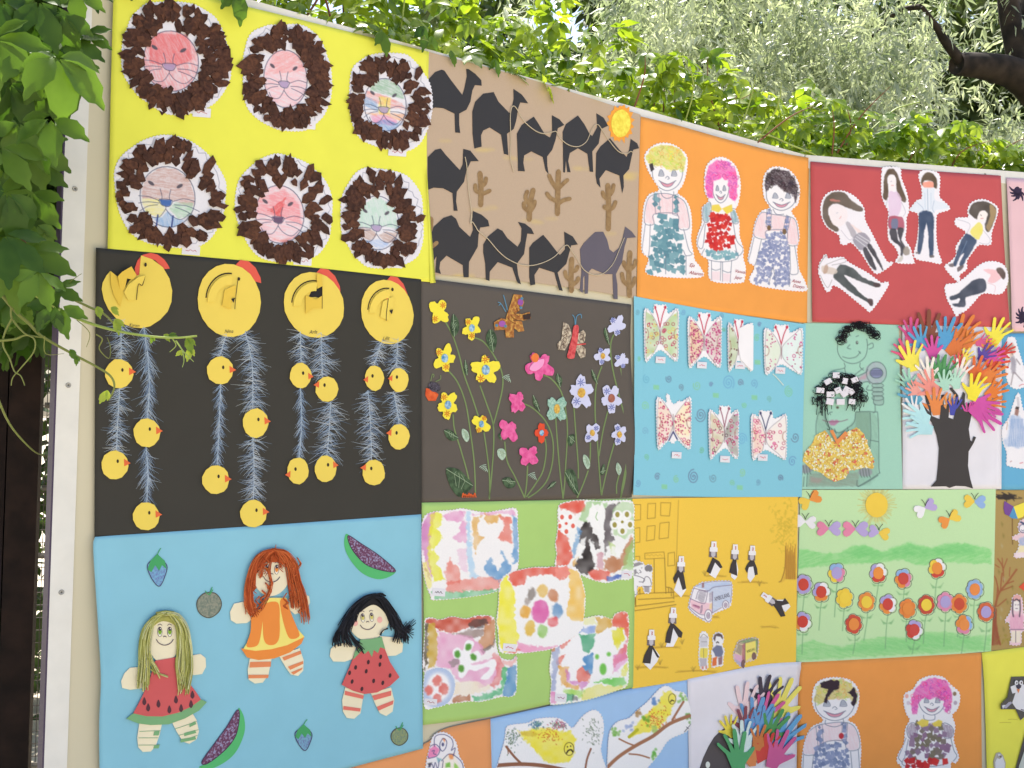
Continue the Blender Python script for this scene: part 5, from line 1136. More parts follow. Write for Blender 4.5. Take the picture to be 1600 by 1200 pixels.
def bottom_row():
    Z()
    poster('parrot_poster', 'pale orange sheet with a zigzag-cut parrot drawing under the green one', [470, 1226, 560, 1192, 660, 1162, 690, 1139, 764, 1122], [764, 1122, 768, 1290], [470, 1340, 768, 1290], [470, 1226, 470, 1340], (233, 158, 102), 3.4)
    Z(640, 900, 4)
    p = Paint(70, 960, 350, 1400, (238, 234, 238))
    for q, c in (([110, 1080, 150, 1050, 180, 1080, 160, 1120, 105, 1135, 100, 1105], (232, 130, 180)), ([190, 1130, 260, 1100, 300, 1180, 300, 1300, 190, 1300], (246, 236, 224)), ([215, 1165, 240, 1160, 245, 1190, 215, 1195], (120, 190, 70)), ([270, 1160, 300, 1200, 290, 1240, 270, 1200], (150, 206, 90)), ([235, 1110, 270, 1105, 262, 1140, 240, 1145], (236, 150, 90)), ([100, 1165, 130, 1160, 115, 1190], (50, 46, 56)), ([160, 1130, 190, 1140, 170, 1160], (130, 180, 190)), ([195, 1010, 215, 1010, 210, 1040], (236, 140, 70))): p.fill(q, c, .9, 2.5, .8)
    for q in ([145, 1060, 150, 1000, 200, 985, 250, 1010, 262, 1050, 250, 1085, 275, 1070, 262, 1120], [180, 1040, 200, 1010, 222, 1030, 215, 1070, 195, 1090, 180, 1070, 180, 1040], [110, 1135, 100, 1100, 120, 1060, 155, 1048, 180, 1080, 160, 1120, 110, 1135], [130, 1090, 145, 1085, 140, 1105, 155, 1110], [200, 1150, 190, 1240, 200, 1300], [262, 1110, 320, 1170, 330, 1300], [190, 1150, 230, 1110, 262, 1110], [105, 1190, 130, 1170, 140, 1200, 150, 1160, 165, 1200, 175, 1150]): p.line(q, (88, 88, 130), 1.2)
    p.e(198, 1048, 8, 12, (88, 88, 130)); p.obj('parrot', [90, 1400, 92, 1180, 110, 1090, 135, 1000, 180, 972, 230, 980, 280, 1030, 300, 1120, 330, 1180, 345, 1400], 2.0)
    Z()
    poster('songbird_poster', 'light blue sheet with two painted yellow birds on branches', [762, 1123, 860, 1101, 985, 1074, 1074, 1058], [1074, 1058, 1074, 1290], [766, 1300, 1074, 1290], [762, 1123, 766, 1300], (162, 197, 236), 2.6)
    wc = dict(soft=2.6, rag=2.0, mott=.3, msc=8)
    Z(760, 1020, 3.2)
    p = Paint(30, 270, 590, 640, (240, 239, 242))
    r = random.Random(4)
    for x, y, rx, ry, cs in ((115, 420, 50, 60, ((110, 130, 110), (90, 120, 90), (170, 180, 190))), (240, 358, 32, 22, ((80, 120, 160), (120, 160, 150))), (350, 355, 44, 24, ((150, 110, 150), (120, 150, 120), (200, 110, 120))), (520, 390, 48, 68, ((150, 158, 150), (170, 176, 172), (120, 140, 110)))):
        for k in range(90): p.line([x + r.gauss(0, rx * .45), y + r.gauss(0, ry * .45)] * 1 + [x + r.gauss(0, rx * .45), y + r.gauss(0, ry * .45)] if 0 else (lambda a, b: [a, b, a + r.uniform(-6, 6), b + r.uniform(-8, 8)])(x + r.gauss(0, rx * .45), y + r.gauss(0, ry * .45)), r.choice(cs), 1.4, .8, smooth=False)
    p.fill([150, 385, 240, 375, 300, 372, 360, 390, 410, 385, 435, 420, 430, 490, 400, 540, 300, 550, 250, 500, 210, 460, 170, 420], (240, 226, 66), .95, **wc)
    p.fill([150, 390, 210, 385, 250, 400, 220, 420, 170, 410], (206, 170, 60), .6, **wc)
    for k in range(60): x, y = 300 + r.gauss(0, 30), 415 + r.gauss(0, 18); p.line([x, y, x + r.uniform(-6, 6), y + r.uniform(-6, 6)], (214, 136, 56), 1.4, .8, smooth=False)
    p.line(ell(402, 476, 24, 32, 14), (96, 80, 40), 1.2, .9, True); p.line([390, 496, 398, 484, 412, 480, 420, 490], (60, 50, 40), 2.4); p.e(394, 465, 3, 4, (50, 40, 36)); p.e(410, 462, 3, 4, (50, 40, 36))
    for q, w in (([90, 465, 130, 515, 170, 555], 3.6), ([30, 560, 150, 552, 260, 558, 360, 576, 420, 590], 6), ([510, 475, 490, 530, 480, 600], 3), ([95, 465, 100, 500], 1.5)): p.line(q, (146, 98, 76), w)
    p.obj('painted_bird', [40, 640, 45, 560, 80, 440, 90, 370, 120, 355, 200, 345, 240, 325, 340, 320, 390, 345, 420, 370, 470, 310, 525, 280, 565, 310, 575, 380, 560, 480, 550, 640], 2.2, None, 'yellow bird facing right on a bare branch')
    p = Paint(560, 150, 1030, 640, (240, 239, 242))
    p.fill([700, 420, 740, 350, 790, 300, 840, 250, 870, 190, 910, 180, 935, 210, 925, 260, 890, 320, 850, 370, 790, 390, 740, 400], (240, 226, 70), .95, **wc)
    for k in range(90): x, y = 830 + r.gauss(0, 34), 325 + r.gauss(0, 28); p.line([x, y, x + r.uniform(-5, 5), y + r.uniform(-5, 5)], r.choice(((214, 130, 54), (196, 150, 60), (226, 110, 60))), 1.5, .85, smooth=False)
    for x, y, c in ((825, 240, (100, 140, 196)), (700, 370, (160, 176, 216)), (745, 300, (176, 140, 96)), (785, 328, (120, 170, 60)), (830, 380, (170, 200, 110)), (630, 395, (120, 180, 80)), (820, 500, (110, 180, 80)), (970, 220, (130, 184, 90)), (1000, 315, (110, 160, 80))):
        for k in range(12): xx, yy = x + r.gauss(0, 11), y + r.gauss(0, 12); p.e(xx, yy, 8, 7, c, r.random() * 3, .2, n=8, a=.7, soft=2)
    p.line([700, 415, 740, 380], (190, 186, 50), 5)
    for q, w in (([560, 600, 640, 520, 730, 460, 820, 410, 900, 350, 1000, 310], 5.5), ([730, 460, 690, 445, 650, 425], 2.5), ([700, 500, 750, 505, 800, 520], 2.5), ([915, 330, 945, 280, 970, 240], 3.5)): p.line(q, (166, 116, 88), w)
    p.line(ell(914, 226, 18, 26, 12), (96, 80, 40), 1.1, .9, True); p.line([906, 240, 912, 232, 922, 236], (60, 50, 40), 1.8); p.line([975, 390, 990, 372, 1008, 352], (70, 70, 80), 1.1); p.line([985, 366, 1000, 378], (70, 70, 80), 1)
    p.obj('painted_bird', [585, 640, 590, 560, 600, 400, 640, 340, 700, 320, 740, 280, 790, 240, 850, 175, 890, 160, 930, 185, 975, 195, 1000, 250, 1008, 300, 1010, 350, 985, 390, 900, 430, 850, 500, 800, 560, 720, 640], 3.0, None, 'yellow bird climbing a forked branch')
    Z()
    poster('fish_poster', 'white sheet with black whale-like shape and a fan of coloured paper hands', [1070, 1060, 1125, 1049, 1190, 1037, 1250, 1033], [1250, 1033, 1243, 1090, 1240, 1290], [1074, 1300, 1240, 1290], [1070, 1060, 1074, 1300], (230, 226, 234), 4.4)
    Z(1060, 1030, 7.06)
    b = M(); b.poly([200, 1200, 240, 1080, 300, 950, 360, 850, 430, 780, 495, 735, 560, 760, 640, 860, 660, 1000, 620, 1120, 560, 1250, 200, 1260], paper((86, 80, 82), .7), 1.4, .6); f = b.obj('black_body')
    b = M(); b.poly(ell(290, 1152, 24, 36, 14), paper((226, 230, 222)), 2.4, .6); b.obj('eye', f)
    fan = [(548, 770, 480, 600, (238, 218, 80), .95, 2.4), (720, 560, 720, 240, (240, 212, 216), 1.0, 1.6), (930, 420, 990, 170, (70, 62, 76), .8, 3), (1060, 520, 1180, 190, (238, 226, 110), 1.0, 2.2), (720, 720, 730, 500, (138, 76, 88), .9, 3.4), (780, 740, 860, 400, (110, 160, 210), .95, 4.2), (890, 620, 1010, 350, (214, 100, 156), .9, 5), (870, 760, 960, 500, (110, 160, 210), .8, 5.6), (960, 790, 1080, 530, (84, 152, 90), .8, 6.4), (1120, 900, 1320, 620, (104, 166, 212), 1.0, 4.6), (690, 900, 680, 650, (214, 232, 230), .75, 7), (830, 900, 860, 700, (206, 124, 70), .8, 7.6), (960, 1000, 1020, 800, (208, 70, 64), 1.0, 6.8), (1020, 1050, 1130, 760, (210, 98, 152), 1.0, 8), (590, 1080, 520, 760, (88, 166, 110), 1.25, 9)]
    for x, y, tx, ty, c, s, h in fan: paper_hand(x, y, tx, ty, c, s * 125, h)
    b = M(); b.poly([680, 1040, 800, 950, 820, 1080, 810, 1160, 740, 1170, 700, 1120], paper((222, 138, 84)), 7.4, .7); b.obj('paper_wrist')
    b = M(); b.poly([800, 960, 920, 900, 940, 1080, 830, 1140], paper((208, 74, 66)), 7.0, .7); b.obj('paper_wrist')
HAND = [(.02, -.13), (.15, -.17), (.22, -.24), (.32, -.36), (.43, -.47), (.49, -.47), (.48, -.40), (.41, -.28), (.42, -.20), (.55, -.245), (.72, -.31), (.84, -.35), (.89, -.33), (.87, -.27), (.72, -.205), (.51, -.12), (.70, -.115), (.90, -.125), (.98, -.11), (1.0, -.07), (.96, -.03), (.80, -.02), (.52, .0), (.70, .06), (.86, .105), (.93, .14), (.945, .18), (.90, .20), (.80, .165), (.66, .125), (.48, .095), (.60, .20), (.70, .28), (.77, .335), (.775, .375), (.72, .375), (.62, .31), (.48, .215), (.34, .185), (.2, .165), (.02, .13)]
def paper_hand(x, y, tx, ty, c, s, h, name='paper_hand', spread=1.0, label=None, lift=9.0):
    """hand traced on coloured paper: palm centre x, y, middle finger towards tx, ty, palm-to-tip length in zoom units from these; fingers bend away from the sheet"""
    r = random.Random(int(x * 7 + y)); b = M()
    L = math.hypot(tx - x, ty - y) / .66; a0 = math.atan2(ty - y, tx - x) + r.uniform(-.1, .1)
    mir = 1 if r.random() < .5 else -1; wd = L * 1.06 * (1 if L < 420 else .9)
    pts = []
    for u, v in HAND:
        u, v = (u - .32) * L * (1 + r.uniform(-.012, .012)), v * wd * mir * spread
        pts.append((x + u * math.cos(a0) - v * math.sin(a0), y + u * math.sin(a0) + v * math.cos(a0)))
    if mir < 0: pts = pts[::-1]
    pts = np.array(pts).ravel().tolist()
    P0 = px([x, y])[0]; T0 = px([tx, ty])[0]; D = T0 - P0; n2 = D @ D
    b.poly(pts, paper(c, .75), h, .7, lift=lambda X, Y: lift * max(0, ((X - P0[0]) * D[0] + (Y - P0[1]) * D[1]) / n2) ** 1.5)
    return b.obj(name, None, label)
bottom_row()
# ------------------------------------------------------------------ column three: children, butterflies, ambulance street
PEN = (110, 118, 140)
def head_lines(p, cx, cy, w, h, hair=None, mouth=(214, 130, 150), smile=1.0, eye=(120, 130, 150)):
    """pen-drawn child's face: eyes, nose, broad smile; w, h = half sizes"""
    p.line([cx - w, cy - h * .5, cx - w * .95, cy + h * .2, cx - w * .6, cy + h * .75, cx, cy + h, cx + w * .6, cy + h * .75, cx + w * .95, cy + h * .2, cx + w, cy - h * .5], PEN, 1.0)
    for sg in (-1, 1):
        x = cx + sg * w * .42; y = cy - h * .05
        p.fill([x - w * .16, y + h * .12, x - w * .1, y - h * .14, x, y - h * .22, x + w * .12, y - h * .12, x + w * .17, y + h * .12], eye, .55, 1.2)
        p.line([x - w * .17, y + h * .14, x - w * .1, y - h * .14, x, y - h * .24, x + w * .12, y - h * .12, x + w * .18, y + h * .14, x - w * .17, y + h * .14], PEN, .9)
    p.line([cx - w * .12, cy + h * .22, cx, cy + h * .12, cx + w * .12, cy + h * .24, cx + w * .02, cy + h * .3], PEN, .9)
    p.fill([cx - w * .5, cy + h * .42, cx, cy + h * .6, cx + w * .5, cy + h * .42, cx + w * .3, cy + h * .68, cx, cy + h * .78, cx - w * .3, cy + h * .68], mouth, .8, 1.2)
    p.line([cx - w * .56, cy + h * .38, cx, cy + h * .6, cx + w * .56, cy + h * .38], PEN, 1.0)
    p.line([cx - w * .5, cy + h * .42, cx - w * .2, cy + h * .74, cx + w * .2, cy + h * .74, cx + w * .5, cy + h * .42], PEN, .9)
def mosaic(p, poly, cols, step, seed, white=.16):
    """little torn squares of coloured paper pasted inside an outline"""
    r = random.Random(seed); q = px(poly); x0, y0 = q.min(0); x1, y1 = q.max(0)
    y = y0
    while y < y1:
        x = x0 + r.random() * step
        while x < x1:
            if inside(q, np.array([x]), np.array([y]))[0] and r.random() > white * .5:
                s = step * r.uniform(.36, .56); a = r.uniform(-.7, .7); y_ = y; y = y + r.uniform(-.4, .4) * step
                k = [(x + s * (u * math.cos(a) - v * math.sin(a)) * r.uniform(.8, 1.1), y + s * (u * math.sin(a) + v * math.cos(a)) * r.uniform(.8, 1.15)) for u, v in ((-1, -1), (1, -1), (1, 1), (-1, 1))]
                p.fill(None, r.choice(cols), .95, 1.0, .5, p=np.array(k)); y = y_
            x += step * r.uniform(.72, 1.05)
        y += step * r.uniform(.7, .85)
def child(p, outline, hair, hairc, haircurl, face, tee, teec, body, bodyc, limbs, label, h, straps=None, step=9.0, extra=None, white=.2):
    for q in tee: p.fill(q, teec, .75, 1.5, .8, (80, .45)); p.line(q, PEN, 1.0, .9, True)
    mosaic(p, body, bodyc, step, len(label), white)
    if straps:
        for q in straps: mosaic(p, q, bodyc, step * .8, 3, .1); p.line(q, PEN, .9, .8, True, False)
    for q in limbs: p.line(q, PEN, 1.0, .9)
    cx, cy, w, hh = face
    head_lines(p, cx, cy, w, hh)
    r = random.Random(len(label))
    for q in hair:
        p.fill(q, hairc, .9, 2, 1.2, (35, .25), mott=.15)
        k = px(q); x0, y0 = k.min(0); x1, y1 = k.max(0)
        for i in range(haircurl):
            x, y = r.uniform(x0, x1), r.uniform(y0, y1)
            if inside(k, np.array([x]), np.array([y]))[0]:
                c = tuple(v * r.choice((.82, 1.1)) for v in hairc); a0 = r.random() * 6
                p.line(None, c, 1.1, .7, p=np.array([[x + 2.6 * math.cos(a0 + t), y + 2.6 * math.sin(a0 + t)] for t in np.linspace(0, 4, 6)]), smooth=False)
    if extra: extra(p)
    return p.obj('paper_child', outline, h, None, label, .8, (236, 232, 238))
def kids_one():
    Z()
    poster('children_poster', 'orange sheet with three mosaic children, one yellow-haired, one pink, one black', [998, 183, 1060, 198, 1130, 219, 1200, 236, 1266, 248], [1266, 248, 1264, 380, 1265, 506], [993, 466, 1120, 487, 1265, 506], [998, 183, 995, 320, 993, 466], (238, 160, 76), 5.6,
           curl=lambda u, v: 8 * max(0, 1 - v / .12) * math.sin(min(1, max(0, (u - .3) / .55)) * 3.14))
    s = 1200 / 310; Z(980, 170, s)
    TEAL = [(104, 150, 164), (122, 164, 176), (90, 136, 152)]; TEE = (236, 198, 204)
    p = Paint(60, 190, 460, 1040, (240, 237, 241))
    child(p, [90, 290, 130, 235, 190, 210, 260, 218, 320, 255, 350, 300, 345, 390, 320, 470, 290, 510, 340, 550, 372, 620, 380, 720, 375, 790, 392, 880, 400, 920, 432, 960, 432, 1022, 118, 1005, 120, 910, 80, 870, 75, 780, 80, 680, 90, 580, 120, 520, 180, 495, 150, 440, 110, 370],
          [[98, 290, 130, 245, 190, 222, 260, 228, 320, 262, 338, 300, 330, 390, 300, 370, 255, 376, 200, 350, 150, 350, 112, 330]], (214, 206, 92), 70, (230, 400, 92, 98), [[108, 560, 150, 520, 190, 515, 250, 520, 330, 560, 358, 640, 362, 725, 300, 725, 290, 640, 150, 640, 150, 700, 92, 690]], TEE, [152, 640, 215, 630, 312, 690, 318, 780, 340, 860, 345, 1000, 228, 1000, 222, 880, 205, 1000, 120, 990, 130, 880, 145, 760], TEAL,
          [[98, 700, 85, 800, 80, 860, 100, 890, 120, 880, 128, 700], [330, 730, 360, 850, 382, 880, 345, 890, 330, 860], [190, 500, 200, 530, 230, 545, 265, 530, 268, 505], [345, 890, 345, 1005], [222, 880, 222, 1000]], 'paper child with yellow hair in teal mosaic dungarees', 2.0, [[150, 520, 178, 520, 188, 630, 160, 640], [262, 525, 295, 520, 290, 650, 262, 640]],
          extra=lambda p: (p.fill([118, 340, 140, 330, 150, 370, 130, 385], (50, 46, 50), .9, 1), p.fill([325, 262, 350, 245, 345, 262], (236, 230, 200), .9, 1)))
    p = Paint(390, 280, 720, 1070, (240, 237, 241))
    child(p, [455, 400, 470, 340, 520, 300, 580, 300, 640, 345, 668, 420, 672, 500, 655, 590, 640, 610, 665, 680, 668, 770, 692, 850, 690, 900, 705, 960, 700, 1030, 670, 1055, 495, 1040, 480, 920, 440, 890, 410, 830, 412, 770, 440, 690, 440, 600, 480, 560, 455, 500],
          [[462, 400, 480, 350, 530, 312, 580, 318, 635, 360, 655, 430, 650, 520, 640, 570, 600, 540, 600, 440, 560, 420, 510, 440, 505, 540, 470, 540, 458, 480]], (232, 84, 170), 110, (552, 490, 50, 82), [[445, 620, 455, 575, 490, 570, 495, 640, 470, 690, 445, 670], [615, 610, 650, 620, 660, 690, 625, 690]], (104, 150, 164), [495, 640, 600, 640, 640, 790, 640, 850, 560, 860, 455, 830, 470, 740], [(206, 44, 44), (214, 60, 52), (190, 40, 44)],
          [[455, 690, 420, 780, 415, 830, 445, 840, 460, 700], [630, 700, 650, 800, 690, 850, 660, 890, 640, 820], [455, 850, 440, 890, 480, 915, 560, 928, 640, 915, 660, 890, 640, 860], [498, 920, 500, 1035], [555, 925, 552, 1040], [565, 928, 565, 1045], [620, 920, 612, 1050], [500, 970, 525, 978, 552, 970], [566, 980, 600, 992, 616, 985]], 'paper child with pink hair in red mosaic dress', 2.4, None, 7.5,
          extra=lambda p: (mosaic(p, [460, 850, 640, 865, 655, 890, 600, 915, 470, 900], [(112, 160, 176), (130, 176, 186)], 7, 8), p.fill([500, 585, 540, 580, 560, 610, 540, 630, 495, 615], (232, 208, 84), .95, 1.5), p.fill([560, 605, 620, 580, 625, 620, 590, 640], (232, 208, 84), .95, 1.5), p.fill([500, 985, 550, 985, 550, 1040, 500, 1035], (236, 206, 214), .6, 2), p.fill([566, 995, 615, 1000, 610, 1045, 566, 1045], (236, 206, 214), .6, 2)))
    p = Paint(710, 340, 1080, 1120, (240, 237, 241))
    child(p, [808, 440, 830, 380, 880, 352, 960, 368, 1010, 420, 1032, 490, 1020, 580, 980, 620, 1015, 680, 1030, 780, 1015, 850, 1025, 960, 1040, 1000, 1068, 1060, 1050, 1106, 742, 1060, 760, 960, 722, 930, 722, 880, 745, 780, 760, 690, 800, 620, 850, 600, 815, 540],
          [[815, 460, 830, 395, 880, 365, 960, 380, 1005, 430, 1022, 500, 1005, 570, 985, 520, 930, 500, 900, 470, 870, 460, 845, 490, 825, 500]], (58, 44, 50), 110, (920, 535, 92, 82), [[765, 690, 800, 630, 860, 640, 930, 650, 1000, 670, 1022, 760, 1018, 825, 955, 820, 950, 740, 830, 740, 825, 790, 755, 770]], TEE, [850, 740, 940, 760, 965, 850, 968, 1080, 885, 1080, 868, 960, 845, 1065, 755, 1055, 780, 900, 820, 790], [(140, 148, 186), (154, 162, 196), (128, 138, 178)],
          [[755, 780, 735, 870, 722, 930, 760, 950, 800, 790], [970, 830, 975, 960, 975, 1000, 1015, 1000, 1020, 960, 1000, 830], [870, 610, 890, 640, 935, 640], [845, 1065, 870, 960, 885, 1080], [968, 1000, 968, 1075]], 'paper child with black curly hair in lilac mosaic dungarees', 2.2, [[832, 615, 860, 615, 856, 720, 828, 715], [950, 645, 975, 660, 955, 750, 930, 740]], 5.2,
          extra=lambda p: (p.e(845, 722, 12, 16, (120, 96, 70)), p.e(938, 745, 12, 18, (120, 96, 70))), white=.3)
    RDI = paper((170, 52, 66))
    for lines in ((('Eja', 362, 955, 30), ('Aharon', 360, 1000, 30)), (('Vanuar', 636, 990, 27), ('Jajur', 636, 1028, 27)), (('Anna', 980, 1050, 28), ('Dizayn', 985, 1080, 28))):
        b = M()
        for t, x, y, z in lines: text_on(b, t, x, y, z, RDI, 8, .35, 3.6, .92)
        b.obj('handwritten_name', None, None, 'stuff')
kids_one()

def butterflies():
    Z()
    LB = (134, 199, 219)
    s = 1200 / 335
    cv = Paint(980, 455, 1262, 782, LB, 1.0); Z(975, 450, s)
    r = random.Random(12)
    for x, y, R_, c in ((537, 155, 20, (110, 150, 180)), (243, 508, 26, (100, 120, 150)), (310, 555, 22, (110, 130, 150)), (400, 545, 32, (140, 200, 150)), (478, 540, 16, (110, 130, 170)), (575, 530, 50, (104, 160, 206)), (642, 530, 24, (110, 120, 150)), (718, 535, 30, (110, 160, 200)), (912, 580, 36, (130, 200, 150)), (420, 710, 46, (100, 110, 140)), (650, 845, 40, (110, 170, 210)), (946, 835, 34, (100, 110, 140)), (930, 970, 34, (100, 140, 190)), (378, 1055, 46, (96, 104, 140)), (488, 1062, 30, (110, 140, 160)), (282, 1070, 24, (140, 200, 140)), (176, 1055, 24, (110, 120, 150)), (66, 1090, 24, (110, 150, 190)), (738, 1085, 20, (110, 150, 180)), (862, 1062, 22, (100, 110, 140)), (115, 945, 20, (120, 190, 150)), (424, 905, 20, (110, 180, 140)), (108, 660, 30, (140, 206, 150)), (108, 800, 26, (120, 170, 200)), (800, 620, 20, (120, 180, 170)), (118, 510, 30, (104, 170, 200)), (72, 395, 16, (120, 190, 150)), (66, 135, 18, (110, 160, 180)), (735, 280, 24, (130, 200, 150)), (748, 205, 16, (110, 130, 170)), (324, 135, 20, (110, 160, 200)), (548, 235, 14, (110, 180, 150)), (650, 1030, 26, (150, 206, 140)), (592, 1090, 20, (130, 196, 150)), (664, 655, 20, (130, 200, 150))):
        cv.spiral(x, y, R_ * .9, c, 2.6 if R_ > 34 else 1.9, 1.1, .95, .75)
    for x, y in ((172, 555), (505, 600), (720, 612), (738, 415), (215, 1110), (636, 1115)):
        for k in range(5): cv.line([x - 14, y - 10 + 5 * k, x + 14, y - 8 + 5 * k], (140, 206, 130), 1.2, .7, smooth=False)
    Z()
    poster('butterfly_poster', 'turquoise sheet with seven white-edged paper butterflies and pencil spirals', [988, 463, 1120, 487, 1256, 507], [1256, 507, 1252, 640, 1249, 776], [985, 773, 1100, 776, 1249, 776], [988, 463, 987, 620, 989, 690, 985, 773], LB, 6.8, canvas=cv, res=1.0, curl=lambda u, v: 6 * max(0, .06 - u) / .06 * abs(math.sin(v * 4)))
    Z(975, 450, s)
    def bfly(x0, y0, x1, y1, wash, dotc, body, seed, lab, variant=0, ant=(190, 40, 70)):
        """whole sheet outline from a box; wings are the two shaded fans left and right of the body"""
        p = Paint(x0 - 20, y0 - 70, x1 + 20, y1 + 20, (240, 238, 242)); r = random.Random(seed)
        w, h = x1 - x0, y1 - y0; cx = x0 + w * body
        X = lambda u: x0 + u * w; Y = lambda v: y0 + v * h
        right = variant != 1
        Lw = [X(.05), Y(.06), X(.25), Y(.14), X(body - .06), Y(.34), X(body - .01), Y(.5), X(body - .05), Y(.66), X(.3), Y(.84), X(.05), Y(.96)]
        Rw = [X(.97), Y(.08), X(.8), Y(.14), X(body + .07), Y(.36), X(body + .02), Y(.5), X(body + .06), Y(.68), X(.76), Y(.88), X(.96), Y(.97)]
        for q, c in ((Lw, wash[0]), (Rw, wash[1])) if right else ((Lw, wash[0]),):
            p.fill(q, c, .85, 2, .8, mott=.55, msc=9); p.line(q, (130, 120, 130), .9, .7, True)
            k = px(q)
            for i in range(300):
                a, b_ = r.uniform(k[:, 0].min(), k[:, 0].max()), r.uniform(k[:, 1].min(), k[:, 1].max())
                if i > dotc[1] or not inside(k, np.array([a]), np.array([b_]))[0]: continue
                rr = r.choice((.9, 1.1, 1.3)); cc = r.choice(dotc[0])
                if r.random() < dotc[2]: p.line(None, cc, 1.0, .9, True, False, p=np.array([[a + 2.2 * math.cos(t), b_ + 2.4 * math.sin(t)] for t in np.linspace(0, 5.5, 8)]))
                else: p.fill(None, cc, .95, 1, p=np.array([[a + rr * math.cos(t), b_ + rr * 1.1 * math.sin(t)] for t in np.linspace(0, 5.5, 7)]))
        for sx, y in ((X(.04), Y(.5)), (X(.97), Y(.5))):
            if right or sx < cx: p.line(ell(sx, y, w * .09, h * .11, 12), (170, 130, 120), 1.6, .7, True)
        if variant != 2:
            for sg in (-1, 1): p.line([cx, Y(.36), cx + sg * w * .07, Y(.14), cx + sg * w * .15, Y(-.02)], ant, 1.5); p.e(cx + sg * w * .15, Y(-.02), 7, 9, ant)
        else:
            for sg in (-1, 1): p.line([cx, Y(.68), cx + sg * w * .12, Y(.84), cx + sg * w * .17, Y(.94)], (66, 70, 120), 2.2)
        p.line([cx, Y(.34), cx, Y(.68)], (140, 110, 110), 1.2, .8)
        out = [X(0), Y(.02), X(.2), Y(.06), X(body - .2), Y(.12), X(body - .17), Y(-.08), X(body), Y(-.06 if variant != 2 else .14), X(body + .18), Y(-.07 if variant != 2 else .06), X(body + .22), Y(.1), X(.82), Y(.06), X(1), Y(.02), X(1.0), Y(.5), X(.98), Y(1.0), X(.82), Y(.97), X(body + .12), Y(.84), X(body), Y(.8 if variant != 2 else .92), X(body - .14), Y(.86), X(.2), Y(.95), X(.03), Y(1.02), X(-.01), Y(.5)]
        o = p.obj('paper_butterfly', out, 2.0, None, lab, .8, (238, 236, 240), step=2.4, lift=lambda xx, yy: 5 * np.clip(np.abs(xx - px([cx, 0])[0][0]) / (w / s * .5), 0, 1) ** 2 * .9)
        if variant == 1:
            b = M(); b.poly([cx + 2, Y(.12), X(.8), Y(.02), X(1.0), Y(.06), X(.99), Y(.98), X(.95), Y(1.02), cx + 10, Y(.78), cx - 2, Y(.5)], paper((240, 238, 242)), 3.4, .8, lift=lambda xx, yy: 4 * max(0, (xx - px([cx, 0])[0][0]) / 14)); b.obj('folded_wing', o)
        return o
    PKD = [(190, 50, 120), (150, 60, 90), (206, 90, 150)]; MIX = [(170, 70, 90), (226, 200, 90), (196, 60, 110)]
    bfly(100, 115, 290, 405, ((170, 196, 136), (176, 206, 146)), (MIX, 40, .5), .48, 1, 'butterfly with green wings and ringed spots')
    bfly(345, 160, 530, 440, ((226, 190, 150), (206, 180, 170)), (PKD, 170, .03), .5, 2, 'butterfly with wings full of small pink dots')
    bfly(568, 195, 705, 460, ((170, 190, 140), (0, 0, 0)), ([(120, 50, 50), (90, 50, 60)], 22, .1), .45, 3, 'butterfly whose right wing is folded over blank', 1)
    bfly(770, 225, 982, 478, ((216, 230, 206), (214, 236, 230)), (PKD, 24, .05), .46, 4, 'pale butterfly with few red dots, ribbon hanging below')
    bfly(168, 610, 360, 895, ((240, 206, 180), (246, 226, 176)), ([(206, 60, 130), (196, 80, 110), (170, 60, 90)], 110, .08), .5, 5, 'butterfly hung upside down with magenta dots', 2)
    bfly(460, 680, 625, 950, ((206, 196, 160), (150, 150, 140)), ([(190, 60, 100), (214, 70, 150), (90, 60, 70)], 46, .3), .55, 6, 'butterfly with one grey-shaded wing', 0, (150, 90, 110))
    bfly(698, 705, 892, 955, ((238, 200, 180), (242, 230, 220)), ([(206, 60, 110), (180, 90, 120), (220, 80, 160)], 42, .25), .42, 7, 'butterfly with thick dark blue feelers', 0, (56, 60, 100))
    for x, y in ((192, 403), (423, 432), (636, 435), (860, 462), (280, 935), (550, 957), (760, 948)): name_card(x, y, 15, 10, None, 3, (214, 130, 140), 4.4)
    b = M(); b.line([820, 480, 850, 510, 880, 545], 1.6, paper((206, 222, 216)), 2); b.obj('ribbon')
butterflies()

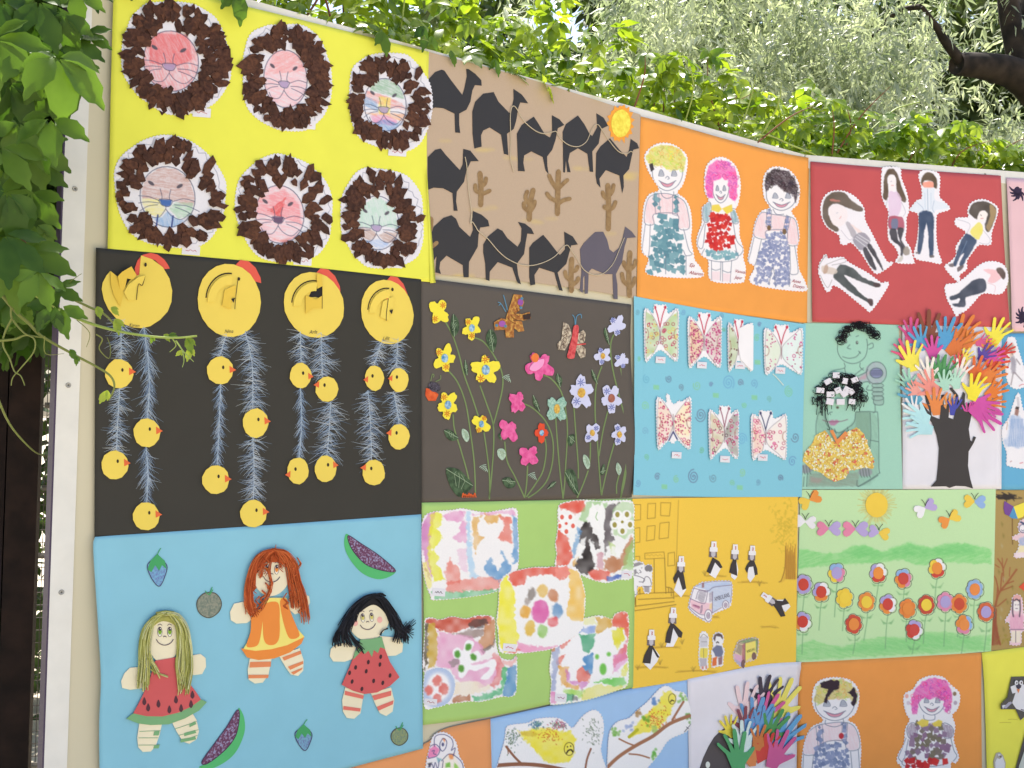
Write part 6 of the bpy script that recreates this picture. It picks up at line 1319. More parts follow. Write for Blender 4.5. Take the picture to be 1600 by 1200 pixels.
def ambulance():
    Z()
    YO = (241, 200, 78)
    cv = Paint(982, 770, 1248, 1080, YO, 1.0)
    s = 1088 / 290; Z(970, 760, s)
    PC = (150, 116, 50)
    for q in ([330, 80, 322, 250, 316, 400, 300, 560],): cv.line(q, PC, .9, .7)
    for q in ([68, 105, 108, 105, 106, 195, 68, 198], [150, 100, 196, 98, 192, 184, 146, 188], [226, 95, 284, 95, 276, 172, 224, 170], [68, 245, 102, 240, 102, 325, 68, 330], [145, 232, 192, 228, 186, 310, 140, 318], [220, 214, 274, 208, 268, 300, 214, 306], [68, 410, 100, 408, 100, 440, 68, 440], [130, 390, 242, 382, 246, 418, 130, 424], [266, 390, 304, 384, 304, 460, 264, 464]): cv.line(q, PC, 1.0, .85, True, False)
    for q in ([184, 424, 184, 620], [246, 420, 252, 625], [68, 670, 80, 630, 300, 618], [90, 660, 296, 650], [68, 700, 300, 672], [68, 726, 200, 708, 310, 690], [70, 690, 75, 640, 100, 600], [100, 600, 100, 630], [75, 650, 75, 700], [255, 588, 290, 600, 298, 655], [268, 590, 268, 620], [282, 598, 284, 640]): cv.line(q, (120, 92, 44), 1.1, .85)
    for i in range(8): cv.line([140 + i * 12, 402, 148 + i * 12, 398 + (i % 2) * 8], PC, .8, .5)
    # pencil tree on the right
    r = random.Random(4)
    for i in range(150):
        x, y = 950 + r.gauss(0, 50), 230 + r.gauss(0, 70)
        if x > 1018 or x < 862: continue
        cv.line([x, y, x + r.uniform(-14, 14), y + r.uniform(-14, 14), x + r.uniform(-12, 16), y + r.uniform(-6, 18)], (206, 174, 62), 1.3, .55)
    cv.fill([962, 400, 1015, 400, 1012, 545, 960, 540, 930, 560, 950, 500], (196, 150, 66), .7, 3, 1, (88, .6))
    for i in range(11): x = 958 + i * 5.4; cv.line([x, 330 + (i * 37) % 60, x - 3, 430, x - 2, 540], (176, 124, 52), 1.3, .8)
    cv.line([955, 350, 950, 470, 930, 545, 915, 558], (150, 104, 48), 1.3)
    for x, y, w in ((250, 940, 90), (170, 1058, 100), (430, 1082, 130), (860, 822, 60), (540, 525, 70), (760, 560, 90), (350, 640, 60), (540, 765, 30)):
        for k in range(7): cv.line([x - w + r.uniform(0, 30), y + r.uniform(-6, 6), x + r.uniform(-20, 20), y - 4 + r.uniform(-6, 6), x + w - r.uniform(0, 30), y + r.uniform(-4, 8)], (196, 156, 62), 1.2, .45)
    for x, y in ((85, 1070), (215, 1040), (225, 940), (345, 920), (480, 520), (800, 580), (410, 1080)):
        for k in range(4): cv.line([x, y, x - 14 + 9 * k, y - 22 - 6 * (k % 2)], (160, 130, 60), 1.0, .7, smooth=False)
    Z()
    poster('street_poster', 'golden yellow sheet with ambulances, nurses in black capes and a drawn house', [986, 779, 1110, 777, 1244, 776], [1244, 776, 1242, 900, 1240, 1036], [984, 1075, 1075, 1060, 1160, 1042, 1240, 1036], [986, 779, 986, 920, 984, 1075], YO, 3.6, canvas=cv, res=1.0)
    Z(985, 860, 6)
    BKp, WHp, GYp = paper((62, 56, 58), .7), paper((238, 236, 240), .75), paper((196, 190, 198), .8); REDp = paper((190, 70, 70)); DG = paper((120, 108, 110))
    def nurse(x, y, k, a, coat, cape, lab=None):
        """tall white cap, grey face, dark hair, black cape over a white coat; x, y = top of the cap"""
        c, s_ = math.cos(a), math.sin(a)
        g = lambda q: [v for i in range(0, len(q), 2) for v in (x + k * (q[i] * c - q[i + 1] * s_), y + k * (q[i] * s_ + q[i + 1] * c))]
        b = M(); b.poly(g(coat), WHp, 1.6, .6); n = b.obj('paper_nurse', None, lab)
        b = M()
        for q in cape: b.poly(g(q), BKp, 2.6, .7)
        b.obj('cape', n, None, 'stuff')
        b = M(); b.poly(g([-34, 92, 34, 92, 38, 150, 24, 152, 0, 140, -24, 152, -38, 146]), DG, 2.2, .5); b.obj('hair', n)
        b = M(); b.poly(g([-20, 92, 20, 92, 20, 130, 4, 150, -6, 150, -20, 130]), GYp, 3.2, .5); b.obj('head', n)
        b = M(); b.poly(g([-22, 0, 24, 0, 26, 55, 36, 58, 36, 96, -36, 96, -36, 58, -24, 55]), WHp, 4.2, .7); b.obj('cap', n)
        b = M(); b.line(g([-3, 22, 5, 20, 7, 28, 0, 34, 7, 40, 3, 48, -4, 46]), .9, REDp, 4.6); b.obj('cap_mark', n)
    st = ([-26, 150, 20, 150, 50, 330, 0, 380, -50, 330], [[-8, 150, 14, 150, 60, 320, 30, 330, 0, 210, -40, 250, -50, 200]])
    nurse(452, 50, 1, .02, [-20, 200, 20, 200, 54, 310, 8, 386, -60, 320], [[-30, 130, 20, 140, 30, 180, 52, 300, 20, 318, -20, 190, -52, 262, -70, 210]])
    nurse(758, -88, 1, .04, [10, 160, 60, 200, 85, 235, 30, 345, -30, 310], [[-2, 150, 60, 185, 92, 240, 70, 250, 20, 195, -20, 305, -55, 285]])
    nurse(958, -60, .95, .03, [-20, 160, 20, 160, 40, 250, 30, 320, 8, 350, -30, 320], [[-10, 140, 18, 150, 20, 200, 30, 310, -50, 280, -35, 200]], None)
    nurse(1120, -48, .92, .05, [-30, 190, 28, 190, 40, 310, -2, 374, -32, 330], [[-12, 150, 25, 150, 60, 230, 68, 290, 40, 300, 20, 210, -25, 220, -40, 280, -62, 240, -40, 190]])
    nurse(375, 530, 1, .05, [-20, 160, 20, 160, 62, 270, 20, 365, -50, 370, -30, 280], [[-14, 145, 12, 150, 100, 230, 90, 280, 60, 270, 10, 190, -12, 335, -60, 330, -50, 240]])
    nurse(170, 736, 1, .02, [0, 160, 20, 160, 84, 240, 60, 300, -2, 376, -64, 320, 0, 300], [[-12, 145, 14, 150, 82, 260, 60, 260, 14, 180, -4, 318, -76, 312, -60, 240]])
    nurse(1205, 405, 1, -.96, [10, 170, 40, 150, 92, 222, 60, 290, -10, 280], [[-16, 130, 20, 130, 60, 200, 96, 200, 76, 262, 20, 215, -40, 300, -70, 270, -40, 200]], 'nurse figure leaning over at a steep tilt')
    # drawn people and vans cut from white paper
    p = Paint(0, 90, 200, 430, (240, 238, 240))
    p.fill([10, 120, 60, 105, 100, 120, 90, 160, 50, 200, 15, 230], (140, 136, 140), .9); p.fill([30, 150, 80, 150, 85, 200, 40, 215], (240, 238, 240), 1); p.line([15, 165, 90, 140], (240, 240, 240), 4); p.e(150, 165, 38, 34, (130, 126, 130)); p.fill([110, 200, 150, 190, 170, 210, 160, 250, 115, 250], (240, 238, 240), 1); p.fill([105, 330, 155, 330, 155, 390, 110, 385], (160, 154, 160), .9)
    for q in ([15, 230, 60, 240, 110, 265, 100, 290, 60, 290], [95, 300, 110, 260, 130, 240, 160, 260, 175, 320, 150, 335, 95, 330], [40, 200, 55, 215], [65, 180, 80, 200, 65, 205], [15, 410, 40, 400, 45, 330]): p.line(q, (110, 106, 116), 1)
    p.obj('drawn_nurses', [8, 110, 60, 100, 105, 112, 110, 150, 130, 130, 170, 130, 188, 160, 182, 220, 180, 320, 162, 392, 110, 395, 95, 335, 45, 345, 40, 408, 14, 412], 1.6, None, None, .6)
    p = Paint(510, 270, 950, 690, (240, 236, 242))
    for q, c in (([690, 380, 760, 320, 900, 290, 925, 330, 915, 490, 860, 500, 745, 580, 740, 400], (190, 202, 226)), ([590, 330, 680, 300, 860, 286, 925, 310, 760, 350, 700, 372, 610, 345], (184, 200, 230)), ([530, 450, 640, 480, 720, 490, 745, 480, 735, 570, 680, 600, 620, 590, 540, 530], (238, 190, 202)), ([600, 450, 625, 372, 690, 380, 665, 478, 640, 486], (176, 170, 182)), ([710, 400, 750, 375, 748, 470, 715, 480], (180, 172, 186)), ([715, 500, 742, 480, 740, 540, 712, 550], (240, 214, 150)), ([555, 495, 625, 520, 620, 545, 555, 520], (206, 140, 170)), ([646, 300, 668, 295, 668, 345, 644, 345], (150, 96, 90))): p.fill(q, c, .9, 1.4, .4, (20, .25))
    for q in ([525, 500, 540, 450, 570, 350, 600, 325, 690, 295, 860, 284, 928, 310, 915, 480], [570, 350, 700, 375, 760, 340, 925, 320], [700, 375, 680, 480, 640, 490, 535, 445], [745, 385, 742, 580], [525, 520, 620, 590, 690, 600], [745, 580, 830, 530], [525, 500, 530, 540, 620, 620, 680, 640], [590, 450, 620, 370, 690, 385], [640, 520, 632, 580, 645, 560, 648, 510, 640, 520]): p.line(q, (120, 104, 130), 1.0, .9)
    for x, y, rx, ry in ((705, 605, 34, 56), (868, 508, 30, 42)): p.e(x, y, rx, ry, (240, 236, 242)); p.line(ell(x, y, rx, ry, 16), (120, 104, 130), 1, .9, True); p.line(ell(x, y, rx * .45, ry * .5, 12), (120, 104, 130), 1, .9, True); p.e(x, y, rx * .3, ry * .35, (180, 160, 180))
    v = p.obj('paper_ambulance', [520, 500, 540, 420, 565, 345, 610, 315, 640, 295, 690, 288, 860, 278, 932, 305, 922, 490, 900, 530, 850, 552, 750, 595, 730, 660, 690, 668, 640, 640, 560, 590, 522, 545], 1.8, None, 'blue and pink ambulance with lettering on its side', .7)
    b = M(); text_on(b, 'AMBULANS', 766, 472, 58, paper((104, 98, 116)), -17, .1, 2.6, .5); text_on(b, 'AMBULANS', 560, 512, 22, paper((150, 90, 120)), 20, 0, 2.6, .62); b.obj('lettering', v, None, 'stuff')
    p = Paint(930, 810, 1180, 1110, (226, 206, 170))
    for q, c in (([1050, 860, 1165, 830, 1160, 960, 1050, 1030], (240, 224, 110)), ([990, 850, 1110, 818, 1165, 828, 1050, 862], (130, 156, 116)), ([960, 940, 985, 870, 1030, 880, 1010, 980], (160, 146, 130)), ([945, 960, 1040, 985, 1035, 1060, 950, 1010], (220, 170, 206)), ([950, 1010, 1035, 1060, 1030, 1095, 960, 1050], (176, 170, 206)), ([1020, 880, 1050, 862, 1048, 1040, 1020, 1010], (176, 110, 116)), ([1150, 830, 1166, 830, 1162, 950, 1148, 940], (120, 150, 110))): p.fill(q, c, .95, 1.4, .4, (60, .2))
    for x, y, rx, ry in ((1030, 1060, 16, 40), (1132, 985, 18, 34)): p.e(x, y, rx, ry, (130, 100, 96)); p.line(ell(x, y, rx, ry, 12), (96, 70, 80), 1, .9, True)
    for q in ([945, 960, 985, 860, 1110, 816, 1168, 828, 1160, 960], [1050, 860, 1048, 1040], [985, 860, 1050, 862, 1165, 830]): p.line(q, (110, 96, 100), 1, .8)
    v = p.obj('paper_ambulance', [938, 960, 960, 900, 980, 850, 1000, 835, 1110, 812, 1175, 826, 1170, 960, 1140, 1020, 1055, 1045, 1040, 1100, 1000, 1080, 945, 1020], 1.8, None, 'small ambulance with a yellow side and pink bonnet', .6, (214, 206, 214))
    b = M(); text_on(b, 'AMBULANS', 1066, 955, 36, paper((120, 130, 70)), -20, .1, 2.6, .44); b.obj('lettering', v, None, 'stuff')
    p = Paint(600, 740, 870, 1120, (238, 236, 238))
    for q, c in (([620, 800, 700, 800, 695, 900, 630, 900], (206, 204, 212)), ([625, 910, 700, 910, 695, 1000, 622, 1000], (232, 214, 90)), ([622, 1005, 690, 1000, 690, 1070, 630, 1080], (186, 180, 190)), ([640, 1080, 660, 1080, 655, 1105, 640, 1100], (206, 130, 120)), ([675, 1075, 690, 1075, 690, 1105, 675, 1100], (206, 130, 120)), ([750, 820, 760, 780, 800, 768, 835, 785, 840, 830, 820, 800, 780, 800, 765, 850], (96, 78, 80)), ([740, 920, 780, 880, 830, 890, 845, 950, 830, 990, 770, 990], (112, 118, 146)), ([742, 1000, 785, 990, 780, 1070, 740, 1080], (220, 110, 60)), ([795, 1000, 835, 985, 835, 1060, 800, 1068], (150, 110, 116))): p.fill(q, c, .95, 1.4, .5)
    p.line([780, 860, 790, 850, 800, 860], (60, 50, 50), 1.6); p.line([630, 810, 660, 780, 700, 810], (150, 146, 150), 1); p.line([640, 850, 690, 850], (150, 146, 150), 1); p.line([660, 915, 660, 1000], (160, 150, 90), 1)
    p.obj('drawn_doctor', [622, 790, 650, 752, 690, 765, 710, 820, 705, 900, 712, 950, 700, 1010, 700, 1100, 640, 1112, 618, 1060, 612, 960, 620, 880], 1.6, None, None, .6)
    p.obj('drawn_patient', [742, 830, 755, 780, 795, 758, 840, 778, 850, 840, 835, 880, 858, 930, 845, 1000, 840, 1075, 795, 1080, 735, 1090, 738, 1000, 730, 950, 750, 890], 1.7, None, None, .6)
    Z()
    b = M(); b.poly([1142, 773, 1218, 772, 1218, 776, 1142, 777], paper((40, 38, 40)), -1.2, .0); b.obj('shadow_gap') if 0 else None
ambulance()
# ------------------------------------------------------------------ right-hand board
def red_people():
    Z()
    poster('people_poster', 'dark red sheet with seven zigzag-cut paper people set in an arch', [1265, 253, 1400, 264, 1562, 275], [1562, 275, 1567, 390, 1575, 512], [1268, 503, 1420, 508, 1575, 512], [1265, 253, 1268, 503], (195, 87, 90), 4.0, 'B')
    Z(1240, 230, 4.139)
    HB, DN, BKc, SK = (96, 80, 66), (62, 78, 106), (70, 68, 76), (240, 220, 214)
    def person(box, fills, lines, out, lab, h=2.0):
        p = Paint(*box, (240, 236, 244))
        for q, c, a in fills: p.fill(q, c, a, 1.6, .6, None, True, .15)
        for q, c, w in lines: p.line(q, c, w, .8)
        return p.obj('paper_person', out, h, None, lab, .8, (240, 236, 244))
    LG = (190, 186, 200)
    person((155, 270, 650, 840), [([180, 440, 190, 350, 240, 296, 320, 296, 360, 340, 440, 400, 420, 420, 330, 390, 260, 370, 220, 400, 230, 470, 285, 530, 265, 550, 210, 510], (104, 92, 82), 1), ([225, 400, 270, 370, 330, 400, 340, 470, 290, 515, 240, 490], (242, 232, 236), 1), ([330, 500, 350, 488, 400, 560, 375, 590], (176, 170, 180), .9), ([360, 500, 385, 510, 440, 560, 410, 560], (238, 214, 210), .8), ([375, 600, 430, 552, 490, 605, 430, 670], (160, 156, 170), 1), ([440, 668, 462, 650, 500, 720, 528, 790, 510, 795, 470, 740], BKc, 1), ([468, 645, 490, 630, 540, 720, 572, 795, 560, 790, 510, 710], BKc, 1), ([232, 338, 290, 345, 290, 356, 235, 350], (206, 130, 120), .9)],
           [([270, 430, 280, 425], LG, 1), ([300, 450, 290, 465], (220, 150, 150), 1), ([400, 580, 470, 625], (226, 226, 232), 1.2), ([390, 592, 455, 642], (226, 226, 232), 1.2), ([412, 568, 482, 612], (226, 226, 232), 1.2), ([300, 540, 350, 600, 375, 590], LG, .9)],
           [168, 420, 180, 340, 230, 290, 320, 286, 400, 330, 450, 400, 455, 470, 500, 560, 560, 680, 600, 745, 628, 740, 630, 760, 560, 810, 520, 820, 480, 770, 430, 690, 365, 620, 330, 635, 295, 625, 290, 580, 270, 560, 200, 510], 'paper girl leaning left in a striped grey skirt')
    person((545, 120, 780, 770), [([572, 300, 580, 200, 600, 148, 640, 145, 668, 190, 690, 260, 720, 340, 700, 360, 660, 300, 655, 220, 640, 185, 605, 190, 602, 260, 605, 320, 590, 345, 572, 330], HB, 1), ([605, 200, 640, 185, 655, 220, 645, 280, 615, 280], (244, 236, 238), 1), ([608, 300, 640, 290, 670, 300, 690, 360, 665, 450, 612, 448], (226, 200, 226), .9), ([605, 455, 690, 455, 705, 500, 700, 530, 610, 530], (176, 90, 110), 1), ([625, 470, 665, 470, 660, 530, 630, 535], (110, 130, 160), .9), ([612, 535, 655, 535, 665, 600, 700, 650, 695, 705, 680, 700, 680, 650, 625, 600], BKc, 1), ([660, 535, 705, 530, 690, 600, 712, 650, 695, 660], BKc, 1), ([700, 660, 725, 645, 740, 670, 735, 700, 705, 700], (150, 140, 130), .9), ([660, 740, 690, 705, 700, 725, 680, 745], (200, 196, 190), .9)],
           [([620, 225, 628, 222], LG, 1.2), ([600, 340, 590, 400, 612, 450], LG, 1), ([690, 360, 715, 420, 700, 450], LG, 1), ([625, 250, 638, 250], (214, 130, 130), 1)],
           [562, 160, 575, 132, 640, 130, 685, 140, 690, 200, 720, 280, 735, 350, 738, 420, 722, 460, 722, 530, 715, 600, 745, 650, 760, 700, 768, 735, 768, 756, 650, 748, 670, 700, 640, 640, 605, 600, 600, 500, 605, 420, 580, 370, 560, 300], 'paper girl with very long brown hair and crossed legs')
    person((730, 140, 1010, 770), [([815, 240, 825, 190, 860, 165, 900, 180, 920, 220, 918, 270, 895, 260, 890, 225, 840, 220, 830, 250], HB, 1), ([830, 230, 890, 228, 895, 262, 860, 272, 828, 258], (240, 160, 140), 1), ([828, 268, 900, 270, 905, 340, 980, 370, 985, 400, 920, 410, 890, 430, 815, 425, 760, 420, 745, 405, 790, 350, 825, 340], (222, 230, 242), .9), ([805, 425, 892, 432, 896, 560, 892, 700, 868, 700, 860, 560, 850, 490, 835, 560, 815, 680, 790, 680, 800, 560], DN, 1), ([780, 680, 800, 680, 800, 690, 780, 692], (120, 110, 110), 1), ([872, 702, 895, 702, 895, 715, 870, 715], (120, 110, 110), 1)],
           [([858, 275, 860, 420], (150, 170, 196), 1), ([790, 360, 830, 400, 815, 425], (170, 186, 210), 1), ([900, 350, 890, 400, 900, 425], (170, 186, 210), 1), ([840, 300, 842, 400], (190, 206, 226), 1), ([880, 300, 880, 400], (190, 206, 226), 1)],
           [800, 190, 820, 155, 870, 152, 920, 165, 940, 200, 935, 300, 940, 330, 998, 385, 995, 410, 930, 430, 915, 460, 915, 600, 930, 690, 945, 728, 942, 758, 875, 745, 770, 715, 790, 600, 800, 480, 790, 430, 742, 415, 748, 395, 790, 345, 820, 335, 818, 260], 'paper boy with a scarf over his chin, hands on hips')
    person((960, 330, 1320, 880), [([1125, 420, 1140, 375, 1190, 352, 1250, 360, 1300, 400, 1290, 470, 1255, 550, 1225, 520, 1240, 450, 1225, 415, 1190, 430, 1175, 470, 1135, 440], (84, 76, 70), 1), ([1260, 370, 1300, 410, 1285, 480, 1255, 548, 1235, 520, 1260, 450], (176, 150, 110), .9), ([1180, 460, 1195, 420, 1230, 420, 1245, 445, 1215, 485, 1190, 480], (244, 236, 234), 1), ([1130, 545, 1180, 490, 1205, 500, 1215, 540, 1185, 600, 1150, 580], (234, 222, 110), .95), ([1110, 560, 1170, 600, 1160, 640, 1110, 720, 1080, 770, 1060, 760, 1090, 690, 1060, 720, 1040, 770, 1022, 755, 1060, 640, 1090, 580], DN, 1), ([990, 760, 1020, 755, 1020, 778, 1000, 776], (110, 100, 104), 1), ([1050, 780, 1085, 765, 1080, 790, 1050, 808], (110, 100, 104), 1)],
           [([1200, 440, 1204, 446], (120, 110, 110), 1.2), ([1200, 465, 1215, 462], (214, 120, 130), 1.1), ([1050, 470, 1130, 500, 1110, 560], LG, 1), ([1215, 540, 1260, 600, 1240, 630, 1190, 620], LG, 1), ([1070, 700, 1110, 610], (130, 150, 180), 1)],
           [1115, 420, 1130, 370, 1180, 342, 1240, 344, 1310, 390, 1305, 450, 1270, 560, 1270, 620, 1250, 638, 1190, 635, 1150, 680, 1110, 740, 1110, 790, 1062, 830, 1065, 855, 1050, 875, 965, 780, 1000, 745, 1040, 700, 1040, 640, 1100, 560, 1090, 540, 1040, 510, 1032, 480, 1050, 458, 1120, 455], 'paper girl in a yellow top and jeans, leaning right')
    person((145, 680, 620, 1070), [([285, 770, 310, 760, 380, 790, 450, 850, 545, 885, 545, 905, 510, 905, 420, 870, 320, 830, 380, 900, 440, 960, 495, 1000, 490, 1015, 460, 1000, 360, 940, 290, 880, 252, 845, 265, 800], (78, 84, 86), 1), ([178, 770, 265, 790, 262, 822, 185, 815], (214, 200, 190), .9), ([195, 765, 215, 768, 205, 815, 185, 815], (186, 156, 140), .9), ([470, 985, 500, 990, 500, 1028, 480, 1020], (90, 74, 76), 1), ([510, 880, 550, 885, 545, 905, 515, 905], (90, 74, 76), 1)],
           [([205, 760, 310, 722, 325, 745, 240, 765], (150, 146, 150), .9), ([165, 830, 210, 910, 240, 860], (150, 146, 150), .9), ([158, 790, 160, 760, 205, 695], (120, 116, 110), 1)],
           [152, 800, 165, 740, 208, 690, 210, 720, 310, 712, 340, 740, 400, 775, 480, 820, 560, 880, 580, 872, 605, 895, 495, 1060, 455, 1045, 380, 985, 300, 920, 245, 895, 238, 920, 210, 940, 190, 910, 165, 850], 'paper figure lying at lower left with long grey trousers', 2.4)
    person((960, 730, 1390, 1110), [([1230, 790, 1260, 790, 1320, 810, 1325, 850, 1280, 880, 1240, 870, 1260, 830, 1215, 800], (240, 190, 196), .9), ([1296, 790, 1330, 782, 1358, 820, 1345, 855, 1325, 840], (96, 80, 76), 1), ([1090, 910, 1150, 865, 1210, 850, 1235, 890, 1220, 935, 1150, 960, 1100, 975, 1095, 1035, 1030, 1030, 1015, 1015, 1050, 1010, 1060, 980, 1010, 992, 1000, 970, 1050, 950], (70, 76, 92), 1)],
           [([1240, 880, 1290, 900, 1285, 940], (226, 190, 200), 1)],
           [968, 895, 1040, 880, 1100, 840, 1180, 770, 1240, 742, 1310, 745, 1360, 780, 1375, 860, 1350, 930, 1310, 955, 1210, 950, 1150, 1010, 1100, 1060, 1060, 1080, 1040, 1098, 1010, 1040, 980, 985], 'paper figure lying at lower right in a pink shirt', 2.4)
    Z()
red_people()

def pink_sheet():
    Z()
    poster('pink_poster', 'plain pink sheet at the right edge with dark painted splashes', [1571, 278, 1640, 283, 1820, 297], [1820, 297, 1815, 520], [1578, 518, 1815, 520], [1571, 278, 1574, 400, 1578, 518], (228, 190, 198), 3.4, 'B', curl=lambda u, v: 7 * max(0, .04 - u) / .04 * abs(math.sin(v * 3)))
    Z(1540, 250, 4.283)
    for cx, cy, a0 in ((208, 215, 1.2), (240, 1050, 2.2)):
        b = M(); r = random.Random(int(cx)); INKp = paper((52, 38, 66), .6)
        b.poly(ell(cx, cy, 26, 34, 14, .3, .2), INKp, .5, .1, True)
        for k in range(7):
            a = a0 + k * .52 - .9; L = r.uniform(48, 72)
            b.line([cx + 12 * math.cos(a), cy + 12 * math.sin(a), cx + L * .6 * math.cos(a), cy + L * .7 * math.sin(a), cx + L * math.cos(a + .25), cy + L * 1.05 * math.sin(a + .25)], 5.5, INKp, .9, taper=True)
        b.obj('paint_splash')
pink_sheet()

def blue_figures():
    Z()
    poster('blue_poster', 'bright blue sheet at the right edge with two torn watercolour figures', [1560, 521, 1820, 523], [1820, 523, 1815, 764], [1560, 765, 1815, 764], [1560, 521, 1560, 765], (104, 174, 212), 2.8, 'B')
    Z(1540, 510, 4.283)
    p = Paint(100, 60, 320, 440, (236, 234, 240))
    for q, c in (([150, 210, 180, 205, 190, 260, 185, 320, 160, 310], (150, 146, 160)), ([140, 140, 170, 110, 185, 160, 165, 200, 150, 190], (206, 180, 160))): p.fill(q, c, .9, 3, 1.5, None, True, .3)
    for q in ([170, 310, 155, 390], [180, 310, 230, 365], [150, 220, 135, 270], [190, 220, 215, 255], [150, 150, 165, 190]): p.line(q, (150, 140, 146), 2.2, .7)
    p.line([210, 400, 225, 390, 245, 388], (206, 130, 140), 1.2)
    p.obj('torn_figure', [130, 80, 180, 75, 195, 120, 220, 200, 250, 300, 262, 380, 245, 405, 190, 420, 140, 390, 120, 320, 115, 220, 130, 150], 2.0)
    p = Paint(90, 440, 320, 950, (236, 234, 240))
    p.fill([150, 610, 180, 595, 220, 610, 250, 700, 262, 800, 130, 800, 115, 770, 140, 700], (150, 176, 216), .85, 4, 2, (85, .4), True, .4)
    for k in range(9): p.line([160 + k * 9, 620, 140 + k * 14, 800], (120, 150, 200), 1.3, .5)
    p.fill([178, 590, 185, 545, 205, 540, 208, 570, 200, 600], (150, 110, 100), .9, 2); p.fill([182, 550, 190, 535, 210, 540, 206, 556], (60, 54, 56), .9, 1.5); p.line([200, 480, 205, 530], (176, 170, 180), 4, .5); p.line([150, 905, 160, 900], (190, 150, 150), 1.2); p.line([215, 915, 235, 910], (220, 130, 140), 1.2); p.line([100, 660, 130, 640, 125, 690], (206, 180, 170), 1.4)
    p.obj('torn_figure', [195, 450, 215, 455, 230, 530, 262, 620, 300, 680, 300, 930, 140, 935, 125, 900, 125, 840, 100, 770, 95, 680, 140, 610, 165, 530], 2.0)
blue_figures()

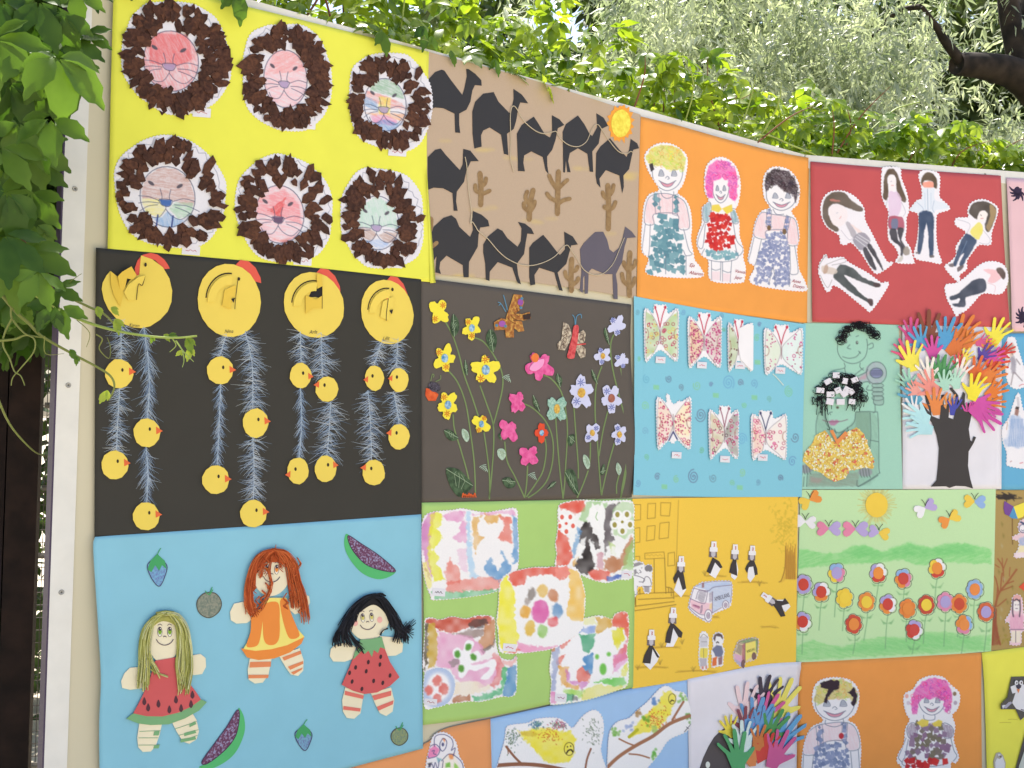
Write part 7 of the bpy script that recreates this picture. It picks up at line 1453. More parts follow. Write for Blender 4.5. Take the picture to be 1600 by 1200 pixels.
def hairdresser():
    Z()
    MT = (163, 209, 190)
    cv = Paint(1245, 500, 1412, 770, MT, 1.0); Z(1240, 480, 4)
    PC = (84, 104, 104)
    GW = (140, 170, 150)
    for q in ([290, 180, 272, 220, 270, 280, 300, 330, 350, 352, 400, 345, 440, 310, 455, 250, 450, 200], [455, 240, 485, 225, 490, 250, 465, 262], [300, 310, 340, 320, 385, 310, 410, 280], [400, 275, 412, 290], [325, 180, 340, 170, 350, 180], [385, 185, 400, 178], [345, 235, 330, 255, 350, 262], [310, 350, 312, 380, 250, 395, 215, 415], [410, 350, 408, 375, 430, 395], [312, 380, 320, 420], [430, 380, 380, 420, 360, 440]): cv.line(q, PC, 1.1, .85)
    for x, y in ((320, 216), (390, 222)): cv.e(x, y, 8, 11, (90, 100, 96)); cv.e(x + 2, y - 3, 3, 3, (220, 226, 220))
    # hair dryer and hand
    cv.fill([380, 450, 440, 410, 450, 370, 490, 340, 540, 345, 570, 385, 570, 430, 540, 470, 490, 485, 450, 460, 380, 485], (170, 168, 186), .75, 2, .8, (60, .35)); cv.fill([380, 455, 450, 415, 470, 400, 440, 450], (206, 140, 160), .5, 3)
    cv.e(510, 412, 40, 32, (120, 124, 170), a=.7)
    for k in range(4): cv.line([474, 398 + 9 * k, 545, 396 + 9 * k], (90, 90, 120), .9)
    for q in (ell(510, 412, 62, 70, 20), ell(510, 412, 40, 32, 16)): cv.line(q, PC, 1.1, .9, True)
    for q in ([360, 445, 440, 410, 455, 390], [380, 488, 450, 465, 470, 478]): cv.line(q, PC, 1.1)
    cv.fill([480, 490, 550, 480, 550, 560, 548, 610, 495, 605], (150, 176, 170), .7, 2)
    for k in range(4): cv.line(ell(518, 490 + 26 * k, 36, 15, 12), PC, 1.0, .85, True)
    for q in ([495, 560, 495, 605, 550, 608, 552, 560], [500, 605, 502, 650, 490, 660], [460, 490, 448, 515, 480, 520]): cv.line(q, PC, 1.0)
    # chair and seated figure
    cv.fill([135, 640, 380, 655, 495, 655, 522, 700, 522, 1040, 470, 1110, 80, 1120, 75, 1060, 130, 960, 140, 760], (128, 164, 146), .5, 4, 1, (70, .4)); cv.fill([90, 1040, 400, 1030, 400, 1120, 80, 1120], (140, 146, 134), .6, 3, 1, (10, .4)); cv.fill([100, 1060, 180, 1070, 150, 1100, 100, 1090], (176, 140, 140), .5, 4); cv.fill([380, 650, 470, 650, 470, 900, 430, 800, 380, 760], (120, 150, 132), .5, 3)
    for q in ([380, 655, 495, 655, 520, 690, 525, 1000, 522, 1040, 395, 1120], [470, 660, 475, 800, 465, 900], [150, 660, 135, 730, 135, 800], [470, 830, 520, 840], [80, 1040, 75, 1120], [60, 1060, 55, 1120], [390, 1080, 400, 1120, 520, 1050]): cv.line(q, PC, 1.1, .85)
    cv.fill([200, 620, 380, 620, 375, 700, 330, 750, 270, 785, 220, 740], MT, 1, 2)
    for q in ([190, 640, 195, 720, 225, 755, 275, 785, 330, 755, 370, 720, 380, 660], [235, 655, 218, 660, 225, 672], [250, 760, 260, 790], [330, 750, 335, 775]): cv.line(q, PC, 1.1, .9)
    cv.e(268, 627, 9, 8, (90, 90, 80)); cv.fill([210, 715, 235, 702, 248, 708, 262, 702, 282, 714, 250, 740, 225, 738], (180, 130, 160), .95, 1.2); cv.line([175, 705, 210, 715, 284, 714, 330, 702], (130, 90, 110), 1.0)
    for x, y in ((430, 1030), (60, 1010)):
        cv.fill(ell(x + 10, y, 44, 28, 14), (150, 152, 160), .9, 2)
        for k in range(4): cv.line([x - 24 + 18 * k, y - 20, x - 18 + 18 * k, y + 20, x - 12 + 18 * k, y + 32], PC, 1.0)
    Z()
    poster('hairdresser_poster', 'mint green sheet with a drawn hairdresser and a woman with yarn hair in curlers', [1254, 505, 1330, 506, 1402, 508], [1402, 508, 1408, 764], [1247, 764, 1408, 764], [1254, 505, 1247, 764], MT, 3.0, 'B', canvas=cv, res=1.0)
    Z(1240, 480, 4); r = random.Random(2)
    BY = [paper((36, 34, 40), .9, .2, .5), paper((28, 27, 31), .9, .2, .5)]
    def curls(path, n, spread, rad, nm):
        b = M(); q = np.array(path, float).reshape(-1, 2)
        for i in range(n):
            t = r.random() * (len(q) - 1); k = int(t); c = q[k] * (1 - t + k) + q[min(k + 1, len(q) - 1)] * (t - k) + (r.uniform(-spread, spread), r.uniform(-spread, spread))
            a0 = r.random() * 6; R0 = rad * r.uniform(.7, 1.3)
            p_ = px([v for j in range(9) for v in (c[0] + R0 * (1 + .05 * j) * math.cos(a0 + j * .8), c[1] + R0 * math.sin(a0 + j * .8) + j * 1.5)])
            b.tube(None, 1.25, BY[i % 2], [3 + 3.5 * math.sin(j * .8 + i) + 3 + (i % 3) * 2 for j in range(9)], pts_px=p_, sub=2)
        return b.obj(nm, None, smooth=True)
    curls([285, 200, 300, 160, 340, 120, 390, 105, 440, 120, 480, 150, 500, 185], 95, 18, 13, 'man_yarn_hair')
    curls([150, 560, 180, 520, 220, 480, 280, 450, 340, 460, 380, 510, 395, 560], 150, 40, 15, 'woman_yarn_hair')
    b = M()
    for i in range(34):
        x = r.choice((r.uniform(100, 205), r.uniform(150, 215), r.uniform(320, 420))); y0 = 560; L = r.uniform(60, 120) if x > 120 else 50
        if x > 240: L *= .8
        b.tube([x, y0, x + r.uniform(-12, 12), y0 + L * .5, x + r.uniform(-14, 14), y0 + L], 1.2, BY[i % 2], [6, 7 + r.uniform(0, 4), 5])
    b.tube([185, 600, 190, 680, 206, 730, 214, 765, 200, 760], 1.2, BY[0], 5); b.obj('woman_yarn_fringe', None, smooth=True)
    WC = paper((226, 222, 230), .7)
    for x, y, a in ((152, 520, .1), (200, 465, -.5), (250, 426, 0), (305, 462, .2), (365, 455, -.4), (215, 545, 0), (262, 520, -.4), (300, 540, -.6), (345, 530, -.7), (278, 592, 0), (348, 590, .1), (212, 590, .2), (318, 515, .5)):
        b = M(); c, s_ = math.cos(a), math.sin(a); w, hh = r.uniform(16, 24), r.uniform(15, 20)
        b.poly([v for u, t in ((-w, -hh), (w, -hh), (w, hh), (-w, hh)) for v in (x + u * c - t * s_, y + u * s_ + t * c)], WC, 14, 6); b.obj('paper_curler')
    # blouse of glued crumbs
    b = M(); CR = [paper((234, 204, 104), .7), paper((242, 226, 144), .6), paper((244, 238, 214), .5), paper((220, 118, 92), .7), paper((226, 178, 92), .7), paper((236, 218, 120), .6)]
    out = np.array([190, 770, 250, 850, 330, 780, 385, 750, 430, 790, 455, 860, 490, 940, 485, 1010, 440, 1000, 400, 1010, 340, 1020, 310, 1070, 250, 1090, 200, 1065, 165, 1035, 100, 1010, 50, 960, 60, 910, 110, 850, 130, 800], float).reshape(-1, 2)
    base = M(); base.poly(out.ravel(), CR[0], 1.4, .5); bl = base.obj('blouse')
    n = 0
    while n < 900:
        x, y = r.uniform(50, 490), r.uniform(750, 1090)
        if not inside(out, np.array([x]), np.array([y]))[0]: continue
        n += 1; q = []; s_ = r.uniform(5, 9)
        red = math.sin(x * .055) * math.sin(y * .06) > .45
        for k in range(4): a = k * 1.57 + r.uniform(-.5, .5); q += [x + s_ * math.cos(a), y + s_ * math.sin(a)]
        tx, ty = r.uniform(-.5, .5), r.uniform(-.5, .5); X0, Y0 = px([x, y])[0]
        b.poly(q, CR[3] if red and r.random() < .6 else r.choice(CR[:3] + CR[4:] + CR[1:3]), 3 + r.random() * 3, 0, lift=lambda X, Y: tx * (X - X0) + ty * (Y - Y0))
    b.obj('glued_crumbs', bl, None, 'stuff')
    b = M(); b.poly([215, 770, 235, 765, 262, 825, 310, 775, 328, 785, 262, 862], paper((226, 144, 84)), 6.5, .8); b.obj('collar', bl)
hairdresser()

def hand_tree():
    Z()
    poster('hand_tree_poster', 'white sheet with a black paper tree whose crown is many coloured paper hands', [1408, 507, 1562, 509], [1562, 509, 1562, 764], [1408, 764, 1562, 764], [1408, 507, 1408, 764], (228, 226, 234), 3.2, 'B')
    Z(1240, 480, 4)
    BK = paper((66, 62, 62), .7, .08)
    b = M(); b.poly([845, 1120, 880, 1080, 890, 980, 895, 880, 880, 800, 850, 720, 800, 650, 772, 608, 790, 600, 830, 650, 840, 660, 815, 590, 805, 525, 822, 520, 840, 600, 850, 680, 900, 700, 905, 640, 910, 550, 925, 545, 925, 620, 940, 640, 950, 570, 962, 566, 955, 690, 985, 700, 1000, 640, 1000, 560, 960, 510, 975, 502, 1015, 550, 1020, 600, 1035, 560, 1045, 530, 1058, 540, 1055, 600, 1062, 640, 1075, 600, 1110, 598, 1100, 660, 1080, 760, 1090, 830, 1100, 840, 1110, 806, 1126, 812, 1110, 850, 1080, 900, 1076, 990, 1090, 1070, 1108, 1132, 1060, 1118, 1000, 1115, 960, 1128, 940, 1118], BK, 3.4, .7); b.obj('paper_trunk')
    hands = [(820, 190, 812, 20, (132, 78, 62), 150, 3), (720, 180, 690, 70, (206, 84, 140), 110, 3.4), (790, 220, 735, 120, (92, 160, 204), 130, 4), (930, 200, 960, 60, (88, 158, 206), 150, 3.2), (1040, 190, 1110, 60, (222, 130, 66), 150, 3.6), (1250, 190, 1310, 80, (238, 226, 80), 150, 4.2), (1150, 220, 1210, 190, (210, 92, 140), 90, 4.6), (850, 280, 830, 180, (206, 84, 160), 130, 5), (990, 250, 1080, 160, (216, 120, 66), 150, 4.6), (690, 300, 620, 210, (214, 90, 130), 100, 4.2), (730, 340, 690, 210, (240, 226, 90), 150, 6), (1050, 330, 1080, 260, (238, 220, 100), 110, 5.6), (1010, 360, 990, 290, (222, 90, 90), 100, 5.2), (1170, 310, 1230, 250, (96, 76, 160), 100, 5.4), (1220, 320, 1300, 290, (214, 84, 160), 100, 5.8), (1230, 350, 1320, 320, (220, 84, 62), 110, 5.2), (1290, 280, 1350, 235, (206, 72, 66), 90, 5),
             (820, 420, 800, 310, (240, 234, 226), 140, 6.6), (880, 400, 865, 300, (80, 146, 90), 110, 6.2), (930, 420, 940, 300, (86, 150, 96), 110, 6.4), (1030, 420, 1060, 320, (240, 228, 224), 120, 6.0), (700, 480, 640, 400, (160, 210, 190), 130, 5.4), (740, 560, 660, 480, (100, 166, 196), 130, 5), (1130, 420, 1170, 310, (220, 110, 60), 120, 6.2), (1200, 430, 1290, 360, (224, 130, 66), 140, 6), (850, 500, 770, 400, (232, 146, 136), 150, 7.4), (930, 480, 930, 390, (170, 214, 196), 120, 7.8), (1000, 470, 990, 380, (176, 218, 200), 120, 7.2), (740, 640, 690, 560, (226, 226, 230), 90, 6.2), (780, 690, 660, 650, (180, 224, 230), 150, 5.8), (800, 760, 680, 730, (178, 222, 230), 140, 4.8),
             (880, 620, 880, 500, (224, 136, 76), 120, 3.0), (985, 640, 985, 560, (76, 80, 170), 100, 2.8), (1072, 660, 1078, 590, (206, 84, 160), 80, 2.6), (965, 620, 968, 540, (222, 150, 90), 80, 2.5), (1220, 530, 1300, 470, (226, 126, 58), 150, 6.8), (1110, 530, 1160, 420, (240, 224, 66), 170, 9), (1210, 610, 1300, 600, (226, 130, 60), 110, 6.4), (1140, 660, 1260, 740, (206, 84, 164), 180, 8), (1150, 610, 1250, 670, (208, 86, 166), 140, 7.6), (750, 520, 690, 470, (232, 160, 150), 100, 7), (1080, 230, 1110, 150, (226, 140, 70), 100, 5.0), (1200, 260, 1225, 200, (232, 150, 60), 80, 4.8)]
    for x, y, tx, ty, c, s, h in hands: paper_hand(x, y, tx, ty, c, s * .62, h, lift=12)
hand_tree()

def meadow():
    Z()
    LG = (196, 228, 176)
    cv = Paint(1236, 760, 1560, 1042, LG, 1.0); Z(1230, 750, 4.138)
    r = random.Random(8)
    for i in range(90):
        a = 2 * math.pi * i / 90 + r.uniform(-.03, .03); L = r.uniform(1.25, 2.0)
        cv.line([568 + 66 * math.cos(a), 160 + 78 * math.sin(a), 568 + 66 * L * math.cos(a), 160 + 72 * L * math.sin(a)], r.choice(((206, 190, 110), (196, 176, 100), (214, 206, 130))), 1.1, .75, smooth=False)
    H1 = [45, 440, 130, 450, 220, 470, 330, 470, 400, 430, 480, 415, 560, 445, 620, 460, 690, 425, 780, 402, 860, 425, 930, 440, 1000, 412, 1090, 405, 1180, 415, 1310, 445, 1310, 540, 1150, 535, 1000, 530, 880, 545, 820, 550, 740, 510, 620, 530, 480, 540, 300, 545, 160, 560, 45, 575]
    cv.fill(H1, (140, 214, 134), .95, 3, 1.4, (-18, .42)); cv.fill([330, 480, 480, 420, 560, 460, 640, 470, 780, 410, 900, 440, 1090, 410, 1200, 430, 1200, 480, 900, 490, 500, 500], (110, 200, 116), .55, 8, 2, (20, .5))
    cv.fill([45, 1070, 150, 1030, 260, 1060, 340, 1080, 480, 1030, 620, 1010, 760, 1020, 880, 980, 1000, 975, 1180, 1010, 1310, 1000, 1310, 1100, 900, 1120, 300, 1150, 45, 1165], (150, 216, 140), .95, 3, 1.4, (12, .45)); cv.fill([200, 1100, 600, 1040, 900, 1000, 1250, 1020, 1250, 1080, 600, 1110], (120, 204, 124), .45, 8, 2, (30, .5))
    fl = [(95, 672, 0, (178, 164, 214), (206, 76, 62)), (210, 720, 1, None, (206, 76, 62)), (310, 598, 2, None, (178, 164, 214)), (578, 598, 3, None, (236, 148, 70)), (740, 634, 4, None, (206, 80, 70)), (958, 568, 5, None, (236, 148, 70)), (360, 760, 6, (240, 204, 74), (242, 208, 76)), (503, 785, 7, (234, 146, 74), (242, 208, 76)), (640, 800, 8, None, (206, 76, 66)), (768, 828, 9, (232, 136, 70), (234, 144, 70)), (890, 804, 10, (200, 84, 66), (244, 212, 76)), (1012, 785, 11, (222, 144, 176), (178, 164, 214)), (1102, 798, 12, (234, 140, 72), (206, 84, 62)), (1202, 704, 13, (150, 180, 222), (234, 142, 76)), (1275, 850, 14, (214, 110, 72), (176, 162, 212)), (90, 912, 15, None, (206, 72, 62)), (420, 928, 16, (206, 84, 66), (234, 144, 72)), (812, 965, 17, None, (208, 80, 72)), (1135, 932, 18, None, (234, 146, 78))]
    for x, y, k, _, _ in fl:
        g = (120, 170, 124); L = 150 + (k * 37) % 110
        cv.line([x + 8, y + 40, x + r.uniform(-10, 10), y + L * .6, x - 10 + r.uniform(-8, 8), min(y + L + 60, 1120)], g, 1.2, .9)
        for sg in (-1, 1): cv.fill([x, y + L * .55, x + sg * 24, y + L * .5, x + sg * 44, y + L * .42, x + sg * 26, y + L * .58], (120, 176, 120), .8, 1.5, .3, (20, .3))
    Z()
    poster('meadow_poster', 'pale green sheet with crayon hills, paper flowers, butterflies and a sun', [1249, 765, 1400, 765, 1553, 764], [1553, 764, 1551, 890, 1547, 1017], [1240, 1034, 1400, 1028, 1547, 1017], [1249, 765, 1245, 900, 1240, 1034], LG, 3.8, 'B', canvas=cv, res=1.0)
    Z(1230, 750, 4.138)
    PETS = [(206, 76, 66), (234, 146, 72), (242, 208, 78), (178, 166, 216), (150, 182, 226), (238, 236, 240), (222, 140, 170)]
    for x, y, k, pet, mid in fl:
        n = 7 if k in (0, 13, 14, 10) else 6; rr = random.Random(k); b = M()
        for i in range(n):
            a = 2 * math.pi * i / n + k; c = pet if pet is not None else PETS[(k + i // 2 * 2) % 7]
            b.line(ell(x + 39 * math.cos(a) * .92 + 3, y + 45 * math.sin(a) + 2, 25, 29, 10, a), .9, paper((120, 120, 110)), .6, True)
            b.poly(ell(x + 36 * math.cos(a) * .92, y + 42 * math.sin(a), 22, 26, 9, a), paper(c), 1.5 + .12 * i, .5)
        with raw():
            pass
        f = b.obj('paper_flower')
        b = M(); b.poly(ell(x, y, 34, 40, 14, 0, .03), paper(mid), 3.2, .6); b.obj('flower_centre', f)
    PINK, LIL, YL, OG, WH, BLU = (226, 136, 168), (186, 168, 218), (240, 204, 84), (236, 152, 74), (238, 236, 240), (150, 182, 228)
    def heart(x, y, s, a, c, parent, b):
        q = []
        for i in range(16):
            t = 2 * math.pi * i / 16; X = 16 * math.sin(t) ** 3; Y = -(13 * math.cos(t) - 5 * math.cos(2 * t) - 2 * math.cos(3 * t) - math.cos(4 * t)) - 14
            X, Y = X * s / 22, Y * s / 22
            q += [x + X * math.cos(a) - Y * math.sin(a), y + X * math.sin(a) + Y * math.cos(a)]
        b.poly(q, paper(c), 2.0, .6, lift=lambda X_, Y_: .12 * abs(X_ - px([x, y])[0][0]))
    for x, y, c1, c2, s, a in ((138, 128, YL, OG, 62, -.5), (108, 268, WH, WH, 58, .1), (258, 312, PINK, LIL, 66, 0), (430, 315, PINK, LIL, 70, 0), (582, 338, LIL, YL, 58, .2), (880, 180, WH, LIL, 62, -.5), (1037, 250, OG, YL, 60, -.5), (1198, 138, YL, BLU, 60, .05)):
        b = M(); heart(x, y, s, -1.57 + a, c1, None, b); w = b.obj('heart_butterfly')
        b = M(); heart(x, y, s, 1.57 + a, c2, None, b); b.obj('wing', w)
        b = M(); BKp = paper((70, 76, 66))
        for sg in (-1, 1): b.line([x, y - 14, x + sg * 8, y - 36, x + sg * 24, y - 56], .9, BKp, 3.2)
        b.obj('feeler', w, None, 'stuff')
    b = M(); b.poly(ell(568, 160, 72, 80, 20, 0, .015), paper((240, 204, 78)), 2.2, .8); b.obj('paper_sun')
meadow()

def rain_sheet():
    Z()
    BRN = (174, 148, 92)
    cv = Paint(1545, 762, 1700, 1026, BRN, 1.0); Z(1530, 760, 4.44)
    for q, w in (([110, 850, 105, 960, 140, 1095], 3), ([100, 850, 90, 1000, 85, 1095], 3), ([100, 840, 130, 740, 190, 660, 250, 575], 3), ([130, 740, 110, 650, 95, 620], 2), ([140, 720, 145, 640, 150, 600], 2), ([180, 675, 230, 655], 2), ([110, 830, 120, 700], 2), ([150, 720, 200, 700, 225, 690], 2), ([160, 660, 155, 560, 120, 500], 2), ([155, 580, 185, 500], 1.6), ([120, 830, 180, 780], 2), ([155, 560, 150, 495], 1.5), ([130, 560, 100, 540], 1.5), ([200, 620, 205, 560], 1.5)): cv.line(q, (158, 92, 62), w, .9)
    cv.fill([90, 850, 112, 850, 118, 960, 140, 1095, 85, 1100], (152, 84, 62), .9, 2, .6, (80, .3))
    r = random.Random(3)
    for x, y in ((150, 260), (160, 340), (150, 410), (165, 640), (225, 700), (190, 800), (150, 850), (145, 910), (165, 990), (130, 590)): cv.fill([x - 6, y - 16, x + 6, y, x, y + 18, x - 8, y], r.choice(((130, 120, 62), (180, 172, 140))), .7, 3)
    for k in range(30): x, y = 180 + r.gauss(0, 30), 1060 + r.gauss(0, 14); cv.line([x, y, x + r.uniform(-10, 10), y - 8], (150, 140, 50), 1.2, .6)
    for k in range(46): a, b_ = r.gauss(0, 1), r.gauss(0, 1); cv.line([180 + 34 * a, 72 + 14 * b_, 180 + 34 * a + r.uniform(-22, 22), 72 + 14 * b_ + r.uniform(-10, 10), 190 + 30 * r.gauss(0, 1), 72 + 14 * r.gauss(0, 1)], (58, 52, 50), 1.3, .8)
    cv.line([218, 220, 222, 400], (110, 80, 50), 1.4)
    Z()
    poster('rain_poster', 'olive brown sheet with a bare drawn tree, umbrella and hooded children', [1552, 766, 1680, 765], [1680, 765, 1676, 1008], [1547, 1016, 1676, 1006], [1552, 766, 1547, 1016], BRN, 2.6, 'B', canvas=cv, res=1.0)
    Z(1530, 760, 4.44)
    b = M(); q = [(150, 160), (160, 100), (225, 135), (310, 105), (330, 190), (290, 225), (215, 220), (165, 200)]
    for c, pts in (((120, 76, 150), [155, 150, 162, 100, 225, 138, 195, 205, 165, 190]), ((84, 150, 196), [225, 138, 195, 205, 215, 220, 255, 222]), ((240, 224, 84), [225, 138, 310, 105, 330, 150, 290, 210, 255, 222])): b.poly(pts, paper(c), 2.2, .6)
    b.obj('paper_umbrella', None, None, 'stuff')
    b = M(); b.poly([265, 695, 310, 655, 330, 660, 330, 745], paper((222, 88, 62)), 2.2, .6); b.obj('paper_umbrella')
    p = Paint(205, 215, 400, 510, (232, 200, 206))
    p.fill([265, 360, 320, 340, 370, 350, 360, 410, 270, 410], (150, 176, 214), .8, 3, 1, (60, .4)); p.fill([250, 410, 330, 405, 330, 450, 250, 460], (236, 226, 180), .9, 2); p.fill([240, 455, 300, 455, 300, 495, 235, 490], (236, 220, 226), .9, 2); p.e(295, 285, 30, 30, (238, 232, 236)); p.line(ell(290, 290, 26, 28, 12), (90, 96, 130), 1.4, .9, True); p.line([275, 245, 300, 260, 310, 280], (80, 86, 120), 3); p.line([280, 300, 290, 306, 300, 300], (90, 96, 130), 1)
    p.obj('hooded_child', [255, 290, 268, 240, 300, 225, 350, 230, 360, 330, 370, 420, 340, 480, 290, 490, 240, 495, 228, 470, 255, 440, 262, 380, 225, 368, 215, 350, 240, 335, 270, 320], 2.0)
    p = Paint(165, 735, 400, 1110, (236, 200, 210))
    p.fill([205, 900, 260, 880, 300, 900, 300, 990, 205, 990], (226, 160, 190), .8, 3, 1, (85, .4)); p.fill([215, 1000, 280, 1000, 275, 1080, 215, 1080], (236, 226, 206), .9, 2); p.e(250, 825, 28, 40, (240, 232, 230)); p.e(250, 770, 34, 22, (226, 160, 150), a=.7)
    for q in ([225, 780, 222, 860, 228, 900], [272, 785, 275, 850, 270, 900], [235, 790, 250, 780, 270, 795]): p.line(q, (86, 76, 90), 2.2, .9)
    for q in ([240, 820, 246, 818], [258, 820, 264, 818], [244, 845, 256, 845], [205, 990, 300, 990], [245, 1000, 245, 1080]): p.line(q, (120, 100, 120), 1.1)
    p.obj('hooded_child', [215, 830, 220, 770, 250, 745, 285, 765, 295, 830, 300, 880, 330, 890, 330, 920, 300, 930, 305, 1000, 285, 1010, 282, 1090, 230, 1100, 200, 1090, 215, 1050, 205, 995, 195, 940, 175, 945, 172, 920, 200, 880], 2.0)
rain_sheet()

def kids_two():
    Z()
    poster('two_children_poster', 'orange sheet low on the right with two mosaic children, boy and pink-haired girl', [1250, 1034, 1390, 1027, 1532, 1019], [1532, 1019, 1532, 1100, 1534, 1290], [1244, 1300, 1534, 1290], [1250, 1034, 1243, 1090, 1244, 1300], (237, 156, 80), 4.0, 'B')
    s = 4.21; Z(1220, 1000, s)
    p = Paint(110, 230, 540, 1200, (240, 237, 241))
    child(p, [195, 380, 215, 290, 270, 250, 360, 240, 450, 260, 500, 320, 505, 400, 480, 480, 430, 520, 480, 550, 510, 620, 520, 720, 515, 850, 520, 1190, 120, 1190, 125, 850, 135, 720, 160, 620, 200, 560, 270, 525, 215, 460],
          [[205, 390, 225, 300, 280, 262, 380, 250, 450, 275, 490, 330, 490, 410, 465, 400, 440, 380, 300, 385, 235, 420]], (208, 192, 104), 60, (345, 420, 130, 105), [[135, 740, 160, 620, 215, 565, 280, 545, 400, 535, 470, 560, 505, 640, 505, 710, 430, 720, 400, 660, 300, 660, 230, 700, 220, 745]], (238, 208, 214), [235, 660, 300, 680, 385, 660, 440, 740, 460, 900, 460, 1180, 190, 1180, 190, 900, 200, 760], [(136, 148, 184), (150, 160, 194), (122, 136, 172)], [[140, 750, 132, 900], [205, 750, 190, 900], [450, 730, 460, 850], [500, 715, 510, 850], [285, 520, 285, 550, 345, 565, 400, 545, 400, 515]], 'paper boy with yellow and black hair in lilac dungarees', 2.0,
          [[220, 560, 262, 550, 270, 690, 235, 690], [395, 540, 430, 540, 420, 680, 390, 650]], 7.0,
          extra=lambda p: ([p.fill(q, (52, 38, 52), .95, 1.5, 1.2) for q in ([250, 280, 320, 255, 375, 265, 370, 310, 340, 330, 300, 370, 290, 410, 270, 400, 300, 320, 250, 310], [435, 340, 470, 310, 490, 340, 490, 400, 470, 430, 455, 410, 465, 370])], p.e(388, 625, 17, 20, (196, 60, 70))))
    p = Paint(740, 220, 1180, 1200, (240, 237, 241))
    child(p, [805, 350, 860, 320, 900, 260, 980, 230, 1060, 240, 1110, 290, 1165, 340, 1170, 400, 1150, 460, 1120, 490, 1140, 560, 1130, 650, 1150, 720, 1165, 770, 1140, 810, 1110, 820, 1120, 1190, 770, 1190, 790, 860, 755, 800, 765, 740, 800, 680, 810, 580, 840, 520, 820, 490, 800, 420],
          [[850, 400, 860, 340, 920, 270, 1000, 240, 1080, 270, 1120, 340, 1115, 430, 1090, 480, 1070, 470, 1065, 400, 1010, 370, 970, 390, 940, 370, 900, 400, 890, 490, 855, 480]], (228, 84, 170), 120, (985, 400, 88, 90), [[820, 580, 850, 540, 890, 560, 880, 640, 835, 640], [1060, 545, 1110, 560, 1130, 600, 1110, 640, 1060, 630]], (142, 124, 146), [880, 560, 1060, 560, 1090, 690, 1095, 770, 960, 785, 805, 775, 830, 680], [(130, 118, 110), (142, 108, 138), (124, 116, 98), (150, 124, 150)], [[815, 640, 780, 730, 765, 770, 790, 800], [1110, 640, 1130, 720, 1150, 760, 1120, 800], [930, 490, 940, 520, 1000, 520, 1005, 490], [800, 775, 800, 820, 960, 830, 1090, 810], [830, 650, 805, 775]], 'paper girl with pink hair in a purple mosaic dress', 2.2, None, 9,
          extra=lambda p: (p.fill([885, 540, 920, 515, 965, 525, 960, 560, 920, 570], (232, 208, 90), .95, 1.5), p.fill([985, 545, 1030, 520, 1055, 530, 1045, 565, 1000, 565], (232, 208, 90), .95, 1.5), mosaic(p, [800, 780, 960, 790, 1100, 770, 1100, 830, 800, 840], [(214, 56, 56), (200, 48, 52)], 10, 4), [p.e(x, y, 12, 14, c, a=.8) for x, y, c in ((820, 365, (236, 160, 150)), (830, 410, (206, 190, 206)), (1135, 350, (120, 90, 60)), (1140, 410, (170, 150, 170)))]))
kids_two()

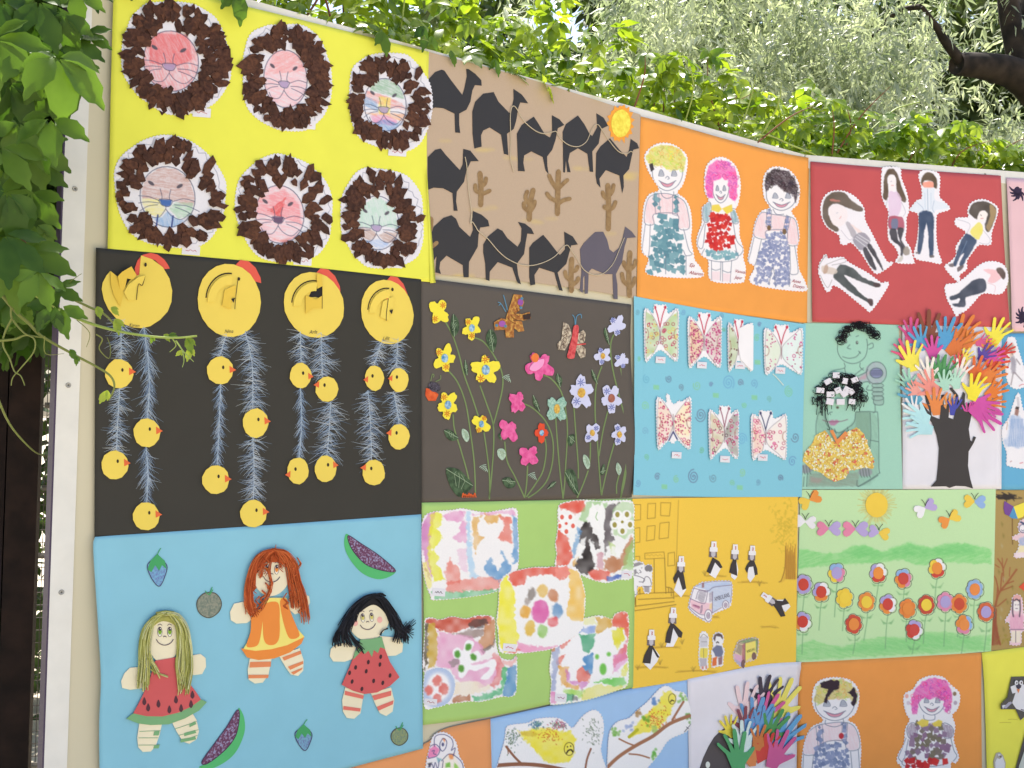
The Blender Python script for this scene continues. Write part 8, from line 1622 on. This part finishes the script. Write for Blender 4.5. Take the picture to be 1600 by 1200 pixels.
def penguins():
    Z()
    poster('penguin_poster', 'yellow sheet in the lower right corner with folded paper penguins', [1532, 1019, 1600, 1010, 1680, 1000], [1680, 1000, 1680, 1290], [1543, 1300, 1680, 1290], [1532, 1019, 1537, 1090, 1543, 1300], (238, 232, 90), 5.0, 'B')
    Z(1520, 1000, 6)
    GK, WP, GP = paper((92, 88, 84), .7), paper((230, 228, 232), .6), paper((176, 172, 190), .7)
    b = M(); b.poly([345, 340, 465, 336, 490, 420, 560, 520, 600, 640, 480, 700, 432, 745, 380, 640, 240, 640, 240, 590, 300, 530], GK, 4, 1.0, lift=lambda x, y: 6 * math.sin(max(0, min(1, (y - 1056) / 68)) * 3.1)); pg = b.obj('paper_penguin', None, 'larger folded penguin with white front')
    b = M(); b.poly([330, 430, 385, 405, 400, 450, 440, 405, 490, 420, 540, 500, 560, 640, 480, 670, 385, 635, 325, 550, 350, 500], WP, 9, 1); b.obj('front', pg)
    b = M(); b.poly([246, 590, 310, 545, 330, 560, 260, 636], WP, 9, .8); b.poly([262, 625, 325, 560, 345, 580, 290, 632], GP, 9.4, .8); b.obj('wing', pg, None, 'stuff')
    b = M(); b.poly([378, 405, 432, 405, 425, 435, 402, 455, 382, 435], paper((70, 66, 84)), 11, .8); b.obj('face_patch', pg)
    b = M(); b.poly([385, 450, 415, 450, 402, 488], paper((226, 140, 90)), 11.4, .8); b.obj('beak', pg)
    for x in (382, 425):
        b = M(); b.poly(ell(x, 390, 17, 22, 14), WP, 12, .8); e = b.obj('eye', pg); b = M(); b.poly(ell(x + 2, 390, 6, 10, 10), paper((60, 50, 50)), 12.4, .2); b.obj('pupil', e)
    b = M(); b.line([425, 640, 440, 645, 455, 648], 1.4, paper((90, 80, 110)), 11); b.obj('pen_mark', pg)
    b = M(); b.poly([180, 1130, 205, 1055, 240, 1045, 270, 1075, 295, 1140, 290, 1260, 190, 1260], paper((190, 180, 166)), 3, .8); pg = b.obj('paper_penguin', None, 'small grey and white penguin'); b = M(); b.poly([195, 1140, 212, 1100, 240, 1110, 262, 1080, 285, 1150, 280, 1260, 200, 1260], WP, 4.4, .8); b.obj('front', pg); b = M(); b.poly([218, 1060, 245, 1060, 238, 1080, 225, 1080], WP, 5, .5); b.poly([232, 1072, 262, 1090, 240, 1095], paper((120, 110, 106)), 5, .5); b.obj('face_patch', pg, None, 'stuff')
    b = M(); b.poly([385, 1200, 430, 1030, 480, 850, 540, 840, 600, 1000, 600, 1260, 400, 1260], GK, 5, 1); pg = b.obj('paper_penguin', None, 'penguin cut off by the lower right corner'); b = M(); b.poly([410, 1180, 470, 1010, 520, 960, 600, 1020, 600, 1260, 430, 1260], paper((206, 210, 200)), 8, 1); b.obj('front', pg)
    b = M(); b.line([240, 770, 300, 768, 350, 772], .9, paper((206, 190, 70)), .5); b.line([320, 742, 360, 738, 410, 744], .9, paper((206, 190, 70)), .5); b.obj('pencil_mark', None, None, 'stuff')
penguins()
# ------------------------------------------------------------------ plants
LEAFLET = [(0, .0), (.08, .05), (.2, .125), (.33, .185), (.47, .215), (.6, .205), (.73, .15), (.84, .08), (.93, .028), (1, 0)]
def leaflet_geo(serr=True, fold=.16, droop=.22, wide=1.0):
    """one ovate leaflet: base at 0, tip at 1 along x, width along y, face along z"""
    V = []; F = []
    spine = []
    for l, w in LEAFLET:
        V.append((l, 0, -droop * l * l)); spine.append(len(V) - 1)
    for sg in (1, -1):
        ed = [spine[0]]
        for k, (l, w) in enumerate(LEAFLET[1:-1]):
            j = (.022 if serr and k % 2 else -.008 if serr else 0)
            V.append((l + (.025 if serr and k % 2 else 0), sg * (w * wide + j), -droop * l * l + fold * w + .02 * math.sin(l * 9 + sg))); ed.append(len(V) - 1)
        ed.append(spine[-1])
        for k in range(len(LEAFLET) - 1):
            f = [spine[k], spine[k + 1], ed[k + 1], ed[k]]
            f = list(dict.fromkeys(f))
            if sg < 0: f = f[::-1]
            if len(f) > 2: F.append(f)
    return np.array(V), F
SMALL = [(0, 0), (.3, .22), (.62, .2), (1, 0)]
def small_geo(wide=1.0, fold=.25, droop=.3):
    V = [(0, 0, 0), (.35, 0, -droop * .12), (.68, 0, -droop * .46), (1, 0, -droop), (.32, .23 * wide, fold * .2 - .04), (.65, .2 * wide, fold * .2 - droop * .4), (.32, -.23 * wide, fold * .2 - .04), (.65, -.2 * wide, fold * .2 - droop * .4)]
    F = [(0, 1, 4), (1, 2, 5, 4), (2, 3, 5), (0, 6, 1), (1, 6, 7, 2), (2, 7, 3)]
    return np.array(V, float), F
def rotm(d, n):
    d = d / np.linalg.norm(d); n = n - d * (n @ d); n = n / max(1e-6, np.linalg.norm(n))
    return np.stack([d, np.cross(n, d), n], 1)
def compound(geo, angles, lens, tilt, r):
    """palmate leaf of several leaflets; stalk end at 0, hanging along +x"""
    V = []; F = []
    for a, l in zip(angles, lens):
        c, s_ = math.cos(R(a)), math.sin(R(a))
        tl = tilt * (r.random() - .3)
        d = np.array([c, s_, -tl]); n = np.array([tl * c * .8, tl * s_ * .8 + (r.random() - .5) * .5, 1.0])
        v = (geo[0] * l) @ rotm(d, n).T
        o = len(V); V.extend(v + d * .06)
        F += [[o + i for i in f] for f in geo[1]]
    return np.array(V), F
def mesh_of(name, V, F, m, smooth=True):
    ln = [len(f) for f in F]
    return mesh_from(name, V, [i for f in F for i in f], np.r_[0, np.cumsum(ln)[:-1]], [m], None, smooth)
def batch(name, geo, pos, dirs, nrm, size, mats, parent=None, org=(0, 0, 0), kind='stuff', mi=None):
    """many leaves as one mesh"""
    d = dirs / np.linalg.norm(dirs, axis=1)[:, None]
    n = nrm - d * np.sum(nrm * d, 1)[:, None]; n /= np.maximum(1e-6, np.linalg.norm(n, axis=1))[:, None]
    b = np.cross(n, d)
    g, F = geo; k = len(g); N = len(pos)
    V = pos[:, None, :] - np.asarray(org) + size[:, None, None] * (g[None, :, 0, None] * d[:, None] + g[None, :, 1, None] * b[:, None] + g[None, :, 2, None] * n[:, None])
    fl = np.array([i for f in F for i in f]); ln = np.array([len(f) for f in F])
    L = (fl[None] + k * np.arange(N)[:, None]).ravel()
    S = np.r_[0, np.cumsum(np.tile(ln, N))[:-1]]
    mm = None if mi is None else np.repeat(mi, len(F))
    me = mesh_from(name, V.reshape(-1, 3), L, S, mats, mm, True)
    o = bpy.data.objects.new(name, me); link(o, parent)
    return tag(o, None, None, None, kind)
def place(me, name, parent, org, pos, d, n, size):
    o = bpy.data.objects.new(name, me); link(o, parent)
    m = Matrix(rotm(np.asarray(d, float), np.asarray(n, float)).tolist()) * size
    o.matrix_local = Matrix.Translation(Vector(np.asarray(pos) - org)) @ m.to_4x4()
    return o
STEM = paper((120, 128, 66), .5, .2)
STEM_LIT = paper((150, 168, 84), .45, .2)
STEM_RED = paper((118, 74, 52), .6, .2)
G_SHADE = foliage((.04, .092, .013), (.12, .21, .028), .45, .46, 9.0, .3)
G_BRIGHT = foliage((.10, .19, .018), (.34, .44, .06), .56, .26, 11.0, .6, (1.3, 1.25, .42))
GEO_BIG = [leaflet_geo(True, .2 + .1 * k, .12 + .12 * k, 1.0 + .1 * k) for k in range(3)]
PALM = [compound(GEO_BIG[k % 3], a, l, .5, random.Random(k)) for k, (a, l) in enumerate([
    ((-88, -42, 2, 46, 92), (.62, .88, 1.0, .9, .66)), ((-70, -28, 15, 60, 100), (.7, .95, 1.0, .8, .55)),
    ((-95, -50, -8, 36, 80), (.55, .85, 1.0, .95, .7)), ((-60, -20, 22, 58), (.7, 1.0, .95, .7)), ((-50, 4, 54), (.8, 1.0, .85))])]
def creeper_left():
    r = random.Random(5)
    org = at_depth(-20, 1100, 2.3); org[2] = 0
    root = empty('virginia_creeper', org, 'leafy creeper with large five-fingered leaves hanging at the left board edge', 'creeper')
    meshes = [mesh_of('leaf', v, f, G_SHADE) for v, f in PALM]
    view = lambda p: (CAM_POS - p) / np.linalg.norm(CAM_POS - p)
    # leaves that can be made out one by one: stalk end (px), depth, length in px, hanging angle (0 = down, + = to the right)
    big = [(37, 80, 2.02, 72, 30, 0), (88, 88, 1.98, 92, 28, 2), (100, 95, 2.10, 84, -6, 1), (30, 40, 2.1, 78, -60, 3), (80, 184, 2.0, 72, 8, 4), (30, 190, 2.05, 70, 12, 1),
           (48, 300, 2.1, 66, 20, 3), (52, 215, 2.15, 60, -20, 0), (12, 300, 2.0, 78, -10, 2), (60, 424, 2.02, 60, 10, 3), (84, 476, 2.04, 46, -38, 4), (96, 478, 2.05, 48, 12, 4),
           (5, 365, 2.0, 84, 20, 0), (40, 395, 2.12, 70, 60, 1), (98, 20, 2.12, 64, -20, 2), (60, 0, 2.1, 80, 25, 0), (118, -14, 2.15, 54, 10, 4), (138, -18, 2.2, 40, 30, 4), (14, 130, 2.08, 70, 5, 2),
           (70, 130, 2.14, 74, -30, 1), (0, 230, 2.02, 70, 40, 4), (24, 455, 2.15, 60, -30, 3), (56, 350, 2.2, 54, 5, 2), (-10, 60, 2.0, 90, 30, 1), (0, 0, 2.05, 90, 10, 0), (45, 255, 2.2, 66, 10, 4),
           (86, 452, 2.1, 40, 70, 4), (110, 60, 2.16, 60, 48, 3), (134, 52, 2.18, 40, 60, 4), (20, 420, 2.06, 62, 0, 1)]
    for x, y, Y, L, a, k in big:
        p = at_depth(x, y, Y); v = view(p)
        d = np.array([math.sin(R(a)), -.25 + r.uniform(-.2, .2), -math.cos(R(a))])
        n = v + np.array([r.uniform(-.45, .45), r.uniform(-.2, .2), .35 + r.uniform(-.25, .4)])
        place(meshes[k], 'leaf', root, org, p, d, n, L * Y / F_PX * 1.08)
    for i in range(135):
        y = r.uniform(-150, 480); x = r.uniform(-150, 96 if y < 420 else 70) * (1 if y < 300 else .85)
        Y = r.uniform(2.14, 2.62) + (.2 if x > 70 else 0)
        if x > 50 and y > 120: x -= 52
        p = at_depth(x, y, Y); a = r.gauss(5, 38)
        d = np.array([math.sin(R(a)), r.uniform(-.6, .2), -math.cos(R(a))])
        n = view(p) + np.array([r.uniform(-.8, .8), r.uniform(-.4, .4), .4 + r.uniform(-.5, .6)])
        place(meshes[r.randrange(5)], 'leaf', root, org, p, d, n, r.uniform(.07, .11))
    # the thick of the plant behind, and an unseen leaf canopy overhead, added for shade
    N = 4600
    pos = np.stack([nrs.uniform(-3.8, -1.12, N), nrs.uniform(1.5, 4.8, N), nrs.uniform(2.75, 3.35, N)], 1)
    low = nrs.rand(N) < .2
    pos[low] = np.stack([nrs.uniform(-1.9, -1.19, low.sum()), nrs.uniform(2.6, 3.0, low.sum()), nrs.uniform(1.95, 3.0, low.sum())], 1)
    dirs = nrs.normal(0, .6, (N, 3)) + (0, 0, -.8); nr = nrs.normal(0, .6, (N, 3)) + (0, -.3, .7)
    V, F = PALM[1]
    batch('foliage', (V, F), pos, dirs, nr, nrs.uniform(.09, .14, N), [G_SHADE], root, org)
    def stem(zp, Y, rad, m=STEM, lit=False):
        q = np.array(zp, float).reshape(-1, 2) / 4 + (0, 380)
        yy = np.linspace(Y[0], Y[1], len(q))
        w = W(); w.tube([at_depth(a, b, c) for (a, b), c in zip(q, yy)], np.linspace(rad, rad * .45, len(q)), m, 6, 5); return w.obj('stem', root, org, True)
    stem([-60, 120, 80, 220, 380, 320, 560, 400, 660, 450, 740, 540], (2.1, 2.18), .0042)
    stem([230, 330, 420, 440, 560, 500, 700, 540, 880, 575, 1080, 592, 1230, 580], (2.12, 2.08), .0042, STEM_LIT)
    stem([-40, 260, 100, 430, 180, 500, 260, 580, 450, 690, 600, 770, 690, 830, 715, 900, 680, 980], (2.1, 2.2), .0042)
    stem([-40, 612, 90, 600, 160, 575, 260, 590], (2.1, 2.12), .0034)
    stem([70, 400, 75, 470, 150, 560, 215, 600, 210, 680, 130, 780, 80, 840, 70, 890], (2.1, 2.12), .0022)
    stem([75, 470, 30, 560, 20, 640, 60, 720, 90, 800, 130, 830, 155, 890], (2.1, 2.12), .0022)
    stem([600, 570, 640, 600, 620, 660, 680, 720, 690, 650, 670, 590], (2.15, 2.2), .0016)
    stem([410, 280, 440, 240, 510, 190], (2.12, 2.1), .0012)
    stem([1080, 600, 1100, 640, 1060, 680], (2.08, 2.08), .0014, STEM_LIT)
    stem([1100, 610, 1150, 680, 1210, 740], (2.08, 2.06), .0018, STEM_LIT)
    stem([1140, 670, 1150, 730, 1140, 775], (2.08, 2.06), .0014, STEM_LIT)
    stem([480, 480, 560, 560, 540, 650], (2.12, 2.14), .0011)
    stem([280, 580, 285, 690, 400, 690], (2.1, 2.14), .0012)
    stem([-40, 900, 60, 1130, 200, 1290, 280, 1330], (2.3, 2.5), .003, STEM)
    stem([-60, -200, 100, -60, 200, 60, 300, 200, 330, 300], (2.2, 2.12), .005, STEM_RED)
    # young leaves at the shoot tips, catching the sun
    for x, y, L, a in ((255, 522, 20, 60), (262, 525, 22, 100), (290, 526, 34, 40), (296, 540, 30, 15), (238, 524, 16, 10), (178, 497, 34, 40), (168, 608, 30, -10), (172, 480, 22, 70), (286, 546, 18, -30), (108, 545, 24, 50), (118, 555, 20, 30), (92, 440, 34, 20), (150, 478, 26, 40)):
        p = at_depth(x, y, 2.1); d = np.array([math.sin(R(a)), -.1, -math.cos(R(a))])
        m = mesh_of('leaf', *compound(GEO_BIG[1], (-14, 16), (1, .7), .3, r), G_BRIGHT)
        place(m, 'leaf', root, org, p, d, view(p) + np.array([.2, 0, .5]), L * 2.1 / F_PX * .8)
creeper_left()

def along(s):
    """a place along the tops of both boards; returns xy and the outward normal"""
    if s < 0: return CORNER + DIR_A * s, PLANES['A'][1][:2]
    return CORNER + DIR_B * s, PLANES['B'][1][:2]
def top_height(s):
    b = np.interp(s, [-2.9, -2.2, -1.75, -1.45, -1.0, -.5, 0, .6, 1.0, 1.6, 2.6], [.7, .62, .5, .33, .33, .31, .31, .28, .17, .22, .28])
    return b * (1 + .16 * math.sin(s * 9) + .1 * math.sin(s * 23))
def creeper_top():
    r = random.Random(9)
    org = np.array([.8, 4.2, 0.0])
    root = empty('creeper_hedge', org, 'sunlit green creeper spilling along the top edge behind both boards', 'creeper')
    V0 = [mesh_of('leaf', *PALM[k], G_BRIGHT) for k in (0, 1, 3, 4)]
    def spot(front):
        s = r.uniform(-2.9, 2.4); q, n = along(s)
        back = r.uniform(.03, .16) if front else r.uniform(.05, .75)
        h = top_height(s) * (r.random() ** .8)
        if s < -1.2 and front: h *= 1.0
        z = BOARD_TOP - .07 + (h + .06)
        if front and s < -1.1 and r.random() < .3: z = BOARD_TOP + .0 + r.uniform(.0, .05); back = r.uniform(-.01, .05)
        p = np.array([q[0] - n[0] * back, q[1] - n[1] * back, z])
        a = r.gauss(0, 50)
        d = np.array([math.sin(R(a)) * 1.0, -.35 + r.uniform(-.5, .4), -math.cos(R(a)) * .6 + r.uniform(-.2, .5)])
        nn = np.array([n[0] * .5, n[1] * .5, .8]) + np.array([r.uniform(-.7, .7), r.uniform(-.6, .6), r.uniform(-.4, .3)])
        return p, d, nn
    for i in range(295):
        p, d, nn = spot(True)
        place(V0[r.randrange(4)], 'leaf', root, org, p, d, nn, r.uniform(.052, .088))
    # a few that hang over the front of the board
    for x, y, L, a, off in ((358, -14, 62, 6, .05), (590, 52, 40, 8, .03), (655, 44, 42, -5, .03), (668, 58, 26, 20, .02), (196, -26, 34, 4, .05), (210, -30, 44, -20, .05), (140, -20, 34, 30, .04), (1268, 232, 16, -40, .02), (700, 80, 26, 20, .015), (770, 92, 30, 10, .01), (905, 118, 26, 0, .01), (250, -60, 50, 10, .05), (1052, 170, 22, 30, .01)):
        p = PT([x], [y], off * 1000, 'A')[0]; Y = p[1]
        d = np.array([math.sin(R(a)), -.12, -math.cos(R(a))])
        g = mesh_of('leaf', *compound(GEO_BIG[0], (-30, 6), (.75, 1), .3, r), G_SHADE)
        place(g, 'leaf', root, org, p, d, PLANES['A'][1] + np.array([r.uniform(-.3, .3), 0, .5]), L * Y / F_PX)
    P_, D_, N_ = [], [], []
    for i in range(2300):
        p, d, nn = spot(False); P_.append(p); D_.append(d); N_.append(nn)
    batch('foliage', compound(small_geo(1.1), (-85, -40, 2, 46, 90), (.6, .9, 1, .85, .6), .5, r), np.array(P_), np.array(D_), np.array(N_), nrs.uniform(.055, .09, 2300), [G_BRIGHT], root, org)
    for i in range(46):
        s = r.uniform(-2.4, 2.2); q, n = along(s); b = r.uniform(.04, .3)
        p0 = np.array([q[0] - n[0] * b, q[1] - n[1] * b, BOARD_TOP - .05]); h = top_height(s) * r.uniform(.6, 1.1)
        p2 = p0 + np.array([r.uniform(-.1, .3), r.uniform(-.2, .1), h]); p1 = (p0 + p2) / 2 + np.array([r.uniform(-.08, .08), 0, .05])
        w = W(); w.tube([p0, p1, p2], [.004, .003, .0012], STEM_RED if r.random() < .6 else STEM_LIT, 5, 4); w.obj('stem', root, org, True)
    # long sunlit runners near the corner of the boards
    for pts, m in (([1160, 216, 1195, 213, 1230, 228, 1262, 240, 1272, 248, 1268, 262], STEM_LIT), ([1425, 188, 1460, 172, 1480, 182, 1500, 205], STEM_LIT), ([1396, 186, 1420, 165, 1440, 150, 1476, 140], STEM_LIT), ([1500, 190, 1515, 187, 1520, 184], STEM_LIT)):
        q = np.array(pts, float).reshape(-1, 2); pl = 'A' if q[0, 0] < 1260 else 'B'
        w = W(); w.tube(PT(q[:, 0], q[:, 1], np.full(len(q), 14.0) if pl == 'A' else np.full(len(q), -180.0), pl), .0034, m, 5, 5); w.obj('stem', root, org, True)
creeper_top()

# trees behind
BARK = speckled((30, 25, 21), (58, 49, 41), 9, .9, .9)
SILVER = foliage((.16, .21, .11), (.78, .80, .64), .5, .38, 2.2, .65, (1.0, 1.06, .72))
DARKLEAF = foliage((.03, .06, .015), (.09, .13, .04), .3, .5, 2.0, .3)
def limb(w, pts, Ys, rpx):
    q = np.array(pts, float).reshape(-1, 2); n = len(q)
    yy = np.linspace(Ys[0], Ys[1], n); rr = np.linspace(rpx[0], rpx[1], n)
    w.tube([at_depth(a, b, c) for (a, b), c in zip(q, yy)], rr * yy / F_PX, BARK, 10, 6)
def twigs(n, box, per, gap, hang):
    """drooping shoots set with narrow leaves, inside a screen-independent box (x, y, z ranges)"""
    P_, D_, N_, S_ = [], [], [], []
    cen = np.array([[nrs.uniform(*b) for b in box] for _ in range(170)])
    for i in range(n):
        c = cen[nrs.randint(170)] + nrs.normal(0, .22, 3) if i % 8 else np.array([nrs.uniform(*b) for b in box])
        if gap(c): continue
        d = np.array([nrs.normal(0, .55), nrs.normal(0, .55), -hang + nrs.normal(0, .35)]); d /= np.linalg.norm(d)
        for k in range(per):
            t = k / per
            p = c + d * .34 * t + np.array([0, 0, -.12 * t * t])
            a = nrs.normal(0, 1, 3); a -= d * (a @ d)
            P_.append(p); D_.append(d * .7 + a / np.linalg.norm(a) * .7); N_.append(nrs.normal(0, .5, 3) + (0, -.35, .75)); S_.append(nrs.uniform(.045, .085))
    return np.array(P_), np.array(D_), np.array(N_), np.array(S_)
def pix(c):
    v = (c - CAM_POS) @ CR
    return 800 + F_PX * v[0] / -v[2], 600 - F_PX * v[1] / -v[2]
def silver_tree():
    base = at_depth(1700, 700, 7.4); base[2] = 0
    root = empty('silver_tree', base, 'tree with narrow silvery leaves and a thick dark limb at upper right', 'tree')
    w = W()
    tr = at_depth(1690, 300, 7.4)
    w.tube([base - (0, 0, .1), (base + tr) / 2 + (.06, 0, 0), tr, at_depth(1660, 190, 7.3)], [.26, .2, .18, .17], BARK, 12, 6)
    w.obj('trunk', root, base, True)
    for pts, Ys, rp in (([1668, 230, 1635, 160, 1590, 118, 1540, 104, 1494, 100], (7.35, 7.0), (34, 17)), ([1505, 100, 1478, 66, 1462, 40, 1440, 10], (7.0, 6.8), (9, 3)), ([1600, 120, 1588, 70, 1576, 10, 1570, -80], (7.2, 7.3), (20, 14)),
                        ([1640, 160, 1610, 40, 1620, -60], (7.4, 7.6), (24, 18)),
                        ([1440, 10, 1400, 20, 1360, 60], (7.4, 7.8), (5, 2)), ([1570, -40, 1380, -60, 1100, -40, 900, -30], (7.3, 8), (12, 3))):
        w = W(); limb(w, pts, Ys, rp); w.obj('limb', root, base, True)
    def gap(c):
        x, y = pix(c)
        k = ((x - 862) / 60) ** 2 + ((y - 30) / 52) ** 2 < 1
        g = ((x - 780) / 190) ** 2 + ((y + 10) / 110) ** 2 < 1 and nrs.rand() < .6
        return k or g or (x > 1462 and y < 185 and nrs.rand() < .88) or (x < 760)
    z0 = 2.75
    P_, D_, N_, S_ = twigs(5600, ((-.2, 4.6), (6.4, 9.2), (z0, 5.3)), 15, gap, .75)
    batch('foliage', (np.array([(0, 0, 0), (.4, .11, .03), (1, 0, -.12), (.4, -.11, .03), (.45, 0, 0)], float), [(0, 4, 1), (1, 4, 2), (0, 3, 4), (3, 2, 4)]), P_, D_, N_, S_ * 1.45, [SILVER], root, base)
silver_tree()
def bushy_tree(name, label, base, box, n, size, mat, trunk, gapf=None, z=.0):
    base = np.asarray(base, float)
    root = empty(name, base, label, 'tree', None)
    w = W(); w.tube([base - (0, 0, .1), base + (.1, 0, trunk * .5), base + (0, .1, trunk)], [.2, .15, .07], BARK, 9, 5); w.obj('trunk', root, base, True)
    pos = np.stack([nrs.uniform(*b, n) for b in box], 1)
    if gapf is not None: pos = pos[[not gapf(c) for c in pos]]
    k = len(pos)
    batch('crown', compound(small_geo(1.2), (-120, -50, 0, 60, 130), (.8, 1, 1, .9, .8), .9, random.Random(2)), pos, nrs.normal(0, 1, (k, 3)), nrs.normal(0, .6, (k, 3)) + (0, -.3, .6), nrs.uniform(.6, 1.2, k) * size, [mat], root, base)
def sky_gap(c):
    x, y = pix(c); return ((x - 862) / 52) ** 2 + ((y - 30) / 45) ** 2 < 1
bushy_tree('shade_tree', 'dark green tree far behind the silvery leaves', (3.4, 13.5, 0), ((-1.2, 8.5), (11, 14.5), (2.4, 7.4)), 9000, .22, DARKLEAF, 5, sky_gap)
bushy_tree('dark_shrub', 'dark shrub in shadow just above the right end of the board', (4.6, 6.6, 0), ((2.7, 5.2), (6.3, 7.4), (1.2, 3.16)), 1500, .09, DARKLEAF, 2)
bushy_tree('back_shrub', 'dark shrub behind the wire fence, left of the board', (-3.2, 6.2, 0), ((-5.2, -1.3), (5.2, 7.2), (.05, 3.6)), 2000, .13, DARKLEAF, 2.4)
